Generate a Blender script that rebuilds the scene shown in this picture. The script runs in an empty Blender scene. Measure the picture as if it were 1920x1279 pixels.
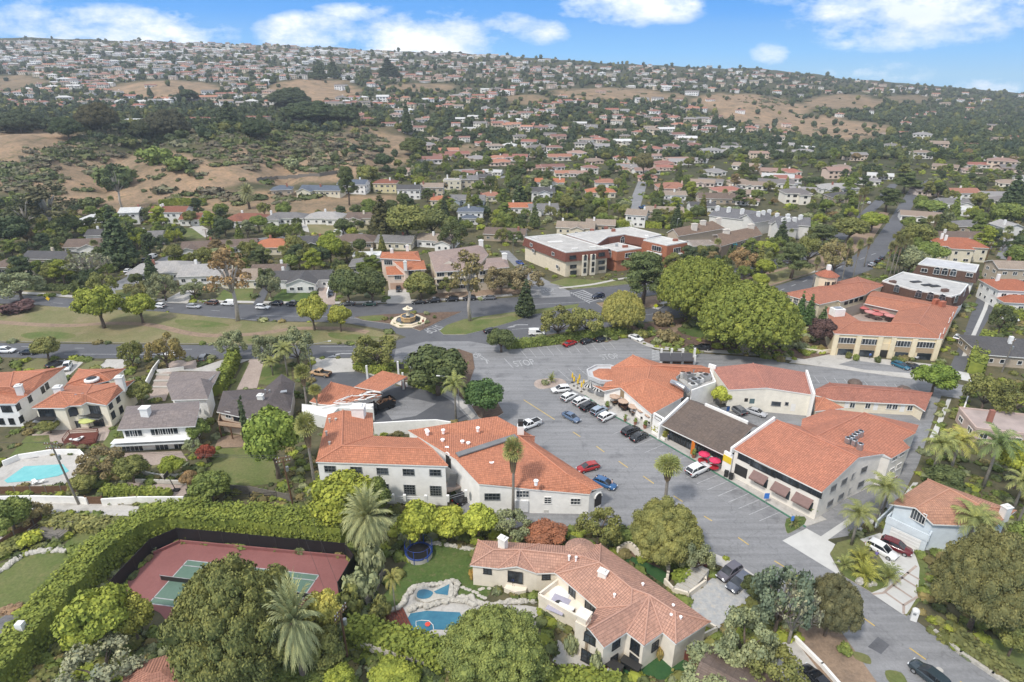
import bpy,bmesh,math,random
import numpy as np
from mathutils import Vector,Matrix
from mathutils.geometry import tessellate_polygon
R=math.radians
random.seed(7)
S=bpy.context.scene
COL=S.collection
# ---------------------------------------------------------------- camera model of the photograph (1920 x 1279 pixels)
FPX,PIT,CAMZ,CX0,CY0=1150.0,R(23.48),72.0,960.0,639.5
CP,SP=math.cos(PIT),math.sin(PIT)
def ray(px,py):
 a=(px-CX0)/FPX;b=(CY0-py)/FPX
 return Vector((a,CP+b*SP,-SP+b*CP))
def at(px,py,z=0.0):
 d=ray(px,py);t=(z-CAMZ)/d.z
 return Vector((d.x*t,d.y*t,z))
def proj(p):
 x,y,z=p[0],p[1],p[2]-CAMZ
 dep=y*CP-z*SP
 return(CX0+FPX*x/dep,CY0-FPX*(y*SP+z*CP)/dep,dep)
 # ---------------------------------------------------------------- terrain: flat valley floor, hills behind
def zfor(Y,ypx):
 return CAMZ-Y*math.tan(PIT+math.atan((ypx-CY0)/FPX))
TC=[
 (-700,[(340,None),(480,262),(620,246),(800,215),(1000,190),(1300,152),(1700,106),(2200,73),(2700,75)]),
 (0,[(340,None),(470,262),(600,250),(800,215),(1000,190),(1300,150),(1700,105),(2200,72),(2700,75)]),
 (150,[(350,None),(500,258),(600,244),(800,214),(1000,192),(1300,146),(1700,106),(2200,73),(2700,77)]),
 (300,[(355,None),(540,243),(680,228),(880,197),(1010,192),(1160,156),(1700,112),(2200,79),(2700,82)]),
 (420,[(355,None),(560,243),(680,229),(900,202),(1050,190),(1300,150),(1700,114),(2200,83),(2700,86)]),
 (540,[(365,None),(590,243),(680,233),(900,203),(1050,190),(1200,150),(1750,114),(2250,87),(2700,90)]),
 (640,[(400,None),(590,258),(690,236),(880,206),(1050,186),(1220,158),(1750,118),(2250,91),(2700,95)]),
 (730,[(455,None),(570,297),(700,249),(880,211),(1060,184),(1300,155),(1750,122),(2250,96),(2700,100)]),
 (830,[(470,None),(600,296),(740,254),(900,218),(1100,186),(1350,158),(1750,126),(2250,100),(2700,104)]),
 (960,[(470,None),(610,294),(760,253),(930,218),(1120,187),(1350,161),(1750,131),(2250,107),(2700,112)]),
 (1200,[(470,None),(620,294),(790,253),(1000,216),(1250,180),(1500,163),(1850,140),(2300,123),(2700,128)]),
 (1400,[(480,None),(620,294),(800,257),(1050,226),(1290,178),(1500,172),(1900,147),(2300,130),(2700,134)]),
 (1500,[(500,None),(640,290),(820,260),(1050,236),(1300,200),(1500,180),(1900,152),(2300,139),(2700,143)]),
 (1600,[(580,None),(740,274),(930,247),(1130,220),(1330,194),(1600,175),(1900,163),(2300,152),(2700,157)]),
 (1750,[(580,None),(800,262),(1000,241),(1250,217),(1500,197),(1800,178),(2000,170),(2300,163),(2700,168)]),
 (1920,[(580,None),(830,257),(1050,236),(1300,216),(1600,196),(1900,182),(2100,178),(2300,177),(2700,182)]),
 (2700,[(580,None),(830,257),(1050,236),(1300,216),(1600,196),(1900,183),(2100,180),(2300,180),(2700,184)]),
 ]
TROW=np.concatenate([np.linspace(0,330,4),np.linspace(340,1000,67),np.linspace(1020,2700,85)])
_colu=np.array([(c[0]-960)/1220.0 for c in TC])
_tab=[]
for c in TC:
 ys=[0.0];zs=[0.0]
 for(Y,yp)in c[1]:
  ys.append(Y);zs.append(0.0 if yp is None else zfor(Y,yp))
 _tab.append(np.interp(TROW,ys,zs))
_tab=np.array(_tab)
for _k in range(2):
 q=_tab.copy()
 q[:,1:-1]=(_tab[:,:-2]+2*_tab[:,1:-1]+_tab[:,2:])/4
 q[:,TROW<338]=0
 _tab=q
def hgt(x,y):
 x=np.asarray(x,float);y=np.asarray(y,float)
 yy=np.clip(y,1.0,2699.0);u=np.clip(x/yy,_colu[0]+1e-6,_colu[-1]-1e-6)
 ci=np.clip(np.searchsorted(_colu,u)-1,0,len(_colu)-2)
 f=(u-_colu[ci])/(_colu[ci+1]-_colu[ci]);f=f*f*(3-2*f)
 ri=np.clip(np.searchsorted(TROW,yy)-1,0,len(TROW)-2)
 g=(yy-TROW[ri])/(TROW[ri+1]-TROW[ri])
 a=_tab[ci,ri]*(1-g)+_tab[ci,ri+1]*g
 b=_tab[ci+1,ri]*(1-g)+_tab[ci+1,ri+1]*g
 z=a*(1-f)+b*f
 w=np.clip((yy-380)/250,0,1)*np.clip(z/12,0,1)
 n=np.sin(x*.031+y*.017)*1.5+np.sin(x*.013-y*.021+1.3)*2.2+np.sin(x*.067+2)*np.sin(y*.059)*1.0
 k=np.clip((yy-350)/70,0,1)*np.clip((680-yy)/120,0,1)*np.clip(z/9,0,1)*np.clip((20-x)/60,0,1)
 gully=np.abs(np.sin(x*.026+.9*np.sin(yy*.016)+.4))**.7
 return z+w*n*1.3+k*(gully*15-9)
def grd(px,py):
 """the point of the terrain that shows at this pixel"""
 d=ray(px,py)
 t0=0.0
 if d.z<-1e-4:
  p=at(px,py,0.0)
  if p.y<335:return p
 ts=np.concatenate([np.linspace(300,1000,351),np.linspace(1004,2690,420)])
 zs=CAMZ+ts/d.y*d.z
 hs=hgt(ts/d.y*d.x,ts)
 k=np.nonzero(zs<=hs)[0]
 if len(k)==0:t=2500.0
 else:
  k=k[0]
  if k==0:t=ts[0]
  else:
   a=zs[k-1]-hs[k-1];b=zs[k]-hs[k]
   t=ts[k-1]+(ts[k]-ts[k-1])*a/(a-b)
 x=t/d.y*d.x
 return Vector((x,t,float(hgt(x,t))))
 # ---------------------------------------------------------------- materials
M={}
def newmat(name):
 m=bpy.data.materials.new(name);m.use_nodes=True
 nt=m.node_tree;b=nt.nodes['Principled BSDF']
 M[name]=m
 return m,nt,b
def N(nt,t,**kw):
 n=nt.nodes.new(t)
 for k,v in kw.items():
  if k.startswith('i_'):n.inputs[k[2:].replace('_',' ')].default_value=v
  else:setattr(n,k,v)
 return n
def L(nt,a,b):nt.links.new(a,b)
def mix(nt,a,b,f,mode='MIX'):
 n=nt.nodes.new('ShaderNodeMix');n.data_type='RGBA';n.blend_type=mode
 for s,v in((n.inputs[0],f),(n.inputs[6],a),(n.inputs[7],b)):
  if hasattr(v,'is_linked'):L(nt,v,s)
  elif isinstance(v,(int,float)):s.default_value=v
  else:s.default_value=(v[0],v[1],v[2],1)
 return n.outputs[2]
def ramp(nt,fac,stops):
 n=nt.nodes.new('ShaderNodeValToRGB');e=n.color_ramp.elements
 while len(e)<len(stops):e.new(.5)
 for i,(p,c)in enumerate(stops):
  e[i].position=p;e[i].color=(c,c,c,1)if isinstance(c,(int,float))else(c[0],c[1],c[2],1)
 L(nt,fac,n.inputs[0]);return n.outputs[0]
def noise(nt,vec,scale,detail=4,rough=.6):
 n=N(nt,'ShaderNodeTexNoise');n.inputs['Scale'].default_value=scale
 n.inputs['Detail'].default_value=detail;n.inputs['Roughness'].default_value=rough
 if vec is not None:L(nt,vec,n.inputs['Vector'])
 return n.outputs['Fac']
def pos(nt):return N(nt,'ShaderNodeNewGeometry').outputs['Position']
def plain(name,c,rough=.7,var=.15,sc=1.5,metal=0,obj=False,spec=None):
 """a coloured surface with soft mottling; obj=True takes the colour of the object"""
 m,nt,b=newmat(name)
 base=N(nt,'ShaderNodeObjectInfo').outputs['Color']if obj else c
 if var:
  p=pos(nt)
  f=noise(nt,p,sc,5)
  g=ramp(nt,f,[(.3,1-var),(.7,1+var*.4)])
  L(nt,mix(nt,base,g,1.0,'MULTIPLY'),b.inputs['Base Color'])
 elif obj:L(nt,base,b.inputs['Base Color'])
 else:b.inputs['Base Color'].default_value=(c[0],c[1],c[2],1)
 b.inputs['Roughness'].default_value=rough;b.inputs['Metallic'].default_value=metal
 if spec is not None:b.inputs['Specular IOR Level'].default_value=spec
 return m
def sheetmat(name,c1,c2,sc=.15,c3=None,sc3=1.2,rough=.9,fine=.18):
 """ground surface: patches of two colours, a third one in spots, and a fine grain"""
 m,nt,b=newmat(name)
 p=pos(nt)
 c=mix(nt,c1,c2,ramp(nt,noise(nt,p,sc,5),[(.38,0),(.62,1)]))
 if c3:c=mix(nt,c,c3,ramp(nt,noise(nt,p,sc3,4),[(.55,0),(.7,1)]))
 if fine:c=mix(nt,c,ramp(nt,noise(nt,p,2.2,6,.75),[(.3,1-fine),(.7,1+fine)]),1.0,'MULTIPLY')
 L(nt,c,b.inputs['Base Color']);b.inputs['Roughness'].default_value=rough
 b.inputs['Specular IOR Level'].default_value=.2
 return m
def foliagemat(name,attr=False):
 m,nt,b=newmat(name)
 base=N(nt,'ShaderNodeVertexColor',layer_name='tint').outputs['Color']if attr else N(nt,'ShaderNodeObjectInfo').outputs['Color']
 g=N(nt,'ShaderNodeNewGeometry')
 rnd=g.outputs['Random Per Island']
 c=mix(nt,base,ramp(nt,rnd,[(0,(1.4,1.45,1.25)),(.6,(1.75,1.73,1.5)),(1,(2.2,2.1,1.65))]),1.0,'MULTIPLY')
 c=mix(nt,c,ramp(nt,noise(nt,g.outputs['Position'],.45 if not attr else .08,3),[(.32,(.7,.75,.75)),(.68,(1.25,1.2,1.05))]),1.0,'MULTIPLY')
 hs_=N(nt,'ShaderNodeHueSaturation');hs_.inputs['Saturation'].default_value=.97;hs_.inputs['Value'].default_value=1.15;L(nt,c,hs_.inputs['Color'])
 L(nt,hs_.outputs[0],b.inputs['Base Color']);b.inputs['Roughness'].default_value=.75
 b.inputs['Specular IOR Level'].default_value=.15
 return m
def roofmat(name,w=.36,h=.42,dark=.55,obj=True,c=None,bump=.5):
 """clay tiles or shingles laid in courses: follows the slope through the UV map (metres)"""
 m,nt,b=newmat(name)
 base=N(nt,'ShaderNodeObjectInfo').outputs['Color']if obj else c
 uv=N(nt,'ShaderNodeUVMap').outputs[0]
 br=N(nt,'ShaderNodeTexBrick');L(nt,uv,br.inputs['Vector'])
 br.inputs['Scale'].default_value=1;br.inputs['Brick Width'].default_value=w;br.inputs['Row Height'].default_value=h
 br.inputs['Mortar Size'].default_value=.045;br.inputs['Mortar Smooth'].default_value=.6
 br.inputs['Color1'].default_value=(1.1,1.1,1.1,1);br.inputs['Color2'].default_value=(.88,.88,.88,1)
 br.inputs['Mortar'].default_value=(dark,dark,dark,1);br.offset=0.0
 c1=mix(nt,base,br.outputs['Color'],1.0,'MULTIPLY')
 p=pos(nt)
 c1=mix(nt,c1,ramp(nt,noise(nt,p,.35,5,.65),[(.3,(.88,.9,.93)),(.7,(1.08,1.07,1.05))]),1.0,'MULTIPLY')
 c1=mix(nt,c1,ramp(nt,noise(nt,p,2.6,3),[(.35,.86),(.65,1.1)]),1.0,'MULTIPLY')
 L(nt,c1,b.inputs['Base Color']);b.inputs['Roughness'].default_value=.8
 b.inputs['Specular IOR Level'].default_value=.25
 sep=N(nt,'ShaderNodeSeparateXYZ');L(nt,uv,sep.inputs[0])
 mt=N(nt,'ShaderNodeMath',operation='MULTIPLY');L(nt,sep.outputs[0],mt.inputs[0]);mt.inputs[1].default_value=2*math.pi/w
 sn=N(nt,'ShaderNodeMath',operation='SINE');L(nt,mt.outputs[0],sn.inputs[0])
 bp=N(nt,'ShaderNodeBump');bp.inputs['Strength'].default_value=bump;bp.inputs['Distance'].default_value=.06
 L(nt,sn.outputs[0],bp.inputs['Height']);L(nt,bp.outputs[0],b.inputs['Normal'])
 return m
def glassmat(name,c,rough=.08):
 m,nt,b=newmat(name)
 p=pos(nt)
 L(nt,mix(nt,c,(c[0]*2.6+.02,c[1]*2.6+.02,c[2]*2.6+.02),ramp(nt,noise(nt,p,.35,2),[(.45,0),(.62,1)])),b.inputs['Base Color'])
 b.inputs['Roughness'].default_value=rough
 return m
plain('stucco',None,.85,.12,.8,obj=True)
plain('paint',None,.22,0,obj=True)
M['paint'].node_tree.nodes['Principled BSDF'].inputs['Coat Weight'].default_value=.5
plain('coloured',None,.6,.12,2.0,obj=True)
roofmat('tile');roofmat('shingle',.9,.3,.72,bump=.12)
plain('flat_roof',None,.9,.22,.35,obj=True)
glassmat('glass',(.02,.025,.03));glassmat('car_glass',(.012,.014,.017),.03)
plain('white',(.78,.77,.74),.6,.06);plain('trim_dark',(.03,.028,.026),.6,.1)
plain('black',(.012,.012,.013),.6,0);plain('rubber',(.018,.018,.018),.9,0)
plain('steel',(.45,.46,.47),.35,.1,metal=.7);plain('rim',(.42,.43,.44),.3,0,metal=.6)
plain('lamp_red',(.35,.015,.012),.25,0);plain('lamp_clear',(.75,.77,.78),.15,0)
plain('wood',(.16,.085,.045),.8,.3,3.0);plain('wood_grey',(.2,.18,.155),.85,.3,2.5);plain('wood_red',(.15,.04,.025),.8,.3,3)
plain('bark',(.17,.13,.1),.95,.35,3);plain('bark_pale',(.46,.41,.35),.9,.3,1.5);plain('bark_grey',(.26,.235,.2),.9,.3,2)
plain('dead_frond',(.27,.2,.12),.95,.35,3)
plain('concrete',(.5,.475,.43),.9,.18,.5);plain('concrete_new',(.55,.54,.51),.9,.1,.6);plain('block',(.62,.59,.53),.9,.16,.8)
plain('stone_white',(.5,.47,.41),.9,.3,2.2)
foliagemat('leaf');foliagemat('leaf_far',True)
# ---------------------------------------------------------------- mesh builder
class MB:
 def __init__(s):s.v=[];s.f=[];s.m=[];s.un={}
 def poly(s,pts,m=0):
  i=len(s.v);s.v+=[tuple(p)for p in pts];s.f.append(tuple(range(i,i+len(pts))));s.m.append(m)
 def box(s,c,d,rz=0,m=0,tilt=None):
  cx,cy,cz=c;a,b,h=d[0]/2,d[1]/2,d[2]/2
  co,si=math.cos(rz),math.sin(rz);i=len(s.v)
  for x,y,z in((-a,-b,-h),(a,-b,-h),(a,b,-h),(-a,b,-h),(-a,-b,h),(a,-b,h),(a,b,h),(-a,b,h)):
   if tilt:y,z=y*math.cos(tilt)-z*math.sin(tilt),y*math.sin(tilt)+z*math.cos(tilt)
   s.v.append((cx+x*co-y*si,cy+x*si+y*co,cz+z))
  for f in((0,3,2,1),(4,5,6,7),(0,1,5,4),(1,2,6,5),(2,3,7,6),(3,0,4,7)):
   s.f.append(tuple(i+k for k in f));s.m.append(m)
 def prism(s,pts,z0,z1,m=0,mside=None):
  """a flat polygon (xy) raised from z0 to z1"""
  n=len(pts);i=len(s.v)
  ar=sum(pts[k][0]*pts[(k+1)%n][1]-pts[(k+1)%n][0]*pts[k][1]for k in range(n))
  if ar<0:pts=list(reversed(pts))
  s.v+=[(p[0],p[1],z0)for p in pts]+[(p[0],p[1],z1)for p in pts]
  s.f.append(tuple(range(i+n-1,i-1,-1)));s.m.append(m)
  s.f.append(tuple(range(i+n,i+2*n)));s.m.append(m)
  for k in range(n):
   s.f.append((i+k,i+(k+1)%n,i+n+(k+1)%n,i+n+k));s.m.append(m if mside is None else mside)
 def tube(s,path,rad,n=8,m=0,cap=True):
  path=[Vector(p)for p in path];i0=len(s.v);K=len(path)
  if not hasattr(rad,'__len__'):rad=[rad]*K
  for k,p in enumerate(path):
   t=(path[min(k+1,K-1)]-path[max(k-1,0)]).normalized()
   a=Vector((1,0,0))if abs(t.x)<.8 else Vector((0,1,0))
   u=t.cross(a).normalized();w=t.cross(u)
   for j in range(n):
    th=2*math.pi*j/n
    s.v.append(tuple(p+(u*math.cos(th)+w*math.sin(th))*rad[k]))
  for k in range(K-1):
   for j in range(n):
    a=i0+k*n+j;b=i0+k*n+(j+1)%n
    s.f.append((a,a+n,b+n,b));s.m.append(m)
  if cap:
   s.f.append(tuple(i0+j for j in range(n)));s.m.append(m)
   s.f.append(tuple(i0+(K-1)*n+j for j in range(n-1,-1,-1)));s.m.append(m)
 def lathe(s,c,prof,n=16,m=0):
  i0=len(s.v);K=len(prof)
  for r,z in prof:
   for j in range(n):
    th=2*math.pi*(j+.5)/n
    s.v.append((c[0]+r*math.cos(th),c[1]+r*math.sin(th),c[2]+z))
  for k in range(K-1):
   for j in range(n):
    a=i0+k*n+j;b=i0+k*n+(j+1)%n
    s.f.append((a,b,b+n,a+n));s.m.append(m)
  s.f.append(tuple(i0+j for j in range(n-1,-1,-1)));s.m.append(m)
  s.f.append(tuple(i0+(K-1)*n+j for j in range(n)));s.m.append(m)
 def raw(s,v,f,m=0):
  i=len(s.v);s.v+=[tuple(p)for p in v];s.f+=[tuple(i+k for k in q)for q in f];s.m+=[m]*len(f)
 def mesh(s,name,mats,uv=False,smooth=False):
  me=bpy.data.meshes.new(name)
  me.from_pydata(s.v,[],s.f)
  for mm in(mats if isinstance(mats,(list,tuple))else[mats]):me.materials.append(M[mm]if isinstance(mm,str)else mm)
  if len(me.materials)>1:me.polygons.foreach_set('material_index',s.m)
  if uv:
   ul=me.uv_layers.new(name='UVMap').data
   for p in me.polygons:
    n=s.un.get(p.index,p.normal)
    h=Vector((-n.y,n.x,0))
    h=h.normalized()if h.length>.02 else Vector((1,0,0))
    q=n.cross(h)
    for li in p.loop_indices:
     co=me.vertices[me.loops[li].vertex_index].co
     ul[li].uv=(co.dot(h),co.dot(q))
  if smooth:me.polygons.foreach_set('use_smooth',[True]*len(me.polygons))
  me.update();return me
 def build(s,name,mats,parent=None,col=None,uv=False,smooth=False,off=None):
  if off is not None:
   o=Vector(off);s.v=[(a-o.x,b-o.y,c-o.z)for a,b,c in s.v]
  ob=bpy.data.objects.new(name,s.mesh(name,mats,uv,smooth));COL.objects.link(ob)
  if parent:ob.parent=parent
  if col is not None:ob.color=(col[0],col[1],col[2],1)
  return ob
def thing(name,label,cat,loc=(0,0,0),rz=0,group=None,sc=1):
 o=bpy.data.objects.new(name,None);COL.objects.link(o);o.empty_display_size=.5
 o.location=loc;o.rotation_euler.z=rz;o.scale=(sc,sc,sc)if not hasattr(sc,'__len__')else sc
 return tag(o,label,cat,group)
def tag(o,label,cat,group=None,kind=None):
 o['label']=label;o['category']=cat
 if group:o['group']=group
 if kind:o['kind']=kind
 return o
def dup(o,parent=None):
 c=o.copy();COL.objects.link(c)
 if parent:c.parent=parent
 for ch in KIDS.get(o.name,[]):dup(ch,c)
 return c
KIDS={}
def kids(o):
 """remember the children of a prototype (and theirs) for copying"""
 KIDS[o.name]=[c for c in bpy.data.objects if c.parent==o]
 for c in KIDS[o.name]:kids(c)
 return o
def astext(txt,size,ext,mat,name):
 """lettering as a mesh"""
 cu=bpy.data.curves.new('lettering','FONT');cu.body=txt;cu.size=size;cu.align_x='CENTER';cu.align_y='CENTER';cu.extrude=ext
 o=bpy.data.objects.new('lettering',cu);COL.objects.link(o)
 me=bpy.data.meshes.new_from_object(o.evaluated_get(bpy.context.evaluated_depsgraph_get()));bpy.data.objects.remove(o);bpy.data.curves.remove(cu)
 me.materials.clear();me.materials.append(M[mat]);o=bpy.data.objects.new(name,me);COL.objects.link(o);return o
def struct(name,mb,mats,**kw):
 o=mb.build(name,mats,**kw);o['kind']='structure';return o
def smoothpts(pts,n=6,closed=True):
 P=[Vector(p).to_2d()if not isinstance(p,Vector)else p for p in pts];out=[];K=len(P)
 for i in range(K if closed else K-1):
  g=(lambda j:P[j%K])if closed else(lambda j:P[min(max(j,0),K-1)])
  a,b,c,d=g(i-1),g(i),g(i+1),g(i+2)
  for k in range(n):
   t=k/n
   out.append(.5*((2*b)+(c-a)*t+(2*a-5*b+4*c-d)*t*t+(3*b-a-3*c+d)*t**3))
 if not closed:out.append(P[-1])
 return out
 # ---------------------------------------------------------------- vegetation
def quads(rng,P,Nn,size,asp=1.0):
 """leaf-clump quads at points P facing Nn"""
 n=len(P)
 Nn=Nn/np.maximum(np.linalg.norm(Nn,axis=1,keepdims=True),1e-6)
 r=rng.normal(size=(n,3));U=np.cross(Nn,r);U/=np.maximum(np.linalg.norm(U,axis=1,keepdims=True),1e-6)
 V=np.cross(Nn,U)
 s=(size*rng.uniform(.6,1.35,(n,1)))*.5
 U=U*s;V=V*s*asp
 v=np.stack([P-U-V*.7,P+U*.8-V,P+U+V*.8,P-U*.7+V],1).reshape(-1,3)
 f=np.arange(4*n).reshape(-1,4)
 return v,f
_ico=None
def ico():
 global _ico
 if _ico is None:
  bm=bmesh.new();bmesh.ops.create_icosphere(bm,subdivisions=2,radius=1)
  _ico=(np.array([v.co[:]for v in bm.verts]),[tuple(v.index for v in f.verts)for f in bm.faces]);bm.free()
 return _ico
def crown_mb(seed,clumps,leaf,dens,core=.74,up=.35,squash=.85,jit=.55,mb=None,m=0,asp=1.0,cover=True):
 """foliage: leaf clumps over the surface of many overlapping lumps, with a smaller dense core in each"""
 rng=np.random.default_rng(seed);mb=mb or MB()
 C=np.array(clumps,float)
 for i,(cx,cy,cz,r)in enumerate(C):
  n=max(6,int(dens*r*r))
  d=rng.normal(size=(n,3));d[:,2]+=up*.8
  d/=np.linalg.norm(d,axis=1,keepdims=True)
  rr=rng.uniform(.8,1.1,(n,1))*r
  P=d*rr;P[:,2]*=squash;P+=(cx,cy,cz)
  if cover and len(C)>1:
   D=np.linalg.norm(P[:,None]-C[None,:,:3],axis=2)/C[None,:,3]
   D[:,i]=9;k=D.min(1)>.66
   P=P[k];d=d[k]
  if len(P)==0:continue
  v,f=quads(rng,P,d+rng.normal(size=d.shape)*jit,leaf,asp);mb.raw(v.tolist(),f.tolist(),m)
  if core:
   iv,jf=ico();w=iv*(1+rng.normal(size=(len(iv),1))*.08)*r*core;w[:,2]*=squash
   mb.raw((w+(cx,cy,cz)).tolist(),jf,m)
 return mb
def limbs(mb,base,forks,r0,m=0,n=6,bend=.15,rng=random):
 """tapered trunk and one limb to each of the points in forks"""
 bx,by,bz,fz=base
 mb.tube([(bx,by,bz-.4),(bx+.05*fz,by,fz*.5),(bx,by+.03*fz,fz)],[r0*1.25,r0*.95,r0*.8],n+2,m)
 for(x,y,z)in forks:
  mx,my,mz=bx+(x-bx)*.5,by+(y-by)*.5,fz+(z-fz)*.62
  mb.tube([(bx,by,fz*.9),(mx+rng.uniform(-bend,bend),my+rng.uniform(-bend,bend),mz),(x,y,z)],[r0*.6,r0*.38,r0*.12],n,m)
 return mb
PRO={}
def proto(kind,R_,H_,crown,trunk,tm='bark'):
 """store crown and trunk meshes of a kind (metres), plus one joined mesh for the far copies"""
 solo=MB();solo.v=list(crown.v)+list(trunk.v);k=len(crown.v)
 solo.f=list(crown.f)+[tuple(i+k for i in f)for f in trunk.f];solo.m=[0]*len(crown.f)+[1]*len(trunk.f)
 PRO.setdefault(kind,[]).append(dict(R=R_,H=H_,crown=crown.mesh('crown',['leaf']),trunk=trunk.mesh('trunk',[tm],smooth=True),solo=solo.mesh(kind,['leaf',tm])))
def make_protos():
 rnd=random.Random(3)
 for k in range(4):
  cl=[]
  for i in range(34):
   a=rnd.uniform(0,2*math.pi);e=math.asin(rnd.uniform(-.35,1));q=rnd.uniform(.6,.82)
   cl.append((math.cos(a)*math.cos(e)*3.9*q+rnd.uniform(-.3,.3),math.sin(a)*math.cos(e)*3.9*q,5.2+math.sin(e)*3.3*q,rnd.uniform(.95,1.65)))
  cl.append((0,0,5.6,2.4))
  c=crown_mb(10+k,cl,.36,105,jit=.42)
  t=limbs(MB(),(0,0,0,2.6),[cl[j][:3]for j in(1,5,9,13,17)],.3,rng=rnd)
  proto('broad',4.2,8.7,c,t)
 for k in range(2):
  cl=[]
  for i in range(26):
   a=rnd.uniform(0,2*math.pi);q=rnd.uniform(.25,1)**.6
   cl.append((math.cos(a)*3.6*q,math.sin(a)*3.6*q,3.6+(1-q*q)*3+rnd.uniform(-1.2,.9),rnd.uniform(.7,1.15)))
  c=crown_mb(30+k,cl,.26,170,core=.5,jit=.6)
  t=limbs(MB(),(0,0,0,1.9),[cl[j][:3]for j in range(0,14,2)],.26,rng=rnd)
  proto('loose',4.2,7.6,c,t)
 for k in range(2):
  cl=[];n=150
  for i in range(n):
   z=(i+.5)/n;a=i*2.39996
   e=math.asin(min(1,z*1.18-.16));q=1+rnd.uniform(-.05,.05)
   cl.append((math.cos(a)*math.cos(e)*8*q,math.sin(a)*math.cos(e)*8*q,5.2+math.sin(e)*5.2*q,rnd.uniform(.95,1.4)))
  cl.append((0,0,5.2,5.4))
  c=crown_mb(40+k,cl,.3,85,core=.7,squash=.9,jit=.5)
  t=MB()
  for j in range(9):
   a=j*.7;t.tube([(math.cos(a)*.5,math.sin(a)*.5,-.3),(math.cos(a)*1.0,math.sin(a)*1.0,2.4),(math.cos(a)*4,math.sin(a)*4,5.6)],[.42,.3,.14],6)
  t.tube([(0,0,-.3),(0,0,3.4),(0,0,6)],[.8,.6,.4],8)
  proto('fig',8.9,11.6,c,t,'bark_pale')
 for k in range(3):
  cl=[]
  for i in range(40):
   a=rnd.uniform(0,2*math.pi);h=rnd.uniform(0,1);q=(1-h**1.6*.75)*rnd.uniform(.35,1)
   cl.append((math.cos(a)*4.6*q,math.sin(a)*4.6*q,4+h*6.6,rnd.uniform(.9,1.6)))
  cl.append((0,0,6.4,2.2))
  c=crown_mb(50+k,cl,.34,110,core=.66,squash=.5,up=.6,jit=.5,asp=.6)
  t=limbs(MB(),(0,0,0,5.5),[cl[j][:3]for j in range(0,24,2)],.34,rng=rnd)
  proto('pine',5.2,11.2,c,t)
 for k in range(2):
  cl=[]
  for i in range(15):
   h=i/14;n=max(1,int(8*(1-h)+1))
   for j in range(n):
    a=j*2*math.pi/n+i*1.1;q=(1-h)*2.5+.1
    cl.append((math.cos(a)*q*rnd.uniform(.7,1),math.sin(a)*q*rnd.uniform(.7,1),1.6+h*11.4+rnd.uniform(-.3,.3),.55+.55*(1-h)))
  c=crown_mb(60+k,cl,.45,62,core=.75,squash=.7,jit=.6,asp=.6)
  t=limbs(MB(),(0,0,0,12),[(0,0,12.5)],.26,rng=rnd)
  proto('conifer',3.1,13.6,c,t)
 cl=[(rnd.uniform(-.2,.2),rnd.uniform(-.2,.2),.8+i*.5,.75*(1-abs(i/12-.35)**2*1.5))for i in range(13)]
 proto('cypress',.85,7.2,crown_mb(70,cl,.3,110,squash=1.2),limbs(MB(),(0,0,0,.8),[(0,0,1.5)],.1))
 for k in range(2):
  cl=[]
  for i in range(26):
   a=rnd.uniform(0,2*math.pi);h=rnd.uniform(0,1);q=rnd.uniform(.3,1)*(1.05-.5*h)
   cl.append((math.cos(a)*3.6*q,math.sin(a)*3.6*q,6.6+h*6.4,rnd.uniform(.6,1.15)))
  c=crown_mb(80+k,cl,.4,64,core=.5,squash=.7,jit=.8,asp=.6)
  t=limbs(MB(),(0,0,0,6.0),[cl[j][:3]for j in range(0,26,2)],.3,rng=rnd)
  proto('euc',4.0,13.8,c,t,'bark_pale')
 for k in range(1):
  t=MB();pts=[]
  def br(p,d,l,r,n):
   q=p+d*l;t.tube([p,(p+q)/2+Vector((rnd.uniform(-.08,.08),rnd.uniform(-.08,.08),0))*l,q],[r,r*.8,r*.6],5,cap=False)
   if n==0:pts.append(tuple(q));return
   for j in range(3):
    e=(d+Vector((rnd.uniform(-.8,.8),rnd.uniform(-.8,.8),rnd.uniform(-.25,.5)))).normalized()
    br(q,e,l*.74,r*.58,n-1)
  t.tube([(0,0,-.3),(0,0,1.7)],[.34,.26],8)
  for j in range(5):
   a=j*1.26;br(Vector((0,0,1.6)),Vector((math.cos(a)*.8,math.sin(a)*.8,.75)).normalized(),1.9,.17,4)
  cl=[(p[0],p[1],p[2],.3)for p in pts[::5]]
  c=crown_mb(90,cl,.22,100,core=0,jit=1.0,cover=False)
  proto('bare',4.6,6.6,c,t,'bark_grey')
 for k in range(2):
  cl=[(rnd.uniform(-.75,.75),rnd.uniform(-.75,.75),rnd.uniform(.35,.95),rnd.uniform(.35,.6))for i in range(14)]+[(0,0,.45,.8)]
  c=crown_mb(100+k,cl,.24,150,core=.78)
  proto('shrub',1.15,1.4,c,limbs(MB(),(0,0,0,.2),[(0,0,.8),(.4,.2,.8)],.05),'bark')
 for k in range(2):
  cl=[]
  for i in range(110):
   a=i*2.39996;h=(i+.5)/110;e=math.asin(h*1.15-.15);q=rnd.uniform(.72,.98)
   cl.append((math.cos(a)*math.cos(e)*8.6*q,math.sin(a)*math.cos(e)*8.6*q,5.6+math.sin(e)*6.2*q+rnd.uniform(-.4,.4),rnd.uniform(1.1,1.9)))
  cl.append((0,0,6,5.6))
  c=crown_mb(110+k,cl,.3,150,core=.8,squash=.72,jit=.5,asp=.7)
  t=limbs(MB(),(0,0,0,3.0),[cl[j][:3]for j in range(0,60,6)],.5,n=7,rng=rnd)
  proto('oldtree',9.9,12.4,c,t)
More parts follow.
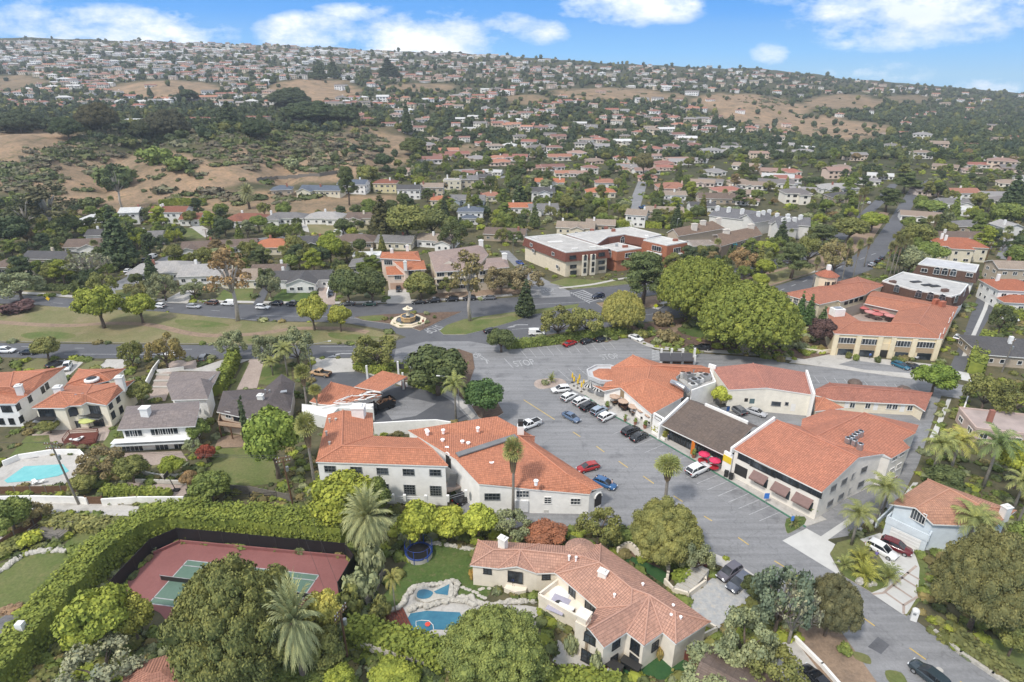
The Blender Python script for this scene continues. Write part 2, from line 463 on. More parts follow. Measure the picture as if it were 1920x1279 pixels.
  # ---- palms
 for k in range(2):
  c=MB();rng=np.random.default_rng(5+k)
  for i in range(46):
   a=i*2.4+rnd.uniform(-.2,.2);e=R(75)-i/46*R(105)
   d=Vector((math.cos(a)*math.cos(e),math.sin(a)*math.cos(e),math.sin(e)))
   h=d.cross(Vector((0,0,1)));h=h.normalized()if h.length>.1 else Vector((1,0,0));n_=h.cross(d)
   b=Vector((0,0,9.6))+d*.75;L_=rnd.uniform(1.05,1.4)
   c.tube([Vector((0,0,9.5)),b],[.04,.03],3,0,False)
   tips=[b+(d*math.cos(t)+h*math.sin(t))*L_*(1-.12*abs(t))-Vector((0,0,.28*L_))*(.3+abs(t))for t in np.linspace(-1.5,1.5,10)]
   for j in range(9):
    mid=(tips[j]+tips[j+1])/2-(tips[j]+tips[j+1]-2*b).normalized()*.0
    c.poly([b,tips[j]*.85+mid*.15,b+(mid-b)*.86+n_*.03])
  sk=MB()
  for i in range(60):
   a=i*2.4;z=9.2-i/60*1.9;r=.75-i/60*.35
   p=Vector((math.cos(a)*r,math.sin(a)*r,z));t_=Vector((-math.sin(a),math.cos(a),0))*.3
   q=Vector((math.cos(a)*r*.75,math.sin(a)*r*.75,z-1.0))
   sk.poly([Vector((0,0,z+.35))+t_*.2,Vector((0,0,z+.35))-t_*.2,p-t_,q-t_*.4,q+t_*.5,p+t_])
  t=MB();t.tube([(0,0,-.3),(.06,0,3),(.02,.05,6.5),(0,0,9.6)],[.32,.24,.2,.2],8)
  PRO.setdefault('fanpalm',[]).append(dict(R=2.1,H=11.2,crown=c.mesh('fronds',['leaf']),trunk=t.mesh('trunk',['bark_grey'],smooth=True),skirt=sk.mesh('dead_skirt',['dead_frond'])))
 def frond(c,base,a,e,L_,droop,w,seg=7,leaflets=True):
  p=Vector(base);d=Vector((math.cos(a)*math.cos(e),math.sin(a)*math.cos(e),math.sin(e)));s=L_/seg;pts=[p.copy()]
  for i in range(seg):
   p=p+d*s;pts.append(p.copy());d=(d+Vector((0,0,-droop*(i+1)/seg))).normalized()
  side=Vector((-math.sin(a),math.cos(a),0))
  for i in range(seg):
   w0=w*(.35+.65*math.sin(math.pi*min(1,(i+.3)/seg*.9+.05)));w1=w*(.35+.65*math.sin(math.pi*min(1,(i+1.3)/seg*.9+.05)))if i<seg-1 else .05
   for sg in(-1,1):
    A,B=pts[i],pts[i+1];m1=(A+B)/2;st=(B-A)
    for(u0,u1,P0,P1,ww)in((0,.5,A,m1,w0),(.5,1,m1,B,w1)):
     o=side*sg*ww+st*.9-Vector((0,0,ww*.42))
     c.poly([P0,P0+(P1-P0)*.8,P0+(P1-P0)*.8+o*.97,P0+(P1-P0)*.3+o])
 c=MB()
 for i in range(110):
  e=R(82)-(i/110)**.85*R(135)
  frond(c,(0,0,5.6),i*2.39996,e,3.7*rnd.uniform(.9,1.08),.28,.42)
 t=MB();t.tube([(0,0,-.4),(0,0,2.5),(0,0,5),(0,0,5.8)],[.62,.5,.5,.7],10)
 fr=crown_mb(8,[(0,0,5.9,.5)],.25,160,core=.7)
 PRO['datepalm']=[dict(R=3.9,H=9.0,crown=c.mesh('fronds',['leaf']),trunk=t.mesh('trunk',['bark'],smooth=True))]
 for k in range(2):
  c=MB()
  for i in range(22):
   e=R(68)-i/22*R(70)
   frond(c,(0,0,6.3),i*2.39996+k,e,3.1*rnd.uniform(.85,1.1),.62,.5)
  t=MB();t.tube([(0,0,-.3),(.05,0,3),(0,0,6.3)],[.24,.17,.13],8)
  PRO.setdefault('queenpalm',[]).append(dict(R=2.7,H=8.4,crown=c.mesh('fronds',['leaf']),trunk=t.mesh('trunk',['bark_grey'],smooth=True)))
 for k in range(2):
  c=MB()
  for i in range(20):frond(c,(0,0,.35),i*2.39996+k,R(70)-i/20*R(60),1.5*rnd.uniform(.8,1.1),.5,.28,5)
  t=MB();t.tube([(0,0,-.2),(0,0,.5)],[.16,.12],7)
  PRO.setdefault('lowpalm',[]).append(dict(R=1.4,H=1.7,crown=c.mesh('fronds',['leaf']),trunk=t.mesh('trunk',['bark'])))
make_protos()
G=dict(olive=(.105,.108,.04),dark=(.06,.073,.034),deep=(.042,.056,.032),mid=(.088,.11,.033),bright=(.135,.155,.028),lime=(.19,.205,.035),yellow=(.22,.2,.045),
 grey=(.16,.16,.12),sage=(.13,.142,.09),brown=(.135,.1,.06),rust=(.16,.105,.06),plum=(.06,.035,.04),red=(.18,.045,.03),palm=(.125,.135,.055),palmgrey=(.17,.175,.1),fig=(.112,.128,.03),blue=(.09,.115,.09))
TREES=[]
NAMES=dict(broad='broadleaf_tree',loose='pepper_tree',fig='fig_tree',pine='pine_tree',conifer='conifer_tree',cypress='cypress_tree',euc='eucalyptus_tree',bare='leafless_tree',oldtree='spreading_tree',shrub='shrub',fanpalm='fan_palm',datepalm='date_palm',queenpalm='feather_palm',lowpalm='young_palm')
CATS=dict(broad='tree',loose='tree',fig='tree',pine='pine',conifer='conifer',cypress='cypress',euc='eucalyptus',bare='tree',oldtree='tree',shrub='shrub',fanpalm='palm',datepalm='palm',queenpalm='palm',lowpalm='palm')
def plant(kind,p,r,h,col,label=None,group=None,parts=True,var=None,cat=None,name=None):
 P=PRO[kind];q=P[(var if var is not None else random.randrange(len(P)))%len(P)]
 col=G[col]if isinstance(col,str)else col
 j=random.uniform(.88,1.14);col=(col[0]*j,col[1]*j*random.uniform(.97,1.03),col[2]*j)
 sc=(r/q['R'],r/q['R'],h/q['H']);rz=random.uniform(0,6.28)
 name=name or NAMES[kind]
 if parts:
  o=thing(name,label or '',cat or CATS[kind],p,rz,group,sc)
  c=bpy.data.objects.new('crown' if 'palm' not in kind else 'fronds',q['crown']);COL.objects.link(c);c.parent=o;c.color=(*col,1)
  t=bpy.data.objects.new('trunk',q['trunk']);COL.objects.link(t);t.parent=o
  if 'skirt' in q:
   s=bpy.data.objects.new('dead_skirt',q['skirt']);COL.objects.link(s);s.parent=o
 else:
  o=bpy.data.objects.new(name,q['solo']if 'solo' in q else q['crown']);COL.objects.link(o)
  o.location=p;o.rotation_euler.z=rz;o.scale=sc;o.color=(*col,1)
  tag(o,label or '',cat or CATS[kind],group)
 TREES.append((p[0],p[1],r))
 return o
def tree(kind,px,yb,wpx,ytop,col,label,group=None,**kw):
 """a tree whose foot shows at (px, yb), crown wpx wide, top at ytop"""
 p=grd(px,yb);lo,hi=.3,60.0
 for _ in range(30):
  h=(lo+hi)/2;c=Vector((p.x,p.y,p.z+h*.6));q=proj(c);r=wpx/2*q[2]/FPX;al=math.atan2(CAMZ-c.z,c.y)
  e=math.hypot(.4*h*math.cos(al),.8*r*math.sin(al))if kind not in('fanpalm','cypress','conifer','euc')else .4*h*math.cos(al)
  if q[1]-e*FPX/q[2]>ytop:lo=h
  else:hi=h
 h=max(h,.5 if kind=='shrub' or kind=='lowpalm' else r*.7)
 return plant(kind,p,r,h,col,label,group,**kw)
def hedge(name,label,pts,w,h,col,group=None,leaf=.42,dens=9,close=False,taper=.85,lump=.16,cat='hedge',seed=1,top_only=False,hts=None,shade=.9):
 """clipped or loose hedge along a ground line (pixels): leafy skin over a solid core"""
 rng=np.random.default_rng(seed);P=[grd(*p)for p in pts];core=MB();V=[];Nn=[]
 K=len(P)
 for i in range(K-1):
  a,b=P[i],P[i+1];ln=(b-a).length;t=(b-a)/max(ln,.01);s=Vector((-t.y,t.x,0));steps=max(1,int(ln/2.2))
  ha=h if hts is None else hts[i];hb=h if hts is None else hts[i+1]
  for k in range(steps):
   c=a+(b-a)*((k+.5)/steps);hh=(ha+(hb-ha)*(k+.5)/steps)*rng.uniform(1-lump*.5,1+lump*.5);ww=w*rng.uniform(1-lump*.4,1+lump*.5)
   core.box((c.x,c.y,c.z+hh*.46-.05),(ln/steps*1.12,ww*.86,hh*.92),math.atan2(t.y,t.x))
   n=int((ww+2*hh)*(ln/steps)*dens)
   u=rng.uniform(-.55,.55,n)*ln/steps;q=rng.uniform(0,ww+2*hh,n)
   side=np.where(q<hh,-1,np.where(q>hh+ww,1,0))
   y=np.where(side==0,q-hh-ww/2,side*ww/2);z=np.where(side==-1,q,np.where(side==1,q-hh-ww,hh))
   y=y*np.where(side==0,1,1-(1-taper)*z/hh)
   jt=rng.normal(0,.5,n);bulge=np.abs(rng.normal(0,lump,n))
   pp=np.stack([c.x+t.x*u+s.x*y,c.y+t.y*u+s.y*y,c.z+z],1)
   nn=np.stack([s.x*side,s.y*side,(side==0)*1.0+.25],1)
   pp=pp+nn*bulge[:,None]
   V.append(pp);Nn.append(nn+rng.normal(size=nn.shape)*.5)
 v,f=quads(rng,np.concatenate(V),np.concatenate(Nn),leaf)
 core.raw(v.tolist(),f.tolist())
 o=core.build(name,['leaf'],col=G[col]if isinstance(col,str)else col)
 return tag(o,label,cat,group)
 # ---------------------------------------------------------------- buildings
def inset_loop(P,d):
 n=len(P);ar=sum(P[k].x*P[(k+1)%n].y-P[(k+1)%n].x*P[k].y for k in range(n));sg=1 if ar>0 else-1
 out=[]
 for k in range(n):
  a,b,c=P[k-1],P[k],P[(k+1)%n]
  t1=(b-a).to_2d();t2=(c-b).to_2d()
  if t1.length<1e-4 or t2.length<1e-4:out.append(Vector((b.x,b.y)));continue
  t1.normalize();t2.normalize()
  n1=Vector((-t1.y,t1.x))*sg;n2=Vector((-t2.y,t2.x))*sg
  m=n1+n2;q=m.length_squared
  m=n1 if q<.3 else m*(2/q)
  out.append(Vector((b.x,b.y))+m*d)
 return out,sg
FOOT=[]
class Bld:
 """a building whose corners are given as (pixel x, pixel y, height in metres)"""
 def __init__(s,name,label,cat,V,group=None):
  s.V={k:at(*v)if len(v)==3 else Vector(v[:3])for k,v in V.items()}
  c=sum((Vector(v)for v in s.V.values()),Vector())/len(s.V)
  s.o=Vector((c.x,c.y,0));s.root=thing(name,label,cat,s.o,0,group);s.segs=[]
 def roof(s,faces,col,mat='tile',thick=.24,name='roof',soffit='white',lift=0):
  mb=MB();V=s.V;edges={}
  for f in faces:
   pts=[V[k]+Vector((0,0,lift))for k in f]
   nz=sum((pts[i].x*pts[(i+1)%len(pts)].y-pts[(i+1)%len(pts)].x*pts[i].y)for i in range(len(pts)))
   f=list(f)
   if nz<0:pts.reverse();f.reverse()
   un=Vector((0,0,0))
   for i in range(1,len(pts)-1):un+=(pts[i]-pts[0]).cross(pts[i+1]-pts[0])
   un.normalize();tris=tessellate_polygon([[Vector((p.x,p.y,0))for p in pts]])if len(pts)>3 else[(0,1,2)]
   for tr in tris:
    q=[pts[i]for i in tr]
    if(q[1]-q[0]).cross(q[2]-q[0]).z<0:q.reverse()
    mb.un[len(mb.f)]=un;mb.poly(q,0);mb.poly([p-Vector((0,0,thick))for p in reversed(q)],1)
   for i in range(len(f)):
    k=tuple(sorted((f[i],f[(i+1)%len(f)])));edges.setdefault(k,[]).append((pts[i],pts[(i+1)%len(f)]))
  for k,e in edges.items():
   if len(e)==1:
    a,b=e[0];d=Vector((0,0,thick));mb.poly([a-d,b-d,b,a],1)
   elif len(e)==2:
    a,b=e[0]
    if mat=='tile' and(a-b).length>1.5:
     u=Vector((0,0,.05));mb.tube([a+u,b+u],.13,6,2)
  r=mb.build(name,[mat,soffit,'coloured'],s.root,col,uv=True,off=s.o);s.rf=r
  return r
 def walls(s,loop,z0,col,inset=.5,skip=(),drop=.12,mat='stucco',name='wall',tops=None):
  P=[s.V[k]if isinstance(k,str)else Vector(k)for k in loop];FOOT.append([(p.x,p.y)for p in P]);Q,sg=inset_loop(P,inset);n=len(P);mb=MB();s.segs=[]
  for i in range(n):
   a,b=Q[i],Q[(i+1)%n];za,zb=P[i].z-drop,P[(i+1)%n].z-drop
   if tops is not None:za=zb=tops
   s.segs.append((a,b,za,zb,sg))
   if i in skip:continue
   q=[Vector((a.x,a.y,z0)),Vector((b.x,b.y,z0)),Vector((b.x,b.y,zb)),Vector((a.x,a.y,za))]
   mb.poly(q if sg>0 else q[::-1])
  w=mb.build(name,[mat],s.root,col,off=s.o);s.wl=w;return w
 def wallpt(s,i,px,py):
  a,b,_,_,sg=s.segs[i];t=(b-a).normalized();n=Vector((t.y,-t.x,0))*sg;d=ray(px,py);o=Vector((0,0,CAMZ))
  k=(Vector((a.x,a.y,0))-o).dot(n)/d.dot(n);return o+d*k,Vector((t.x,t.y,0)),n
 def win(s,i,px,py,w,h,mull=1,bars=0,frame='white',parent=None,arch=False,name='window',glass='glass',lit=None):
  p,t,n=s.wallpt(i,px,py);return window(p,t,n,w,h,s.root,s.o,mull,bars,frame,arch,name,glass)
 def box(s,name,px,py,z,d,rz=0,mat='white',col=None,m=None,parent=None,p=None):
  p=p if p is not None else at(px,py,z);mb=m or MB();mb.box((p.x,p.y,p.z+d[2]/2),d,rz)
  return mb.build(name,[mat],parent or s.root,col,off=s.o)
 def chimney(s,px,py,z,h=2.2,w=1.1,d=.9,rz=0,col=(.75,.74,.7),parent=None,low=1.5):
  p=at(px,py,z);mb=MB();mb.box((p.x,p.y,p.z+(h-low)/2),(w,d,h+low),rz);mb.box((p.x,p.y,p.z+h+.08),(w*1.18,d*1.18,.16),rz);mb.box((p.x,p.y,p.z+h+.3),(w*.6,d*.6,.3),rz)
  return mb.build('chimney',['stucco'],parent or s.rf,col,off=s.o)
 def vents(s,pts,z,r=.16,h=.5,mat='steel',name='roof_vent'):
  for(px,py)in pts:
   p=at(px,py,z);mb=MB();mb.tube([(p.x,p.y,p.z-.5),(p.x,p.y,p.z+h)],r,7);mb.tube([(p.x,p.y,p.z+h),(p.x,p.y,p.z+h+.12)],r*1.5,7)
   mb.build(name,[mat],s.rf,off=s.o)
def window(p,t,n,w,h,parent,off,mull=1,bars=0,frame='white',arch=False,name='window',glass='glass'):
 """frame bars standing proud of the wall with a pane set between them"""
 a=math.atan2(t.y,t.x);mb=MB();z=p.z;f=.09
 c=lambda du,dz:(p.x+t.x*du+n.x*.04,p.y+t.y*du+n.y*.04,z+dz)
 mb.box(c(0,h/2),(w+f,.14,f),a);mb.box(c(0,-h/2),(w+f+.1,.2,f),a);mb.box(c(-w/2,0),(f,.13,h-f),a);mb.box(c(w/2,0),(f,.13,h-f),a)
 for k in range(mull):mb.box(c(-w/2+w*(k+1)/(mull+1),0),(.06,.12,h-f),a)
 for k in range(bars):mb.box(c(0,-h/2+h*(k+1)/(bars+1)),(w-f,.115,.05),a)
 if arch:
  pts=[(math.cos(x)*w/2,h/2+math.sin(x)*w/2)for x in np.linspace(0,math.pi,9)]
  for k in range(8):
   q0,q1=pts[k],pts[k+1];mb.tube([c(*q0),c(*q1)],.06,4)
 o=mb.build(name,[frame],parent,off=off)
 g=MB();e=.035
 q=lambda du,dz:Vector((p.x+t.x*du+n.x*e,p.y+t.y*du+n.y*e,z+dz))
 fc=[q(-w/2,-h/2),q(w/2,-h/2),q(w/2,h/2)]+([q(*k)for k in pts[1:-1]]if arch else[])+[q(-w/2,h/2)]
 if(fc[1]-fc[0]).cross(fc[2]-fc[1]).dot(n)<0:fc.reverse()
 g.poly(fc);g.build('pane',[glass],o,off=off)
 return o
 # ---------------------------------------------------------------- ordinary houses, built from a plan
ROOFC=dict(red=(.42,.15,.085),redbrown=(.28,.115,.075),pinkred=(.4,.19,.13),orange=(.5,.19,.1),grey=(.2,.19,.185),dark=(.1,.095,.095),brown=(.17,.125,.1),tan=(.32,.255,.2),light=(.38,.36,.34),blue=(.12,.14,.175),white=(.6,.6,.58))
WALLC=dict(white=(.8,.79,.76),cream=(.72,.66,.52),beige=(.58,.5,.38),pink=(.68,.5,.42),grey=(.5,.5,.48),yellow=(.68,.6,.36),tan=(.45,.37,.28),blue=(.4,.46,.52))
def gable_roof(mb,x0,x1,y0,y1,z,pitch,hip,oh=.55,along='x',m=0,mu=1,thick=.22):
 """roof over a rectangle; returns ridge height"""
 if along=='y':
  t=MB();zr=gable_roof(t,y0,y1,-x1,-x0,z,pitch,hip,oh,'x',m,mu,thick)
  i=len(mb.v);mb.v+=[(-y,x,zz)for x,y,zz in t.v];mb.f+=[tuple(i+k for k in f)for f in t.f];mb.m+=t.m;return zr
 a0,a1,b0,b1=x0-oh,x1+oh,y0-oh,y1+oh;w=(b1-b0)/2;zr=z+w*pitch;c=(b0+b1)/2;ins=w*hip
 A,B,C,D=(a0,b0,z),(a1,b0,z),(a1,b1,z),(a0,b1,z);E,F=(a0+ins,c,zr),(a1-ins,c,zr)
 dn=lambda p:(p[0],p[1],p[2]-thick)
 top=[[A,B,F,E],[C,D,E,F]]
 if hip>0:top+=[[B,C,F],[D,A,E]]
 for f in top:mb.poly(f,m);mb.poly([dn(p)for p in reversed(f)],mu)
 eds=[(A,B),(C,D)]+([(B,C),(D,A)]if hip>0 else[(B,F),(F,C),(D,E),(E,A)])
 for p,q in eds:mb.poly([dn(p),dn(q),q,p],mu)
 return zr
def house(px,py,w,d,rot,st,roof,rc,wc,label,group=None,hip=1.0,pitch=.38,wings=(),chim=1,wins=True,garage=False,parts=True,mat=None,cat='house',p=None,seed=0,zoff=0,name='house',bands=None):
 """w x d plan (front edge centred on the pixel), rot in degrees; wings = [(x0, x1, y0, y1, along, storeys)]"""
 rn=random.Random(seed+int(px*7+py*3));p=p if p is not None else grd(px,py);p=Vector((p.x,p.y,p.z+zoff))
 rc=ROOFC[rc]if isinstance(rc,str)else rc;wc=WALLC[wc]if isinstance(wc,str)else wc
 mat=mat or('tile' if rc[0]>1.55*rc[1]+.06 else 'shingle')
 root=thing(name,label,cat,p,R(rot),group)
 bodies=[(-w/2,w/2,0,d,'x' if w>=d else 'y',st)]+list(wings)
 rf,wl=MB(),MB();segs=[]
 for k,(x0,x1,y0,y1,al,s_)in enumerate(bodies):
  H=2.9*s_+.3;e=k*.02
  if roof=='flat':
   rf.box(((x0+x1)/2,(y0+y1)/2,H+.05),(x1-x0-.5,y1-y0-.5,.1))
   for(c,dd)in(((x0+x1)/2,y0),((x0+x1)/2,y1)):wl.box((c,dd,H),(x1-x0,.3,.6))
   for(c,dd)in((x0,(y0+y1)/2),(x1,(y0+y1)/2)):wl.box((c,dd,H),(.3,y1-y0-.3,.6))
  else:
   gable_roof(rf,x0,x1,y0,y1,H+.15+e,pitch,hip,.55,al)
   if hip==0:
    hw=(y1-y0)/2 if al=='x' else(x1-x0)/2;zt=H+hw*pitch+.1
    if al=='x':
     for xx in(x0,x1):wl.poly([(xx,y0,H-.01),(xx,y1,H-.01),(xx,(y0+y1)/2,zt)])
    else:
     for yy in(y0,y1):wl.poly([(x0,yy,H-.01),(x1,yy,H-.01),((x0+x1)/2,yy,zt)])
  for a,b in(((x0,y0),(x1,y0)),((x1,y0),(x1,y1)),((x1,y1),(x0,y1)),((x0,y1),(x0,y0))):
   wl.poly([(*a,-2.5),(*b,-2.5),(*b,H+e),(*a,H+e)])
   segs.append((a,b,s_,k))
 r=rf.build('roof',[mat if roof!='flat' else 'flat_roof','white'],root,rc,uv=True)
 wl.build('wall',['stucco'],root,wc)
 for c in range(chim):
  mb=MB();x=rn.uniform(-.4,.4)*w;hh=2.9*st+min(w,d)*pitch*.5+1.6
  mb.box((x,d*rn.choice((.35,.6)),hh-1.2),(.9,.8,2.8));mb.box((x,d*.5,hh+.1),(.001,.001,.001))if False else None;cc=mb.build('chimney',['stucco'],r,rn.choice((WALLC['white'],(.33,.14,.1),wc)))
 if wins:
  for(a,b,s_,k)in segs:
   A,B=Vector((*a,0)),Vector((*b,0));ln=(B-A).length;t=(B-A)/ln;n=Vector((t.y,-t.x,0))
   wn=Vector((n.x*math.cos(R(rot))-n.y*math.sin(R(rot)),n.x*math.sin(R(rot))+n.y*math.cos(R(rot)),0))
   if wn.dot(Vector((0,0,CAMZ))-p)<0:continue
   c=int(max(1,ln//3.2))
   for sy in range(int(s_)):
    for i in range(c):
     q=A+t*ln*(i+.5+rn.uniform(-.12,.12))/c;ww=rn.choice((1.1,1.5,1.9));hh=rn.choice((1.1,1.3))
     inside=any(x0-.1<q.x+n.x*.3<x1+.1 and y0-.1<q.y+n.y*.3<y1+.1 for j,(x0,x1,y0,y1,_,s2)in enumerate(bodies)if j!=k and s2>sy)
     if inside:continue
     if sy==0 and garage and k==(len(bodies)-1)and i==0 and abs(n.y)>.5:
      mb=MB();g=A+t*ln*.5;mb.box((g.x+n.x*.03,g.y+n.y*.03,1.05),(min(ln-1,4.8),.12,2.1),math.atan2(t.y,t.x))
      for z in(.55,1.05,1.55):mb.box((g.x+n.x*.1,g.y+n.y*.1,z),(min(ln-1,4.8),.04,.06),math.atan2(t.y,t.x))
      mb.build('garage_door',['white'],root);break
     window(Vector((q.x,q.y,2.9*sy+1.6)),t,n,ww,hh,root,None,1 if ww>1.2 else 0,0)
 return root
 # ---------------------------------------------------------------- vehicles
def car_proto(kind):
 sp=dict(
 sedan=dict(L=4.75,W=1.84,body=[(-2.37,.72,.42,.8),(-2.3,.84,.3,.98),(-1.6,.9,.24,1.0),(0,.92,.22,.98),(1.3,.91,.22,.95),(1.95,.88,.25,.86),(2.3,.78,.3,.72),(2.37,.62,.4,.6)],
 cab=[(-1.95,.74,.98,.7),(-1.15,.76,1.36,.62),(-.2,.77,1.46,.62),(.35,.77,1.44,.61),(1.2,.74,.97,.7)],wx=(-1.42,1.42),wr=.34),
 suv=dict(L=4.75,W=1.92,body=[(-2.37,.76,.5,.98),(-2.3,.88,.36,1.08),(-1.5,.95,.3,1.1),(0,.96,.28,1.08),(1.2,.95,.28,1.05),(1.9,.92,.3,.98),(2.28,.82,.36,.84),(2.37,.66,.46,.7)],
 cab=[(-2.3,.8,1.08,.74),(-1.95,.82,1.6,.66),(-1.0,.83,1.72,.67),(.2,.82,1.69,.66),(1.2,.8,1.07,.76)],wx=(-1.42,1.42),wr=.38),
 wagon=dict(L=4.6,W=1.85,body=[(-2.3,.74,.46,.86),(-2.22,.86,.32,.98),(-1.5,.91,.26,1.0),(0,.92,.24,.98),(1.2,.91,.24,.95),(1.85,.88,.26,.87),(2.22,.78,.32,.74),(2.3,.62,.42,.62)],
 cab=[(-2.22,.76,.98,.72),(-1.75,.77,1.38,.62),(-.8,.78,1.52,.63),(.2,.78,1.48,.62),(1.25,.76,.97,.7)],wx=(-1.38,1.38),wr=.34),
 pickup=dict(L=5.7,W=2.0,body=[(-2.85,.88,.55,1.05),(-2.8,.96,.42,1.08),(-.4,.99,.38,1.1),(.2,.99,.36,1.12),(1.5,.98,.36,1.12),(2.5,.95,.38,1.08),(2.8,.88,.42,.95),(2.85,.74,.5,.8)],
 cab=[(-.55,.88,1.12,.8),(-.35,.88,1.75,.74),(.4,.88,1.86,.74),(.95,.87,1.82,.73),(1.65,.86,1.12,.8)],wx=(-1.75,1.75),wr=.42),
 van=dict(L=4.9,W=1.95,body=[(-2.45,.84,.45,1.1),(-2.4,.93,.32,1.16),(0,.96,.28,1.15),(1.2,.95,.28,1.12),(2.0,.9,.32,1.0),(2.38,.8,.38,.86),(2.45,.64,.48,.7)],
 cab=[(-2.4,.9,1.15,.88),(-2.3,.9,1.9,.8),(-.8,.91,1.96,.8),(.7,.88,1.9,.76),(1.75,.84,1.05,.78)],wx=(-1.5,1.5),wr=.36))[kind]
 b=MB();st=sp['body'];K=len(st);i0=0
 for(x,hw,z0,z1)in st:
  r=.16
  for y,z in((-hw*.9,z0),(-hw,z0+.14),(-hw,z1-r),(-hw+r*.75,z1),(0,z1+.03),(hw-r*.75,z1),(hw,z1-r),(hw,z0+.14),(hw*.9,z0)):b.v.append((x,y,z))
 for k in range(K-1):
  for j in range(9):
   a=k*9+j;c=k*9+(j+1)%9
   b.f.append((a,a+9,c+9,c));b.m.append(0)
 b.f.append(tuple(range(8,-1,-1)));b.m.append(0);b.f.append(tuple((K-1)*9+j for j in range(9)));b.m.append(0)
 g=MB();cs=sp['cab'];base=cs[0][2]
 for(x,hb,zt,ht)in cs:g.v+=[(x,-hb*1.02,min(base,zt)-.04),(x,-ht,zt),(x,ht,zt),(x,hb*1.02,min(base,zt)-.04)]
 for k in range(len(cs)-1):
  for j in range(3):
   a=k*4+j;g.f.append((a,a+4,a+5,a+1)[::-1]);g.m.append(0)
   # painted roof and pillars over the glass
 for k in range(1,len(cs)-2):
  (x0,b0,z0,t0),(x1,b1,z1,t1)=cs[k],cs[k+1]
  u=.025
  b.poly([(x0,-t0-.02,z0+u),(x1,-t1-.02,z1+u),(x1,t1+.02,z1+u),(x0,t0+.02,z0+u)])
  for sg in(-1,1):b.poly([(x0,sg*(t0+.02),z0+u),(x0,sg*(t0+.045),z0-.1),(x1,sg*(t1+.045),z1-.1),(x1,sg*(t1+.02),z1+u)][::sg])
 for k in((0,1),(len(cs)-1,len(cs)-2)):
  (x0,b0,z0,t0),(x1,b1,z1,t1)=cs[k[0]],cs[k[1]]
  for sg in(-1,1):b.tube([(x0,sg*b0,base-.03),(x1,sg*(t1+.02),z1)],.055,5)
 mid=cs[2]
 for sg in(-1,1):b.tube([(mid[0],sg*mid[1]*1.02,base-.03),(mid[0],sg*(mid[3]+.03),mid[2])],.05,4)
 if kind=='van':
  for sg in(-1,1):b.poly([(-2.36,sg*.93,1.1),(-.2,sg*.945,1.1),(-.2,sg*.82,1.9),(-2.26,sg*.82,1.87)][::sg])
 if kind=='pickup':
  for sg in(-1,1):b.box((-1.65,sg*.9,1.2),(2.3,.1,.22))
  b.box((-2.78,0,1.2),(.1,1.7,.22))
 e=thing('car','','car');parts=[]
 bo=b.build('body',['paint'],e,(.5,.5,.5),smooth=False)
 bo.data.polygons.foreach_set('use_smooth',[True]*len(bo.data.polygons))
 gl=g.build('windows',['car_glass'],e)
 if kind=='pickup':
  q=MB();q.box((-1.65,0,1.13),(2.2,1.7,.02));q.build('truck_bed',['black'],e)
 def wheel():
  w=MB();w.tube([(0,-.11,0),(0,.11,0)],sp['wr'],14);return w
 wm=wheel().mesh('wheel',['rubber']);rm=MB();rm.tube([(0,-.125,0),(0,.125,0)],sp['wr']*.6,10);rmm=rm.mesh('rim',['rim'])
 for x in sp['wx']:
  for sg in(-1,1):
   w=bpy.data.objects.new('wheel',wm);COL.objects.link(w);w.parent=e;w.location=(x,sg*(sp['W']/2-.1),sp['wr'])
   q=bpy.data.objects.new('rim',rmm);COL.objects.link(q);q.parent=w
 fx,rx=st[-2][0],st[0][0];fz=st[-2][3]-.1;rz_=st[1][3]-.2
 for sg in(-1,1):
  l=MB();l.box((fx+.02,sg*(st[-2][1]-.16),fz),(.16,.34,.14));l.build('headlight',['lamp_clear'],e)
  l=MB();l.box((rx+.02,sg*(st[1][1]-.18),rz_),(.14,.26,.18));l.build('taillight',['lamp_red'],e)
 return kids(e)
CARS={}
PAINT=dict(white=(.8,.8,.79),silver=(.42,.43,.45),grey=(.13,.135,.145),black=(.012,.012,.014),blue=(.03,.06,.15),navy=(.012,.02,.045),red=(.35,.012,.012),maroon=(.13,.01,.015),teal=(.02,.12,.19),brown=(.11,.055,.03),green=(.015,.05,.04),steel=(.1,.15,.24))
def car(kind,a,b,col,label,group=None,z=0,name=None,sc=1,p=None,rz=None):
 """a vehicle heading from pixel a to pixel b, centred between them on the ground"""
 if kind not in CARS:o=CARS[kind]=car_proto(kind);fresh=True
 else:
  o=dup(CARS[kind]);fresh=False
 if p is None:
  A,B=grd(*a),grd(*b);p=(A+B)/2;rz=math.atan2(B.y-A.y,B.x-A.x)
 o.location=(p.x,p.y,p.z+z+.03);o.rotation_euler.z=rz;o.scale=(sc,)*3
 o.name=name or dict(sedan='parked_car',suv='parked_suv',wagon='parked_hatchback',pickup='pickup_truck',van='parked_van')[kind]
 tag(o,label,dict(sedan='car',suv='car',wagon='car',pickup='pickup',van='van')[kind],group)
 for c in o.children:
  if c.name.split('.')[0]=='body':c.color=(*(PAINT[col]if isinstance(col,str)else col),1)
 KIDS[o.name]=list(o.children)
 return o
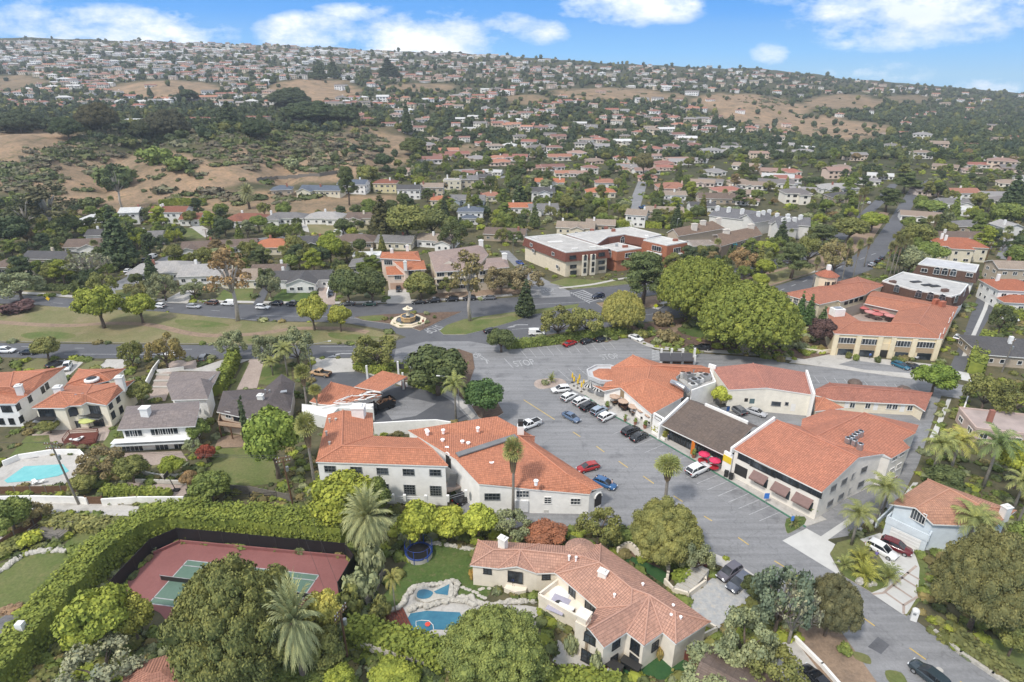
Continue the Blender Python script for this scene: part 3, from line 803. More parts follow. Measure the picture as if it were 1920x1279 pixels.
 # ---------------------------------------------------------------- camera, light, sky
cam=bpy.data.cameras.new('camera');co=bpy.data.objects.new('camera',cam);COL.objects.link(co)
co.location=(0,0,CAMZ);co.rotation_euler=(math.pi/2-PIT,0,0);cam.sensor_width=36;cam.lens=FPX/1920*36;cam.clip_end=20000;cam.clip_start=1
S.camera=co
SUN_EL,SUN_AZ=R(52),R(224)
sd=Vector((math.sin(SUN_AZ)*math.cos(SUN_EL),math.cos(SUN_AZ)*math.cos(SUN_EL),math.sin(SUN_EL)))
sl=bpy.data.lights.new('sun','SUN');sl.energy=2.4;sl.angle=R(7);sl.color=(1,.95,.88)
so=bpy.data.objects.new('sun',sl);COL.objects.link(so);so.rotation_euler=(-sd).to_track_quat('-Z','Y').to_euler();so.location=(0,0,300)
S.view_settings.view_transform='Standard';S.view_settings.look='None';S.view_settings.exposure=0.42;S.view_settings.gamma=1
wd=bpy.data.worlds.new('World');S.world=wd;wd.use_nodes=True
nt=wd.node_tree;bg=nt.nodes['Background'];bg.inputs['Strength'].default_value=.125
tc=N(nt,'ShaderNodeTexCoord').outputs['Generated']
sx=N(nt,'ShaderNodeSeparateXYZ');L(nt,tc,sx.inputs[0])
def mth(op,a,b=None,c=None,cl=False):
 n=N(nt,'ShaderNodeMath',operation=op);n.use_clamp=cl
 for i,v in enumerate((a,b,c)):
  if v is None:continue
  if hasattr(v,'is_linked'):L(nt,v,n.inputs[i])
  else:n.inputs[i].default_value=v
 return n.outputs[0]
sky=N(nt,'ShaderNodeTexSky',sky_type='NISHITA');sky.sun_disc=False;sky.sun_elevation=SUN_EL;sky.sun_rotation=SUN_AZ
sky.air_density=1.0;sky.dust_density=.2;sky.ozone_density=3.5
zz=mth('MULTIPLY_ADD',mth('MAXIMUM',sx.outputs[2],0.0),4.0,.13)
cv=N(nt,'ShaderNodeCombineXYZ');L(nt,sx.outputs[0],cv.inputs[0]);L(nt,sx.outputs[1],cv.inputs[1]);L(nt,zz,cv.inputs[2])
L(nt,cv.outputs[0],sky.inputs['Vector'])
yy=mth('MAXIMUM',sx.outputs[1],.02);qx=mth('DIVIDE',sx.outputs[0],yy);qz=mth('DIVIDE',sx.outputs[2],yy)
cq=N(nt,'ShaderNodeCombineXYZ');L(nt,qx,cq.inputs[0]);L(nt,mth('MULTIPLY',qz,2.2),cq.inputs[1])
n1=noise(nt,cq.outputs[0],9,7,.62);n2=noise(nt,cq.outputs[0],3.5,4,.55)
tot=None
for(px,py,rx,ry,s)in((230,62,200,52,1.0),(60,40,110,55,.62),(575,64,95,42,1.1),(800,76,130,55,1.25),(860,32,60,24,.62),(950,48,70,26,.7),(1020,60,55,26,.85),
 (1185,8,135,44,1.2),(1720,18,225,72,1.15),(1640,70,120,30,.7),(1445,98,42,26,.6),(1845,164,80,24,.8),(1640,138,120,28,.5),(670,22,90,20,.6),(1600,-40,400,60,.6),(400,-80,500,70,.6)):
 d=ray(px,py);e=ray(px,py-ry);ax,az=d.x/d.y,d.z/d.y;rz_=abs(e.z/e.y-az);rxx=rx/1254
 u=mth('DIVIDE',mth('SUBTRACT',qx,ax),rxx);v=mth('DIVIDE',mth('SUBTRACT',qz,az),rz_)
 r2=mth('ADD',mth('MULTIPLY',u,u),mth('MULTIPLY',v,v))
 k=mth('MULTIPLY',mth('SUBTRACT',1.0,mth('MULTIPLY',r2,.62)),s);k=mth('MAXIMUM',k,0.0)
 tot=k if tot is None else mth('MAXIMUM',tot,k)
n3=noise(nt,cq.outputs[0],26,6,.65)
dens=mth('ADD',mth('MULTIPLY',tot,.6),mth('ADD',mth('MULTIPLY',mth('SUBTRACT',n1,.52),mth('MINIMUM',mth('MULTIPLY_ADD',tot,2.4,.25),1.9)),mth('MULTIPLY',mth('SUBTRACT',n3,.5),mth('MINIMUM',mth('MULTIPLY',tot,1.2),.7))))
front=ramp(nt,dens,[(.17,0),(.36,.36),(.72,.97)])
hi=N(nt,'ShaderNodeTexNoise');L(nt,tc,hi.inputs['Vector']);hi.inputs['Scale'].default_value=2.6;hi.inputs['Detail'].default_value=7
high=mth('MULTIPLY',ramp(nt,hi.outputs['Fac'],[(.36,0),(.52,1)]),ramp(nt,sx.outputs[2],[(.12,0),(.3,.9)]))
fm=mth('MULTIPLY',front,ramp(nt,sx.outputs[1],[(.3,0),(.55,1)]))
cl=mth('MAXIMUM',fm,high)
hs=N(nt,'ShaderNodeHueSaturation');hs.inputs['Saturation'].default_value=1.12;hs.inputs['Value'].default_value=1.0;L(nt,sky.outputs[0],hs.inputs['Color'])
horiz=ramp(nt,sx.outputs[2],[(0,.34),(.075,0)])
blue=ramp(nt,sx.outputs[2],[(0,(2.6,4.5,6.3)),(.03,(1.6,4.0,7.0)),(.08,(.55,2.7,6.6)),(.2,(.5,1.8,4.6))])
base=mix(nt,hs.outputs[0],blue,ramp(nt,sx.outputs[2],[(.1,.97),(.35,0)]))
cc=mix(nt,(6.6,7.1,7.9),(8.3,8.4,8.5),ramp(nt,n2,[(.4,0),(.6,1)]))
L(nt,mix(nt,base,cc,cl),bg.inputs['Color'])
# ---------------------------------------------------------------- terrain
DRY=[
 (60,268,110,24,1),(30,320,170,40,1),(190,340,140,58,1),(330,335,120,50,1),(310,168,105,17,1),(590,170,85,22,1),(20,155,70,14,.7),(560,300,170,48,1),(690,280,90,42,.9),(470,380,300,25,.8),
 (790,165,70,9,.8),(1140,176,110,11,.9),(1230,183,60,9,.8),(1370,190,80,15,1),(1425,208,95,24,1),(1500,232,90,18,1),(1570,243,95,18,1),(1580,192,75,15,.8),(1600,262,50,9,.6),(1700,186,50,8,.5),(985,186,40,10,.7),(880,285,30,14,.7)]
us=np.linspace(-1.45,1.45,300)
ys=np.concatenate([np.linspace(8,330,24),np.linspace(338,1000,120),np.linspace(1010,2700,110)])
UU,YY=np.meshgrid(us,ys);XX=UU*YY;ZZ=hgt(XX,YY)
rn=np.random.default_rng(1)
ZZ[-1,:]-=60
V=np.stack([XX,YY,ZZ],-1).reshape(-1,3);nu=len(us)
F_=[(r*nu+c,r*nu+c+1,(r+1)*nu+c+1,(r+1)*nu+c)for r in range(len(ys)-1)for c in range(nu-1)]
me=bpy.data.meshes.new('terrain');me.from_pydata(V.tolist(),[],F_)
dep=V[:,1]*CP-(V[:,2]-CAMZ)*SP;PX=CX0+FPX*V[:,0]/dep;PY=CY0-FPX*(V[:,1]*SP+(V[:,2]-CAMZ)*CP)/dep
dry=np.zeros(len(V))
wob=np.sin(V[:,0]*.11+np.sin(V[:,1]*.07)*2)*.12+np.sin(V[:,0]*.05-V[:,1]*.043)*.15
for(x,y,a,b,s)in DRY:
 q=((PX-x)/a)**2+((PY-y)/b)**2+wob
 dry=np.maximum(dry,s*np.clip((1.15-q)/.4,0,1))
dry*=(V[:,1]>335)
gr=np.array((.075,.075,.042));near=np.array((.12,.108,.066));dr=np.array((.31,.215,.15))
g=np.clip((V[:,1]-250)/300,0,1)[:,None]
Cc=(near*(1-g)+gr*g)*(1-dry[:,None])+dr*dry[:,None]
ca=me.color_attributes.new('tint','FLOAT_COLOR','POINT');ca.data.foreach_set('color',np.concatenate([Cc,np.ones((len(V),1))],1).ravel().astype(np.float32))
me.polygons.foreach_set('use_smooth',[True]*len(me.polygons))
m,nt2,b=newmat('soil');p=pos(nt2);vc=N(nt2,'ShaderNodeVertexColor',layer_name='tint').outputs['Color']
c=mix(nt2,vc,ramp(nt2,noise(nt2,p,.045,7,.68),[(.3,(.55,.62,.6)),(.5,(.95,.97,.95)),(.7,(1.3,1.22,1.1))]),1.0,'MULTIPLY')
c=mix(nt2,c,ramp(nt2,noise(nt2,p,.5,5,.7),[(.35,(.75,.8,.75)),(.65,(1.2,1.15,1.1))]),1.0,'MULTIPLY')
c=mix(nt2,c,(.07,.085,.03),ramp(nt2,noise(nt2,p,.11,6,.7),[(.56,0),(.64,.55)]))
L(nt2,c,b.inputs['Base Color']);b.inputs['Roughness'].default_value=.95;b.inputs['Specular IOR Level'].default_value=.125
me.materials.append(m);me.update()
to=bpy.data.objects.new('terrain',me);COL.objects.link(to);to['kind']='structure'
# ---------------------------------------------------------------- ground surfaces
sheetmat('asphalt_dark',(.11,.112,.12),(.13,.131,.138),.08,(.092,.093,.1),.35,.85,.14)
sheetmat('asphalt',(.255,.253,.255),(.225,.225,.228),.06,(.18,.18,.185),.22,.9,.16)
m,q,b=M['asphalt'],M['asphalt'].node_tree,M['asphalt'].node_tree.nodes['Principled BSDF']
sock=b.inputs['Base Color'].links[0].from_socket;pp=pos(q)
wv=N(q,'ShaderNodeVectorMath',operation='MULTIPLY_ADD');nz=N(q,'ShaderNodeTexNoise');nz.inputs['Scale'].default_value=.35;L(q,pp,nz.inputs['Vector']);L(q,nz.outputs['Color'],wv.inputs[0]);wv.inputs[1].default_value=(5,5,5);L(q,pp,wv.inputs[2])
vo=N(q,'ShaderNodeTexVoronoi',feature='DISTANCE_TO_EDGE');vo.inputs['Scale'].default_value=.085;L(q,wv.outputs[0],vo.inputs['Vector'])
c_=mix(q,sock,(.1,.1,.1),ramp(q,vo.outputs['Distance'],[(.003,.3),(.009,0)]))
c_=mix(q,c_,(.11,.11,.11),ramp(q,noise(q,pp,.62,3,.7),[(.66,0),(.74,.5)]))
mpn=N(q,'ShaderNodeMapping');mpn.inputs['Rotation'].default_value=(0,0,R(33));mpn.inputs['Scale'].default_value=(.04,.9,1);L(q,pp,mpn.inputs['Vector'])
c_=mix(q,c_,ramp(q,noise(q,mpn.outputs[0],1,4,.6),[(.35,.86),(.65,1.12)]),1.0,'MULTIPLY');L(q,c_,b.inputs['Base Color'])
sheetmat('asphalt_new',(.095,.097,.106),(.11,.113,.12),.2,(.15,.15,.15),.18,.8,.1)
sheetmat('paving',(.5,.475,.44),(.44,.42,.385),.2,(.36,.34,.31),.5,.9,.12)
sheetmat('brickpave',(.42,.34,.29),(.36,.29,.25),.3,None,1,.9,.2)
sheetmat('lawn_dry',(.235,.2,.105),(.16,.165,.07),.07,(.28,.225,.14),.12,.95,.25)
sheetmat('lawn',(.105,.14,.04),(.16,.165,.065),.12,(.2,.18,.08),.25,.95,.25)
sheetmat('lawn_lush',(.07,.115,.03),(.1,.135,.04),.2,(.14,.14,.06),1,.95,.3)
sheetmat('turf_green',(.035,.095,.035),(.045,.105,.035),.5,None,1,.95,.15)
sheetmat('dirt',(.3,.215,.15),(.24,.175,.125),.15,(.2,.15,.11),.6,.95,.25)
sheetmat('mulch',(.16,.105,.075),(.12,.085,.065),.3,(.2,.15,.1),.8,.95,.35)
sheetmat('court_red',(.27,.115,.105),(.24,.1,.092),.2,None,1,.8,.08)
sheetmat('court_green',(.13,.2,.155),(.115,.185,.14),.2,None,1,.8,.08)
sheetmat('flag',(.45,.44,.42),(.36,.37,.38),.9,(.5,.46,.4),1.4,.85,.15)
plain('paint_white',(.43,.43,.43),.8,.4,1.2);plain('paint_yellow',(.62,.43,.1),.7,.3,1.0);plain('paint_red',(.4,.12,.08),.7,.2);plain('paint_green',(.07,.2,.13),.7,.3,1);plain('paint_blue',(.1,.22,.5),.7,.2)
for nm,c1,c2 in(('pool',(.05,.24,.33),(.09,.32,.4)),('pool_deep',(.03,.14,.22),(.05,.19,.27)),('pool_aqua',(.12,.45,.46),(.18,.52,.52))):
 m,q,b=newmat(nm);L(q,mix(q,c1,c2,ramp(q,noise(q,pos(q),.5,3),[(.35,0),(.65,1)])),b.inputs['Base Color']);b.inputs['Roughness'].default_value=.08
 bp=N(q,'ShaderNodeBump');bp.inputs['Strength'].default_value=.12;L(q,noise(q,pos(q),2.2,3),bp.inputs['Height']);L(q,bp.outputs[0],b.inputs['Normal'])
PAVED=[]
def sheet(name,pts,mat,z=.01,sm=0,kerb=0,side='concrete',world=False):
 if not world and name not in('corner_tree_ground','park_ground','planting_ground'):PAVED.append(pts)
 P=[Vector(p)if world else grd(*p)for p in pts]
 if sm:P=[Vector((q[0],q[1],0))for q in smoothpts([p.to_2d()for p in P],sm)]
 mb=MB()
 if kerb:
  mb.prism([(p[0],p[1])for p in P],-.3,kerb,0,1)
  o=mb.build(name,[mat,side])
 else:
  mb.poly([(p[0],p[1],z)for p in P]);o=mb.build(name,[mat])
  if o.data.polygons[0].normal.z<0:o.data.flip_normals()
 o['kind']='structure';return o
def strip(name,pts,w,mat,z=.02,kerb=0,sm=5,ground=False,world=False):
 """a band of constant width along a pixel line"""
 P=[Vector(p)if world else grd(*p)for p in pts];P=smoothpts([p.to_2d()for p in P],sm,False)if sm else[p.to_2d()for p in P]
 A,B=[],[]
 for i,p in enumerate(P):
  t=(P[min(i+1,len(P)-1)]-P[max(i-1,0)]).normalized();n=Vector((-t.y,t.x));A.append(p+n*w/2);B.append(p-n*w/2)
 mb=MB();zz=(lambda q:float(hgt(q.x,q.y))+z)if ground else(lambda q:z)
 for i in range(len(P)-1):
  q=[(*B[i],zz(B[i])),(*B[i+1],zz(B[i+1])),(*A[i+1],zz(A[i+1])),(*A[i],zz(A[i]))];mb.poly(q)
  if kerb:
   for(u,v)in((0,1),(2,3)):mb.poly([(q[u][0],q[u][1],-.2),(q[v][0],q[v][1],-.2),q[v],q[u]])
 if kerb:
  for(u,v)in((A[0],B[0]),(B[-1],A[-1])):mb.poly([(*u,-.2),(*v,-.2),(*v,z),(*u,z)])
 o=mb.build(name,[mat]);o['kind']='structure';return o
def lines(name,segs,w,mat='paint_white',z=.034):
 mb=MB()
 for(a,b)in segs:
  A,B=grd(*a),grd(*b);t=(B-A).normalized();n=Vector((-t.y,t.x,0))*w/2;u=Vector((0,0,z))
  mb.poly([A+n+u,A-n+u,B-n+u,B+n+u])
 o=mb.build(name,[mat]);o['kind']='structure';return o
def lerp(a,b,t):return(a[0]+(b[0]-a[0])*t,a[1]+(b[1]-a[1])*t)
def row(a,b,dv,n,dv2=None):
 dv2=dv2 or dv
 return[(lerp(a,b,i/(n-1)),(lerp(a,b,i/(n-1))[0]+dv[0]+(dv2[0]-dv[0])*i/(n-1),lerp(a,b,i/(n-1))[1]+dv[1]+(dv2[1]-dv[1])*i/(n-1)))for i in range(n)]
 # roads
sheet('boulevard_road',[(-80,547),(70,555),(150,561),(300,567),(480,571),(640,572),(828,567),(960,558),(1000,553),(1030,549),(1075,543),(1150,537),(1300,519),(1440,491),(1500,471),(1560,441),(1597,413),(1640,376),(1668,345),(1684,345),(1660,378),(1618,416),(1575,458),(1510,488),(1440,508),(1310,541),(1200,557),(1118,567),(1140,589),(1296,567),(1440,541),(1530,513),(1590,487),(1636,455),(1668,412),(1688,380),(1708,352),(1740,337),(1755,341),(1728,353),(1714,380),(1700,410),(1668,470),(1636,505),(1565,531),(1450,557),(1300,592),(1140,613),(1060,622),(1000,632),(960,645),(940,668),(880,672),(760,673),(660,671),(480,673),(120,672),(-80,669),(-80,641),(120,645),(480,648),(660,646),(740,640),(762,632),(720,618),(640,604),(480,602),(300,584),(150,578),(70,572),(-80,566)],'asphalt_dark',.012)
sheet('side_road',[(936,470),(954,470),(985,500),(1022,524),(1068,546),(1070,556),(980,560),(996,540),(985,520)],'asphalt',.016)
sheet('plaza_road',[(742,655),(800,640),(880,640),(938,650),(960,655),(1180,634),(1200,641),(1230,658),(1330,664),(1440,672),(1480,682),(1570,690),(1640,698),(1700,703),(1815,724),(1800,748),(1765,742),(1722,870),(1690,935),(1590,1005),(1532,1015),(1475,1014),(1580,1078),(1700,1150),(1765,1200),(1900,1290),(2010,1360),(1790,1420),(1690,1345),(1500,1163),(1425,1092),(1375,1052),(1310,1028),(1160,985),(960,990),(864,985),(864,930),(960,890),(940,800),(880,790),(790,735),(735,690)],'asphalt',.02)
sheet('alley_road',[(1852,505),(1884,505),(1874,560),(1830,640),(1812,712),(1776,700),(1802,640)],'asphalt_dark',.028)
sheet('alley_drain_pavement',[(1866,505),(1872,505),(1851,580),(1812,668),(1803,668),(1843,580)],'concrete_new',.034)
sheet('alley_drain_pavement',[(1776,748),(1784,748),(1755,822),(1742,822)],'concrete_new',.034)
sheet('alley_apron_pavement',[(1776,692),(1816,700),(1822,716),(1768,706)],'concrete_new',.036)
sheet('station_lot_pavement',[(582,702),(664,696),(702,706),(744,724),(810,731),(846,752),(880,786),(858,792),(700,792),(690,770),(640,770),(590,740)],'asphalt_new',.03)
sheet('station_patch_pavement',[(716,762),(762,744),(818,757),(780,780),(735,788)],'asphalt',.036)
sheet('station_driveway',[(588,672),(668,672),(672,690),(664,697),(584,701)],'paving',.032)
sheet('station_pavement',[(668,694),(760,726),(812,728),(850,748),(884,786),(892,780),(862,744),(812,722),(764,718),(680,690)],'paving',.04)
# islands and the wide grass median
sheet('median_lawn',[(-80,568),(70,574),(150,579),(300,585),(480,604),(560,605),(640,607),(700,619),(748,631),(744,637),(660,644),(480,646),(200,643),(-80,639)],'lawn_dry',kerb=.14)
strip('median_path',[(-40,603),(0,605),(75,610),(140,611),(207,607),(282,610),(350,625),(400,630),(480,627),(555,617),(645,617),(690,624)],2.6,'dirt',.15)
for e in([(40,628),(90,622),(140,628),(130,636),(60,637)],[(330,600),(400,604),(430,612),(350,614)],[(470,636),(560,629),(590,634),(560,640),(480,642)],[(620,624),(680,629),(715,634),(650,638),(620,633)]):
 sheet('grass_lawn',e,'lawn',.146,sm=3)
sheet('fountain_island_lawn',[(664,595),(720,590),(827,586),(866,585),(842,595),(818,606),(788,621),(765,613),(720,606),(680,601)],'mulch',kerb=.14)
sheet('grass_lawn',[(672,595),(718,592),(716,601),(690,602)],'lawn',.146,sm=4)
sheet('corner_island_lawn',[(832,628),(824,621),(838,610),(870,599),(960,586),(1020,579),(1086,570),(1082,577),(1000,590),(960,604),(905,620),(872,628)],'lawn',kerb=.14)
sheet('dry_lawn',[(880,601),(960,588),(1000,584),(990,588),(930,598)],'lawn_dry',.146)
sheet('apartment_lawn',[(1030,531),(1060,522),(1160,528),(1240,520),(1300,512),(1310,518),(1150,536),(1078,542)],'lawn',kerb=.13)
strip('apartment_path',[(1048,541),(1110,534),(1160,524),(1200,520)],1.6,'paving',.14)
sheet('park_lawn',[(1118,569),(1200,559),(1310,544),(1440,511),(1510,491),(1575,462),(1616,424),(1650,398),(1668,398),(1634,452),(1588,484),(1530,510),(1440,538),(1296,565),(1146,587)],'dirt',kerb=.13)
sheet('dry_lawn',[(1390,528),(1450,512),(1510,495),(1540,500),(1520,512),(1440,535),(1395,545)],'lawn_dry',.138)
strip('park_path',[(1228,580),(1262,560),(1290,553),(1340,540),(1440,525),(1530,508)],2.4,'paving',.137)
sheet('grass_lawn',[(1250,566),(1290,556),(1330,556),(1300,566)],'lawn',.139,sm=3)
sheet('park_ground',[(945,652),(1062,626),(1140,616),(1296,596),(1450,560),(1560,536),(1600,550),(1540,620),(1560,664),(1500,676),(1440,668),(1330,661),(1232,655),(1200,636),(1180,631),(960,652)],'mulch',kerb=.13)
strip('park_path',[(1130,640),(1190,622),(1240,628),(1280,612),(1330,606),(1390,610)],2.6,'dirt',.135)
sheet('grass_lawn',[(1270,616),(1320,610),(1400,614),(1430,630),(1380,640),(1300,632)],'lawn_lush',.138,sm=4)
strip('park_pavement',[(1186,634),(1232,652),(1330,659),(1440,666),(1484,674),(1560,684)],2.2,'paving',.14)
sheet('station_corner_ground',[(668,686),(690,672),(740,680),(770,692),(796,712),(776,716),(740,710),(700,696)],'lawn_dry',kerb=.11)
sheet('corner_tree_ground',[(768,700),(800,660),(860,655),(886,664),(890,690),(880,720),(880,760),(856,738),(815,718)],'mulch',kerb=.16)
sheet('corner_tree_ground',[(884,762),(930,750),(944,775),(920,790),(898,784)],'mulch',kerb=.18)
# north side of the boulevard
strip('boulevard_pavement',[(-80,543),(70,551),(150,557),(300,563),(480,567),(640,568),(828,562),(960,553)],2.0,'paving',.14,kerb=1)
sheet('court_road',[(150,560),(228,524),(258,508),(310,480),(345,462),(372,452),(384,458),(366,468),(330,488),(288,512),(262,530),(216,552),(190,563)],'asphalt',.03)
sheet('driveway',[(300,568),(345,544),(365,546),(352,570)],'paving',.15);sheet('driveway',[(474,572),(500,528),(506,540),(492,572)],'asphalt_dark',.15)
sheet('driveway',[(596,572),(598,540),(618,515),(628,515),(630,545),(628,572)],'brickpave',.15);sheet('driveway',[(726,570),(728,545),(765,540),(772,570)],'paving',.15)
sheet('driveway',[(344,432),(372,420),(402,436),(384,446)],'paving',.05);sheet('driveway',[(637,440),(634,402),(640,402),(654,438)],'asphalt_dark',.05)
sheet('driveway',[(566,432),(562,410),(574,410),(580,436)],'paving',.05)
for p_,mt in(([(310,425),(360,428),(385,446),(350,450),(314,440)],'lawn'),([(18,545),(110,540),(140,552),(20,548)],'lawn_dry'),([(215,545),(250,540),(300,545),(292,562),(222,562)],'lawn'),([(405,560),(420,543),(476,540),(470,568),(408,568)],'lawn'),([(505,565),(530,542),(590,552),(594,569),(512,570)],'lawn_lush'),([(575,421),(640,421),(644,440),(582,438)],'lawn_dry'),([(655,425),(690,424),(690,440),(660,440)],'lawn_dry'),([(490,425),(556,424),(560,438),(494,440)],'lawn'),([(288,462),(310,460),(322,468),(296,474)],'lawn_dry'),([(100,520),(140,518),(136,528),(100,528)],'lawn'),([(574,384),(628,376),(632,392),(578,396)],'court_green')):
 sheet('front_lawn',p_,mt,.06)
sheet('building_ground',[(800,562),(828,545),(960,540),(990,548),(960,553)],'dirt',.05)
# south-west houses: drives, lawns, walls of the yards
sheet('driveway',[(88,712),(110,676),(160,676),(128,706)],'paving',.05);sheet('driveway',[(180,692),(200,674),(244,674),(232,694)],'paving',.05)
sheet('driveway',[(316,695),(372,690),(420,674),(470,674),(410,697)],'paving',.05);sheet('parking_pavement',[(312,690),(314,676),(372,676),(368,692)],'brickpave',.055)
sheet('driveway',[(438,732),(468,674),(496,674),(482,728)],'brickpave',.05);sheet('grass_lawn',[(428,736),(458,680),(468,680),(442,734)],'lawn',.06);sheet('grass_lawn',[(484,720),(494,682),(545,682),(548,715),(500,722)],'lawn',.05)
sheet('front_lawn',[(28,692),(70,672),(105,675),(80,696)],'lawn_dry',.05);sheet('front_lawn',[(140,698),(168,676),(198,678),(176,694)],'lawn_dry',.05)
sheet('terrace_ground',[(276,750),(298,692),(330,700),(310,752)],'brickpave',.045)
sheet('back_lawn',[(10,866),(50,818),(92,816),(96,842),(72,858)],'lawn',.05);sheet('patio',[(60,815),(140,800),(208,800),(200,826),(120,832),(64,824)],'brickpave',.045)
sheet('side_lawn',[(186,842),(214,800),(226,800),(208,848)],'lawn',.05)
sheet('pool_deck',[(-40,912),(8,872),(36,862),(100,853),(158,853),(168,866),(150,905),(80,912),(-40,918)],'paving',.05)
sheet('pool_water',[(8,902),(46,875),(118,871),(130,884),(110,893),(62,902),(14,906)],'pool_aqua',.09)
sheet('patio',[(222,850),(340,846),(352,864),(300,874),(240,868)],'brickpave',.045)
sheet('terrace_ground',[(262,880),(300,870),(340,872),(350,892),(300,894)],'lawn_dry',.06);sheet('sport_court_pavement',[(190,925),(240,905),(350,910),(352,932),(300,936)],'brickpave',.05)
sheet('patio',[(402,840),(412,818),(474,814),(474,838)],'dirt',.045);sheet('back_lawn',[(388,905),(404,842),(476,838),(520,870),(525,905),(470,912)],'lawn',.05)
sheet('service_path',[(-60,950),(60,942),(170,942),(262,950),(252,968),(150,966),(-60,962)],'paving',.05)
sheet('slope_ground',[(80,968),(250,968),(222,996),(100,990)],'lawn',.06)
sheet('back_lawn',[(-60,1090),(20,1050),(60,1036),(130,1032),(176,1048),(168,1068),(112,1108),(62,1150),(-60,1165)],'lawn',.05,sm=3)
sheet('back_lawn',[(116,1028),(140,1000),(222,994),(200,1040),(180,1046)],'lawn',.055);sheet('patio',[(-60,1030),(0,1000),(44,1004),(0,1040),(-60,1080)],'paving',.05)
sheet('patio',[(-40,1172),(20,1166),(40,1168),(0,1204),(-40,1215)],'brickpave',.055);sheet('back_lawn',[(-20,1215),(40,1172),(70,1158),(64,1190),(10,1215)],'lawn',.05)
# tennis court
sheet('tennis_court_ground',[(222,1109),(287,1040),(337,1019),(650,1047),(664,1066),(636,1116),(590,1168),(310,1162),(300,1150)],'court_red',.06)
cA,cB,cC,cD=grd(279,1132),grd(352,1051),grd(598,1079),grd(538,1166)
sheet('tennis_court_ground',[cA,cB,cC,cD],'court_green',.066,world=True)
def wl(name,segs,w,mat,z):
 mb=MB()
 for a,b in segs:
  t=(b-a).normalized();n=Vector((-t.y,t.x,0))*w/2;e=t*w/2;u=Vector((0,0,z));mb.poly([a-e+n+u,a-e-n+u,b+e-n+u,b+e+n+u])
 o=mb.build(name,[mat]);o['kind']='structure'
def q4(u,v):return cA.lerp(cB,v).lerp(cD.lerp(cC,v),u)
wl('court_marking',[(cA,cB),(cB,cC),(cC,cD),(cD,cA),(q4(0,.125),q4(1,.125)),(q4(0,.875),q4(1,.875)),(q4(.24,.125),q4(.24,.875)),(q4(.76,.125),q4(.76,.875)),(q4(.24,.5),q4(.76,.5))],.16,'paint_white',.078)
# yard with pools in front
sheet('yard_lawn',[(700,1150),(716,1120),(745,1085),(762,1055),(815,1020),(890,1032),(884,1082),(925,1098),(900,1130),(860,1125),(830,1095),(780,1095),(757,1135)],'lawn_lush',.05,sm=2)
sheet('yard_patio',[(700,1172),(722,1148),(757,1138),(770,1106),(830,1092),(856,1094),(860,1118),(890,1122),(930,1134),(1010,1140),(1010,1180),(900,1200),(820,1215),(760,1195)],'paving',.056,sm=3)
sheet('pool_water',[(751,1182),(770,1151),(800,1146),(862,1149),(872,1170),(838,1182),(812,1181),(790,1190)],'pool_deep',.1)
sheet('spa_water',[(782,1122),(786,1114),(798,1112),(812,1117),(808,1126),(796,1130),(784,1128)],'pool_deep',.75,sm=3);sheet('spa_water',[(814,1116),(843,1102),(840,1123),(818,1120)],'pool_deep',.75)
for(x,y)in((860,1101),(868,1102),(874,1105),(880,1107),(888,1110),(894,1112),(898,1117),(904,1120),(909,1122),(900,1106),(905,1104),(917,1104)):
 c_=grd(x,y);o=sheet('stepping_stone_path',[c_+Vector((math.cos(t)*.36,math.sin(t)*.3,0))for t in np.linspace(0,5.6,8)],'stone_white',.07+x*.00002,world=True)
sheet('house_patio',[(1036,1240),(1046,1200),(1110,1240),(1130,1270),(1100,1280)],'paving',.05)
sheet('planting_ground',[(1120,1010),(1170,1018),(1260,1040),(1320,1060),(1340,1085),(1300,1105),(1250,1085),(1200,1050),(1150,1032)],'mulch',.05)
sheet('sunken_lawn',[(1164,1046),(1178,1041),(1240,1068),(1252,1080),(1244,1096),(1222,1080),(1200,1070)],'turf_green',.07,sm=2)
sheet('steps_path',[(1262,1112),(1306,1072),(1322,1082),(1284,1122)],'paving',.06)
sheet('forecourt_pavement',[(1284,1122),(1336,1084),(1376,1060),(1430,1094),(1392,1140),(1360,1180),(1330,1176),(1300,1150)],'flag',.065)
strip('street_pavement',[(1330,1044),(1376,1064),(1424,1098)],2.2,'paving',.08)
sheet('side_turf_lawn',[(1135,1262),(1190,1246),(1240,1225),(1290,1232),(1330,1262),(1240,1275)],'turf_green',.05)
sheet('verge_ground',[(1500,1166),(1560,1160),(1690,1345),(1600,1345),(1490,1240)],'dirt',.045)
sheet('grass_lawn',[(1600,1222),(1628,1230),(1632,1246),(1604,1236)],'lawn',.06,sm=3);sheet('grass_lawn',[(1660,1258),(1690,1262),(1700,1285),(1668,1280)],'lawn',.06,sm=3)
sheet('street_driveway',[(1440,1200),(1490,1200),(1560,1290),(1580,1340),(1440,1340)],'paving',.05)
# south-east corner
sheet('alley_pavement',[(1467,1014),(1512,991),(1566,1021),(1556,1040),(1580,1083)],'concrete_new',.04)
sheet('front_ground',[(1556,1038),(1570,1018),(1640,1000),(1700,1020),(1740,1060),(1730,1120),(1700,1156),(1640,1115),(1580,1080)],'lawn',kerb=.1,side='brickpave')
sheet('front_driveway',[(1633,1113),(1664,1100),(1668,1070),(1640,1032),(1612,1012),(1650,1000),(1712,1030),(1724,1066),(1720,1120),(1700,1152),(1692,1153)],'concrete_new',.11)
lines('driveway_brick_marking',[((1636,1115),(1656,1113)),((1656,1113),(1718,1062)),((1660,1112),(1694,1136)),((1694,1136),(1720,1120)),((1674,1098),(1710,1122)),((1690,1084),(1722,1104)),((1694,1136),(1694,1152)),((1700,1074),(1724,1088)),((1664,1046),(1702,1030))],.35,'brickpave',.125)
sheet('corner_island_lawn',[(1474,974),(1508,970),(1508,984),(1482,1000),(1474,998)],'lawn_lush',kerb=.19,sm=2)
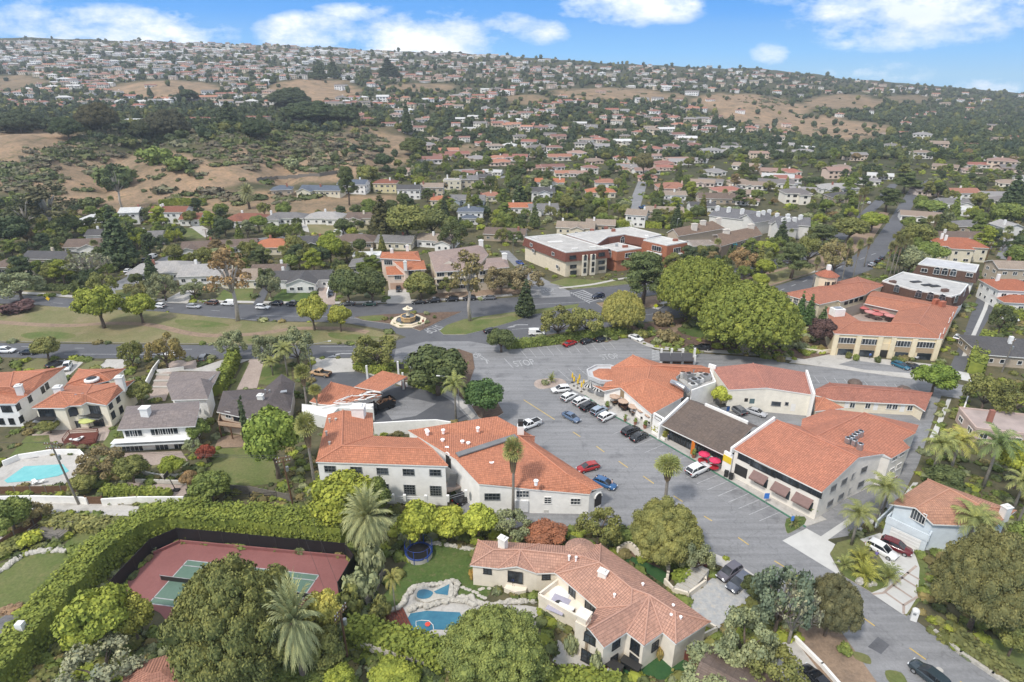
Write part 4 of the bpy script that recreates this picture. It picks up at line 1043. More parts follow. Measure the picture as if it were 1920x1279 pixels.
sheet('front_lawn',[(1835,1208),(1860,1198),(1990,1220),(1990,1300),(1900,1260)],'lawn',.05)
sheet('alley_stripe_pavement',[(1536,1008),(1590,972),(1598,980),(1548,1016)],'concrete_new',.036)
sheet('alley_stripe_pavement',[(1690,934),(1712,905),(1722,905),(1700,940),(1650,972),(1612,1000),(1606,994)],'concrete_new',.036)
# plaza walk with its painted kerb
WALK=[(1060,724),(1098,742),(1154,781),(1215,813),(1300,862),(1400,920),(1478,967),(1512,988),(1550,975),(1390,880),(1240,795),(1180,760),(1150,735),(1120,712),(1090,715)]
sheet('plaza_pavement',WALK,'paving',kerb=.14)
mb=MB();kp=[at(*p)for p in WALK[1:8]]
for a,b in zip(kp,kp[1:]):
 t=(b-a).normalized();n=Vector((t.y,-t.x,0))*.2;mb.box(((a.x+b.x)/2+n.x,(a.y+b.y)/2+n.y,.06),((b-a).length-.02,.3,.2),math.atan2(t.y,t.x))
struct('painted_kerb',mb,['paint_green'])
sheet('planter_island_ground',[(1002,718),(1012,712),(1046,710),(1060,716),(1058,722),(1020,730),(1004,726)],'brickpave',kerb=.15,sm=3)
sheet('courtyard_pavement',[(1480,680),(1560,690),(1790,722),(1790,700),(1760,685),(1560,664),(1500,668)],'paving',kerb=.12)
sheet('parking_lot_pavement',[(1572,684),(1600,676),(1700,690),(1770,700),(1768,706),(1700,700),(1620,694)],'asphalt',.128)
# painted lines
lines('parking_line_marking',row((1186,799),(1468,958),(-36,15),15,(-44,19)),.13)
lines('parking_line_marking',row((975,655),(1140,638),(14,17),11),.13)
lines('parking_line_marking',row((1526,705),(1715,724),(11,14),11),.14)
lines('parking_line_marking',row((1047,694),(1102,686),(20,18),4),.13)
lines('centre_line_marking',[((982,750),(1040,787)),((1074,810),(1088,819)),((1118,837),(1133,848)),((1160,865),(1177,877)),((1206,893),(1226,907)),((1263,930),(1280,941)),((1320,968),(1335,977)),((1384,1008),(1404,1022)),((1452,1052),(1472,1064)),((1612,1154),(1640,1174)),((1705,1215),(1736,1237)),((1800,1278),(1830,1298))],.2,'paint_yellow')
lines('crossing_marking',row((1070,551),(1102,567),(22,-6),8)+[((1070,548),(1106,569)),((1092,544),(1130,563))],.5,z=.03)
lines('crossing_marking',row((1222,657),(1222,674),(14,1),7),.55)
lines('road_marking',[((0,560),(40,561)),((100,568),(118,569)),((200,573),(220,574)),((305,577),(325,578)),((395,582),(412,583)),((-20,571),(150,577)),((150,577),(480,600)),((0,650),(14,650)),((40,650),(54,650)),((140,653),(158,653)),((340,655),(360,655)),((400,655),(420,655)),((120,664),(312,665)),((620,592),(740,606)),((480,592),(640,594)),((600,650),(660,650)),((612,659),(668,658)),((1011,554),(1042,550)),((1000,571),(1100,566)),((890,660),(918,678)),((945,672),(962,690)),((1144,600),(1260,584)),((960,618),(1060,610))],.2,z=.028)
for k in range(9):lines('road_marking',[(lerp((1462,545),(1655,470),k/9),lerp((1462,545),(1655,470),(k+.4)/9))],.3,z=.03)
def word(txt,px,py,size,ang,stretch=2.2):
 o=astext(txt,size,0,'paint_white','road_marking');p=at(px,py,.04);o.location=p;o.rotation_euler.z=R(ang);o.scale=(1,stretch,1);o['kind']='structure'
word('STOP',812,617,2.6,-130);word('STOP',983,681,2.4,15);word('STOP',889,668,1.8,15);word('STOP',1143,669,2.2,12);word('STOP',1027,545,2.2,20)
def arrow(px,py,ang,s=1.0):
 p=at(px,py,.041);mb=MB()
 f=lambda x,y:(p.x+(x*math.cos(R(ang))-y*math.sin(R(ang)))*s,p.y+(x*math.sin(R(ang))+y*math.cos(R(ang)))*s,p.z)
 mb.poly([f(-2.4,-.2),f(.2,-.2),f(.2,.2),f(-2.4,.2)]);mb.poly([f(.2,-.2),f(1.3,.5),f(1.0,.9),f(.0,.2)]);mb.poly([f(.5,1.3),f(1.0,.3),f(2.3,1.7)]);struct('road_marking',mb,['paint_white'])
arrow(640,663,180,1.6);arrow(912,676,100,.9);arrow(970,609,180,1.4)
sheet('road_patch',[(1627,1213),(1646,1194),(1668,1210),(1652,1227)],'asphalt_dark',.026)
mb=MB();c_=at(1762,1256);mb.lathe((c_.x,c_.y,0),[(.42,.02),(.42,.03),(.3,.034)],14);struct('manhole_pavement',mb,['concrete'])
# ---------------------------------------------------------------- the larger buildings
TILE=(.53,.215,.125)
WHT=(.87,.85,.81);CRM=(.76,.68,.53);BGE=(.68,.61,.5)
def dark_opening(b,i,px,py,w,h,name='doorway',arch=False,mat='trim_dark'):
 p,t,n=b.wallpt(i,px,py);mb=MB();e=.03
 q=lambda du,dz:Vector((p.x+t.x*du+n.x*e,p.y+t.y*du+n.y*e,p.z+dz))
 top=[q(math.cos(x)*w/2,h/2+math.sin(x)*w/2)for x in np.linspace(0,math.pi,11)]if arch else[q(w/2,h/2),q(-w/2,h/2)]
 pts=[q(-w/2,-h/2),q(w/2,-h/2)]+top
 if(pts[1]-pts[0]).cross(pts[2]-pts[1]).dot(n)<0:pts.reverse()
 mb.poly(pts);o=mb.build(name,[mat],b.root,off=b.o)
 if arch:
  fm=MB();fm.tube([pt+n*.05 for pt in top],.14,6);fm.build('arch_trim',['white'],o,off=b.o)
 return o
def panel(b,i,px,py,w,h,col,name='panel',d=.08,mat='coloured'):
 p,t,n=b.wallpt(i,px,py);mb=MB();mb.box((p.x+n.x*d/2,p.y+n.y*d/2,p.z),(w,d,h),math.atan2(t.y,t.x));return mb.build(name,[mat],b.root,col,off=b.o)
def awning(b,i,px,py,w,drop,out,col,name='awning'):
 p,t,n=b.wallpt(i,px,py);mb=MB();t=t*(w/2);u=Vector((0,0,1))
 A,B=p-t,p+t;C,D=B+n*out-u*drop,A+n*out-u*drop
 mb.poly([A,B,C,D]);mb.poly([D,C,B,A]);v=u*.3
 mb.poly([D,C,C-v,D-v]);mb.poly([D-v,C-v,C,D])
 for(X,Y)in((A,D),(B,C)):mb.poly([X,Y,Y-v]);mb.poly([Y-v,Y,X])
 return mb.build(name,['coloured'],b.root,col,off=b.o)
def parapet(b,pts,h0,h1,w=.35,col=WHT,name='parapet'):
 mb=MB()
 for(p,q)in zip(pts,pts[1:]):
  A,B=at(*p),at(*q);t=(B-A).to_2d();ln=t.length;t.normalize();n=Vector((-t.y,t.x))*w/2
  v=[(A.x+n.x,A.y+n.y),(A.x-n.x,A.y-n.y),(B.x-n.x,B.y-n.y),(B.x+n.x,B.y+n.y)]
  i=len(mb.v);zA,zB=A.z,B.z
  mb.v+=[(v[0][0],v[0][1],h0),(v[1][0],v[1][1],h0),(v[2][0],v[2][1],h0),(v[3][0],v[3][1],h0),(v[0][0],v[0][1],zA+h1),(v[1][0],v[1][1],zA+h1),(v[2][0],v[2][1],zB+h1),(v[3][0],v[3][1],zB+h1)]
  for f in((4,5,6,7),(0,4,7,3),(1,2,6,5),(0,1,5,4),(2,3,7,6)):mb.f.append(tuple(i+k for k in f));mb.m.append(0)
 return mb.build(name,['stucco'],b.root,col,off=b.o)
def slab(b,pts,z0,z1,mat,name,col=None):
 mb=MB();mb.prism([at(*p)[:2]for p in pts],z0,z1);return mb.build(name,[mat],b.root,col,off=b.o)
 # 1 two-storey commercial building by the hedges
b=Bld('commercial_building','white two-storey building with hipped orange tile roof, five small upper windows and railed terrace','building',dict(
 A=(614,777,9),B=(643,769,10.4),C=(699,774,9),J=(641,836,10.6),V=(700,817,9),FL=(592,866,8.8),R=(811,842,10.6),BR=(783,821,8.8),FR=(840,874,8.8)))
b.roof([('A','B','J','FL'),('B','C','V','J'),('FL','J','R','FR'),('R','BR','FR'),('J','V','BR','R')],TILE)
b.walls(['FL','FR','BR','V','C','A'],-.2,WHT,.25)
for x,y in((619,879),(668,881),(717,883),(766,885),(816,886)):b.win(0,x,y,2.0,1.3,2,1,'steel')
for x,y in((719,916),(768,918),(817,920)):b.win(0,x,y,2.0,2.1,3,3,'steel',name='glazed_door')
slab(b,[(735,925),(842,926),(866,916),(880,929),(843,942),(735,940)],2.2,2.6,'brickpave','terrace')
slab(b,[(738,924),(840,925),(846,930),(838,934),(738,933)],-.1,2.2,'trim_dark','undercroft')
for x,y in((737,938),(759,939),(799,940),(840,940),(874,930)):p=at(x,y,2.6);b.box('terrace_post',x,y,2.6,(.5,.5,1.3))
mb=MB();q=[at(x,y,2.6)for x,y in((737,938),(759,939),(799,940),(840,940),(874,930))]
for h in(.5,.95):mb.tube([p+Vector((0,0,h))for p in q],.035,5)
mb.build('railing',['steel'],b.root,off=b.o)
slab(b,[(846,896),(862,891),(876,905),(858,912)],5.0,5.15,'steel','stair_canopy')
mb=MB()
for k in range(9):p=at(846+k*.8,912-k*3,2.6+k*.3);mb.box((p.x,p.y,p.z),(1.6,.35,.08))
mb.build('staircase',['steel'],b.root,off=b.o)
p=at(673,776,10);mb=MB();mb.box((p.x,p.y,p.z+.4),(2.4,2,2.4));mb.box((p.x,p.y,p.z+1.7),(2.7,2.3,.2));mb.box((p.x,p.y,p.z+1.9),(1.6,1.2,.3));mb.build('chimney',['stucco'],b.rf,(.82,.8,.76),off=b.o)
b.vents([(618,788),(630,788),(612,812),(618,832)],9.9,.18,.3,'concrete')
# 2 long building on the street
b=Bld('commercial_building','white single-storey building with two wide orange tile slopes and a grey strip at the ridge','building',dict(
 P1=(764,807,6.6),P2=(912,783,6.6),P3=(932,780.5,6.4),E0=(1002.5,819,6.0),S1=(855,854,8.4),S2=(971,817,8.4),K2=(1064,890,6.8),K3=(1110,919,5.0),E1=(1002.5,830,5.6),E2=(1131.5,913.6,4.6),
 G0=(854,861,8.1),G1=(897.5,907.5,6.3),G2=(948,912,5.8),G3=(993,917,5.4),G4=(1106,926.8,4.5)))
b.roof([('P1','P2','P3','E0','S2','S1','G0'),('G0','S1','S2','K2','K3','G4','G3','G2','G1'),('S2','E0','E1','E2','K3','K2')],TILE)
b.walls(['P1','G0','G1','G2','G3','G4','E2','E1','E0','P3','P2'],-.2,WHT,.2)
p0,p1=at(857,853,8.62),at(968,817.5,8.62);mb=MB();mb.box(((p0+p1)/2)[:],((p1-p0).length,1.3,.25),math.atan2(p1.y-p0.y,p1.x-p0.x));mb.build('ridge_walkway',['flat_roof'],b.rf,(.2,.2,.2),off=b.o)
b.win(2,923,931,2.7,1.4,3,1,'steel');b.win(3,974,926,1.1,1.4,1,1);b.win(3,986,926,1.1,1.4,1,1);panel(b,3,977,948,2.6,2.4,(.72,.72,.72),'meter_cabinet',.25);b.win(4,1027,938,1.2,1.4,1,2);b.win(4,1079,940,1.7,1.3,2,1);panel(b,4,1024,958,.8,.5,(.6,.58,.54),'vent_panel')
dark_opening(b,5,1121,940,1.7,2.0,'archway',True)
dark_opening(b,0,841,866,1.6,2.4,'archway',True)
p=at(976,810,7.2);mb=MB();mb.box((p.x,p.y,p.z+.5),(1.3,1.3,2.0));mb.build('chimney',['stucco'],b.rf,WHT,off=b.o);mb=MB();mb.box((p.x,p.y,p.z+2.1),(1.0,1.0,1.1));mb.build('chimney_cowl',['trim_dark'],b.rf,off=b.o)
b.vents([(800,809),(802,812),(831,809),(830,827),(838,842),(896,805),(867,830),(878,833)],7.4,.28,.3,'coloured');b.vents([(873,865),(909,846),(922,870),(1005,905)],7.4,.3,.35,'coloured')
# garden wall behind it
b=Bld('garden_wall','tall white wall closing the courtyard behind the tiled commercial buildings','wall',dict(a=(700,793,3.2),b=(818,787,3.2),c=(845,790,3.0)))
parapet(b,[(700,793,3.2),(782,788,3.2),(818,787,3.2),(845,791,3.0)],-.2,0,.35,name='wall_run')
# 3 filling station
b=Bld('filling_station','low orange-tiled filling station with pump canopy and a torn-up section of roof','filling station',dict(
 L=(580,753,3.6),A=(621,716,5.6),V=(664,726,4.2),Q=(706,735,4.0),BR=(716,741,3.6),B=(630,760,3.6),B2=(600,758,3.6),A2=(717,695,6),R=(764,706,4.7),D=(713,734,4.7),U=(664,725,4.7)))
b.roof([('L','A','B2'),('A','V','Q','BR','B','B2')],TILE)
b.walls(['L','B2','B','BR','Q','V','A'],-.2,WHT,.3,tops=3.4)
b.roof([('A2','R','D','U')],(.54,.22,.13),name='canopy_roof')
for x,y in((716,738),(757,730),(690,716),(748,708)):p=at(x,y);mb=MB();mb.box((p.x,p.y,2.3),(.45,.45,4.6));mb.build('canopy_post',['white'],b.root,off=b.o)
panel(b,3,695,758,2.4,2.2,(.03,.16,.55),'blue_door',.06);panel(b,3,708,752,2.8,2.2,(.05,.05,.05),'garage_opening',.05)
for k,(x,y)in enumerate(((586,778),(592,781))):pass
rnd=random.Random(2)
for k in range(26):
 x=rnd.uniform(640,704);y=745-(x-640)*.13+rnd.uniform(-3,10);p=at(x,y,4.1+rnd.uniform(0,.5));mb=MB();mb.box(p[:],(rnd.uniform(1.2,4.2),.22,.1),rnd.uniform(-.2,.9));mb.build('loose_batten',[rnd.choice(('wood','white','coloured'))],b.rf,(.55,.26,.16),off=b.o)
b2=Bld('side_building','low flat white annex with a dark window row beneath the filling station roof','building',dict(a=(566,758,3.2),b=(604,761,3.2),c=(697,758,3.6),d=(697,770,3.6),e=(640,768,3.4),f=(617,785,3.2),g=(565,770,3.2)))
slab(b2,[(566,758,3),(604,762,3),(700,757,3),(700,768,3),(634,766,3),(616,784,3),(566,772,3)],-.2,3.1,'white','wall');parapet(b2,[(604,768,3.1),(634,761,3.1),(676,760,3.1),(699,766,3.1)],3,.6)
mb=MB();p=at(757,727);mb.box((p.x,p.y,.9),(.9,.6,1.8));mb.box((p.x,p.y,2.6),(2.2,1.4,.2));mb.tube([(p.x,p.y,1.8),(p.x,p.y,2.5)],.12,6);tag(mb.build('fuel_pump',['coloured'],col=(.35,.1,.08)),'red-brown fuel pump with a small hood under the station canopy','pump')
# 4 restaurant
b=Bld('restaurant_building','restaurant with rambling orange tile roofs, octagonal drum and brown entrance awnings','restaurant',dict(
 T=(1186,665.5,7.6),LB=(1146.5,688.5,4.4),M=(1220,685.5,7.3),N=(1214,710,7.3),FLc=(1163,726.5,4.6),FL=(1131,725.5,4.0),FE=(1199,757.5,4.0),F3=(1221.5,776.5,3.4),FR=(1281,744,4.8),Rt=(1240,681.5,5.6),Bk=(1315,685,5.4),Rr=(1331,691,6.8),Rf=(1331,700,5.6),W=(1277.5,698.5,5.8),W2=(1267,707,5.8),W3=(1270.5,715,5.6),W4=(1282.5,721,5.4),FX=(1111,722.5,3.2),FY=(1132,733,3.2)))
b.roof([('LB','T','M'),('LB','M','N','FLc','FL'),('T','Rt','M'),('FLc','N','FR','F3','FE'),('N','M','W','W2','W3','W4','FR'),('M','Rt','Bk','Rr'),('M','Rr','Rf','W'),('FX','FL','FLc','FY')],TILE)
b.walls(['LB','FL','FLc','FE','F3','FR','W4','W3','W2','W','Rf','Bk','Rt','T'],-.1,WHT,.35)
for x,y,w in((1139,733,3.2),(1157,745,2.6),(1174,754,2.8)):awning(b,2,x,y,w,1.0,1.3,(.075,.035,.03))
for x,y in((1143,749),(1160,757),(1178,765)):b.win(2,x,y,1.7,1.6,2,0,'trim_dark')
panel(b,2,1167,738,1.4,1.9,(.3,.22,.13),'wall_sign',.12)
c=at(1135.5,701,4.2);mb=MB()
mb.lathe((c.x,c.y,0),[(4.4,0),(4.4,3.6),(4.9,3.7),(4.9,4.6),(4.5,4.6),(4.5,4.15)],8);mb.build('drum',['stucco'],b.root,(.5,.5,.5),off=b.o)
mb=MB();mb.lathe((c.x,c.y,4.0),[(3.9,0),(.1,1.0)],8);mb.build('drum_roof',['tile'],b.root,TILE,uv=True,off=b.o)
for a in(-2.62,-2.05,-1.5):
 mb=MB();x,y=c.x+math.cos(a)*4.6,c.y+math.sin(a)*4.6
 for k in range(8):
  t0,t1=-1.3+k*.325,-1.3+(k+1)*.325;A=Vector((x,y,3.5));f=lambda t:Vector((x+math.cos(a+t*.8)*1.7,y+math.sin(a+t*.8)*1.7,2.3))
  mb.poly([A,f(t0),f(t1)],k%2);mb.poly([A,f(t1),f(t0)],k%2)
 mb.build('striped_awning',['trim_dark','white'],b.root,off=b.o)
k=Bld('kitchen_wing','flat-roofed white service yard packed with metal ducts behind the restaurant roof','building',dict(a=(1267,707,4.6),b=(1278,699,4.6),c=(1331,701,4.6),d=(1341,720,4.6),e=(1296,736,4.6),f=(1283,722,4.6)))
slab(k,[(1268,708,4.4),(1279,699.5,4.4),(1331,702,4.4),(1339,719,4.4),(1297,734,4.4),(1284,722,4.4)],-.1,4.5,'flat_roof','wall',(.45,.44,.42))
parapet(k,[(1331,697,5),(1341,719,5),(1296,735,5)],-.1,.5,.3)
parapet(k,[(1268,706,5),(1278,698,5),(1331,697,5)],4,.3,.25)
for i,(x,y,d,h)in enumerate(((1279,707,1.7,1.3),(1290,711,1.8,1.5),(1300,705,1.4,1.9),(1312,707,1.8,1.2),(1322,713,2.0,1.4),(1300,722,2.2,1.5),(1310,718,1.8,1.1),(1287,704,.8,2.0),(1322,704,1.2,1.6),(1298,729,1.9,1.2))):
 p=at(x,y,4.5);mb=MB();mb.box((p.x,p.y,4.5+h/2+.15),(d,d*.8,h),.4);mb.box((p.x,p.y,4.58),(d*.9,d*.6,.16),.4)
 u=mb.build('rooftop_unit',['steel' if i%3 else 'coloured'],col=(.6,.6,.58));tag(u,['squat grey','boxy steel','tall grey'][i%3]+' rooftop unit in the restaurant service yard','rooftop unit','rooftop units in the restaurant yard')
 mb=MB();mb.lathe((p.x,p.y,4.65+h),[(d*.3,0),(d*.3,.12),(d*.2,.13)],10);mb.build('fan_guard',['trim_dark'],u)
mb=MB();mb.tube([at(1259,716,6.6),at(1268,719,6.7),at(1282,727,6.4),at(1290,733,5.4)],.65,8);tag(mb.build('ventilation_duct',['steel']),'thick silver ventilation duct crossing the restaurant roof edge','duct')
b=Bld('open_pavilion','dark flat-roofed open pavilion in three bays behind the restaurant','pavilion',dict(a=(1237,662,3.2),b=(1298,663,3.2),c=(1302,678,3.2),d=(1238,676,3.2)))
for i in range(3):
 x0,x1=1237+i*20.6,1237+(i+1)*20.6-.8;slab(b,[(x0,662,3.2),(x1,662.4,3.2),(x1+2,677,3.2),(x0+1,676.4,3.2)],3.0,3.25,'coloured','roof_bay',(.07,.065,.07))
for x in(1239,1258,1279,1301):
 for y in(685,672):p=at(x,y);mb=MB();mb.box((p.x,p.y,1.5),(.5,.5,3));mb.build('post',['white'],b.root,off=b.o)
slab(b,[(1240,681),(1300,682),(1300,676),(1240,675)],0,.9,'wood','counter')
# 5 brown-roofed shops
b=Bld('shop_building','low shop row under one wide brown shingle slope with white end parapets','shop',dict(A=(1240,797,3.5),B=(1293,749,6.4),C=(1412,801,6.4),D=(1360,854,3.5),Bb=(1305,752,4.0),Cb=(1424,800,4.0)))
b.roof([('A','B','C','D'),('B','Bb','Cb','C')],(.15,.115,.095),'shingle')
b.walls(['A','D','C','Cb','Bb','B'],-.1,(.05,.04,.035),1.3)
parapet(b,[(1236,797,3.7),(1290,747,6.8)],-.1,.25,.4);parapet(b,[(1322,760,6.3),(1402,794,6.3)],4,.5,.4)
pA=parapet(b,[(1226,778,4),(1246,790,4)],-.1,.6,.4);pB=parapet(b,[(1358,853,3.6),(1374,862,3.6)],-.1,1.0,.5,name='sign_wall')
for f in np.linspace(.1,.92,9):x,y=1250+(1352-1250)*f,812+(866-812)*f;b.win(0,x,y,1.5,1.9,1,0,'trim_dark',name='shop_window')
def text_on(txt,p,t,n,size,mat,parent,off,ext=.02):
 o=astext(txt,size,ext,mat,'lettering');o.parent=parent
 t=Vector(t).normalized();n=Vector(n).normalized();u=n.cross(t)
 o.matrix_local=Matrix.Translation(Vector(p)-Vector(off))@Matrix((t,u,n)).transposed().to_4x4();return o
p0,p1=at(1358,853,3.6),at(1374,862,3.6);t=(p1-p0).normalized();n=Vector((t.y,-t.x,0));c=(p0+p1)/2+n*.3
mb=MB();mb.box((c.x,c.y,3.2),(1.9,.08,1.4),math.atan2(t.y,t.x));sg=mb.build('yellow_sign',['coloured'],b.root,(.75,.55,.03),off=b.o)
p0,p1=at(1226,778,4),at(1246,790,4);t=(p1-p0).normalized();n=Vector((t.y,-t.x,0));c=(p0+p1)/2+n*.26
mb=MB();mb.box((c.x,c.y,3.9),(2.0,.1,.8),math.atan2(t.y,t.x));mb.build('sign_frame',['trim_dark'],b.root,off=b.o);mb=MB();mb.box((c.x+n.x*.04,c.y+n.y*.04,3.9),(1.7,.1,.55),math.atan2(t.y,t.x));mb.build('sign_board',['white'],b.root,off=b.o)
# 6 large two-storey block at the corner
b=Bld('corner_building','cream two-storey L-shaped building with large orange tile roof and pink-brown shop awnings','building',dict(
 FL=(1374.5,841.5,6.3),FR=(1541,923,6.3),RL=(1456,787.5,9.2),AP=(1610,858,9.2),BE=(1656,851,7.4),VM=(1568,835,8.6),S1=(1620.5,774,9.4),S2=(1531,817.5,9.3),S3=(1502,800,6.6),S4=(1504,785.5,6.6),S5=(1556,766.5,6.6),T1=(1716,812.5,6.6),T2=(1693,826,7.2),T3=(1707,839.5,6.6),T4=(1671.5,859.5,6.6),L1=(1630,777,8.0),L2=(1723,797,4.0)))
b.roof([('FL','FR','AP','RL'),('RL','AP','BE','VM','S2','S3'),('S3','S2','S1','S5','S4'),('S1','S2','VM','BE','T4','T3','T2','T1'),('S1','T1','L2')],(.5,.205,.13))
b.walls(['FL','FR','AP','BE','T4','T3','T2','T1','L2','S5','S4','S3','RL'],-.1,(.8,.75,.67),.25)
Z=lambda x,y:(1360+x/4.8,750+y/4.8)
for x,y in((970,795),(1067,735),(940,930),(1037,870)):b.win(1,*Z(x,y),1.7,1.3,3,0,'steel')
for x,y in((1158,680),(1245,628),(1130,812),(1217,757)):b.win(1 if x<1190 else 2,*Z(x,y),1.7,1.3,3,0,'steel')
for x,y in((1495,637),(1557,597),(1523,524),(1590,480)):b.win(4,*Z(x,y),1.6,1.2,2,0)
for x,y,w in((185,525,3.2),(340,610,5.0),(540,700,5.0),(740,790,5.0)):b.win(0,*Z(x,y+8),w,1.2,5,0,'trim_dark')
for x,y,w in((322,710,3.0),(518,813,3.0),(716,912,3.2)):awning(b,0,*Z(x,y-50),w,1.0,1.5,(.42,.28,.25));dark_opening(b,0,*Z(x,y+20),w-.4,1.9,'shop_front',mat='glass')
dark_opening(b,0,*Z(140,640),2.6,2.2,'entrance')
mb=MB();A,B_=at(1374.5,852,3.4),at(1541,934,3.4)
parapet(b,[(1371,842,6.4),(1452,784,9.6)],5.5,.3,.4)
for i,(x,y)in enumerate(((1605,818),(1612,815),(1600,822),(1595,826),(1588,828),(1611,839),(1600,832))):
 p=at(x,y+3,8.2);mb=MB();mb.lathe((p.x,p.y,p.z-.3),[(.55,0),(.55,1.5),(.5,1.55)],12);u=mb.build('condenser_unit',['steel']);tag(u,'round grey condenser standing on the corner building roof','condenser','condensers on the corner building roof')
 mb=MB();mb.lathe((p.x,p.y,p.z+1.25),[(.36,0),(.36,.04)],12);mb.build('fan_grille',['trim_dark'],u)
 # 7 pink-roofed hall behind the restaurant
b=Bld('hall_building','long cream hall with faded pink-red tile roof, plain rear wall facing the service yard','building',dict(a=(1335,689,5.6),r=(1412,681,7.2),c=(1515,699,5.8),d=(1522,740,5.6),m=(1437,727,6.4),e=(1366,731,5.6)))
b.roof([('a','r','m','e'),('r','c','d','m')],(.45,.2,.15))
b.walls(['e','m','d','c','r','a'],-.1,(.8,.76,.66),.15)
parapet(b,[(1512,697,6.2),(1526,742,6.2)],-.1,.5,.5);parapet(b,[(1329,686,6),(1342,690,6)],-.1,.6,.5)
b.win(1,1455,757,2.0,1.1,0,0,'steel');b.win(1,1475,757,.7,.8,0,0,'steel');dark_opening(b,1,1487,764,1.0,1.9,'rear_door',mat='white');dark_opening(b,0,1399,750,.8,.9,'vent_opening');panel(b,0,1410,752,1.1,1.2,(.1,.16,.17),'hatch')
# 8 long low motel wing
b=Bld('low_building','long low cream wing with weathered red tile roof along the rear parking row','building',dict(a=(1529,741,3.2),b=(1565,751,3.1),c=(1715,758.5,3.1),d=(1735,771,3.1),e=(1748,737.5,3.3),f=(1688,733.5,4.6),g=(1570,725,4.6),h=(1529,730,3.6),i=(1555,717.5,3.1),j=(1692,727,3.1)))
b.roof([('a','b','c','d','e','f','g','h'),('i','g','f','j'),('h','g','i'),('f','e','j')],(.4,.17,.12))
b.walls(['a','b','c','d','e','j','i'],-.1,CRM,.5)
for x,y in((1598,760),(1627,761),(1667,762),(1678,763),(1706,765)):b.win(1,x,y,1.1,1.3,1,0)
for x,y in((1642,762),(1692,765),(1588,758)):dark_opening(b,1,x,y,1.0,2.0,'door',mat='white')
for x,y in((1604,716),(1696,729)):
 p=at(x,y,3);mb=MB();mb.lathe((p.x,p.y,2.4),[(1.7,0),(1.6,.5),(1.1,1.0),(.4,1.25)],12);tag(mb.build('domed_roof',['coloured'],col=(.12,.085,.065)),'small brown dome beside the rear parking row, '+('by the white parapet end' if x<1650 else 'nearer the street tree'),'dome')
b=Bld('link_building','small orange-tiled link roof wedged between the cream hall and the corner building','building',dict(a=(1528,744,3.6),b=(1545,745,4.6),c=(1584,765,3.8),d=(1560,768,3.6),e=(1528,771,3.6)))
b.roof([('a','b','e'),('b','c','d','e')],TILE);b.walls(['e','d','c','b','a'],-.1,CRM,.3)
# 9 courtyard building with open patio
b=Bld('courtyard_building','cream building with red tile roof round an open courtyard of red umbrellas','building',dict(
 A=(1549,575,6.6),Lf=(1555,607,6.6),BL=(1564,625.5,6.6),BR=(1768,635.5,6.6),TR=(1796.5,576,6.6),TL=(1636,544.5,6.8),i1=(1579,581,6.6),i2=(1621,569,6.4),i3=(1684.5,582.5,6.4),i4=(1670,605,6.6),i5=(1612.5,602,6.8),r1=(1600,603,8.0),r2=(1721,608,8.2),r3=(1745,572,8.2),r4=(1627,555,8.0)))
b.roof([('BL','BR','r2','r1'),('BR','TR','r3','r2'),('TR','TL','r4','r3'),('r1','r2','i4','i5'),('r2','r3','i3','i4'),('r3','r4','i2','i3'),('A','i1','i5','r1','BL','Lf')],(.44,.185,.115))
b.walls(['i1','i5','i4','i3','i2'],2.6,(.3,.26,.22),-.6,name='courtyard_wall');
b.walls(['BL','BR','TR','TL','A','Lf'],-.1,(.78,.66,.44),.4,drop=.2)
slab(b,[(1568,585,3),(1621,566,3),(1692,580,3),(1676,612,3),(1606,608,3)],2.6,2.8,'brickpave','courtyard_floor')
ZD=lambda x,y:(1460+x/5.0526,490+y/5.0526)
for x,y in((645,750),(850,762),(1185,782),(1395,792)):
 b.win(0,*ZD(x,y),4.9,1.7,5,0,'white');panel(b,0,*ZD(x,y+54),5.0,1.3,(.4,.3,.19));dark_opening(b,0,*ZD(x,y+116),4.9,2.3,'shop_front',mat='glass')
dark_opening(b,0,*ZD(995,880),2.3,2.4,'gateway');panel(b,0,*ZD(1008,808),2.6,1.9,(.74,.62,.42),'arch_panel',.14)
for x in(525,742,945,1072,1275,1500):
 p,t,n=b.wallpt(0,*ZD(x,800));mb=MB();mb.box((p.x+n.x*.2,p.y+n.y*.2,3.1),(1.3,.5,6.2),math.atan2(t.y,t.x));mb.build('pillar',['stucco'],b.root,(.8,.69,.48),off=b.o)
for x,y in((1692,640),(1700,630),(1780,600),(1786,590)):b.win(1,x+70 if x<1750 else x,y-10 if x<1750 else y,1.4,1.2,1,0)
p=at(1569,588,7.2);mb=MB();mb.box((p.x,p.y,p.z+.6),(3.4,2.6,2.2),.2);mb.build('chimney',['stucco'],b.rf,WHT,off=b.o);mb=MB();mb.box((p.x,p.y,p.z+1.75),(2.2,1.6,.3),.2);mb.build('chimney_pot',['steel'],b.rf,off=b.o)
for x,y in((1754,568),(1766,572)):p=at(x,y,8.0);mb=MB();mb.box((p.x,p.y,p.z+.4),(1.6,1.2,1.6),.3);mb.build('chimney',['coloured'],b.rf,(.42,.14,.08),off=b.o)
b=Bld('courtyard_building','higher red tile roof wing with clerestory windows behind the courtyard','building',dict(a=(1468,551,6.6),b=(1559,531,7.0),c=(1608,518.5,7.4),d=(1661,534.5,7.4),e=(1634,544.5,7.8),f=(1624,552,7.4),g=(1577,566,7.2),h=(1572,563,7.4),i=(1537,571,6.8),r=(1508,543,8.6),s=(1614,529,9.4)))
b.roof([('a','r','i'),('r','s','f','g','h','i'),('s','d','e','f'),('a','b','c','s','r'),('c','d','s')],(.43,.18,.115))
b.walls(['a','i','h','g','f','e','d','c','b'],-.1,(.72,.64,.48),.4)
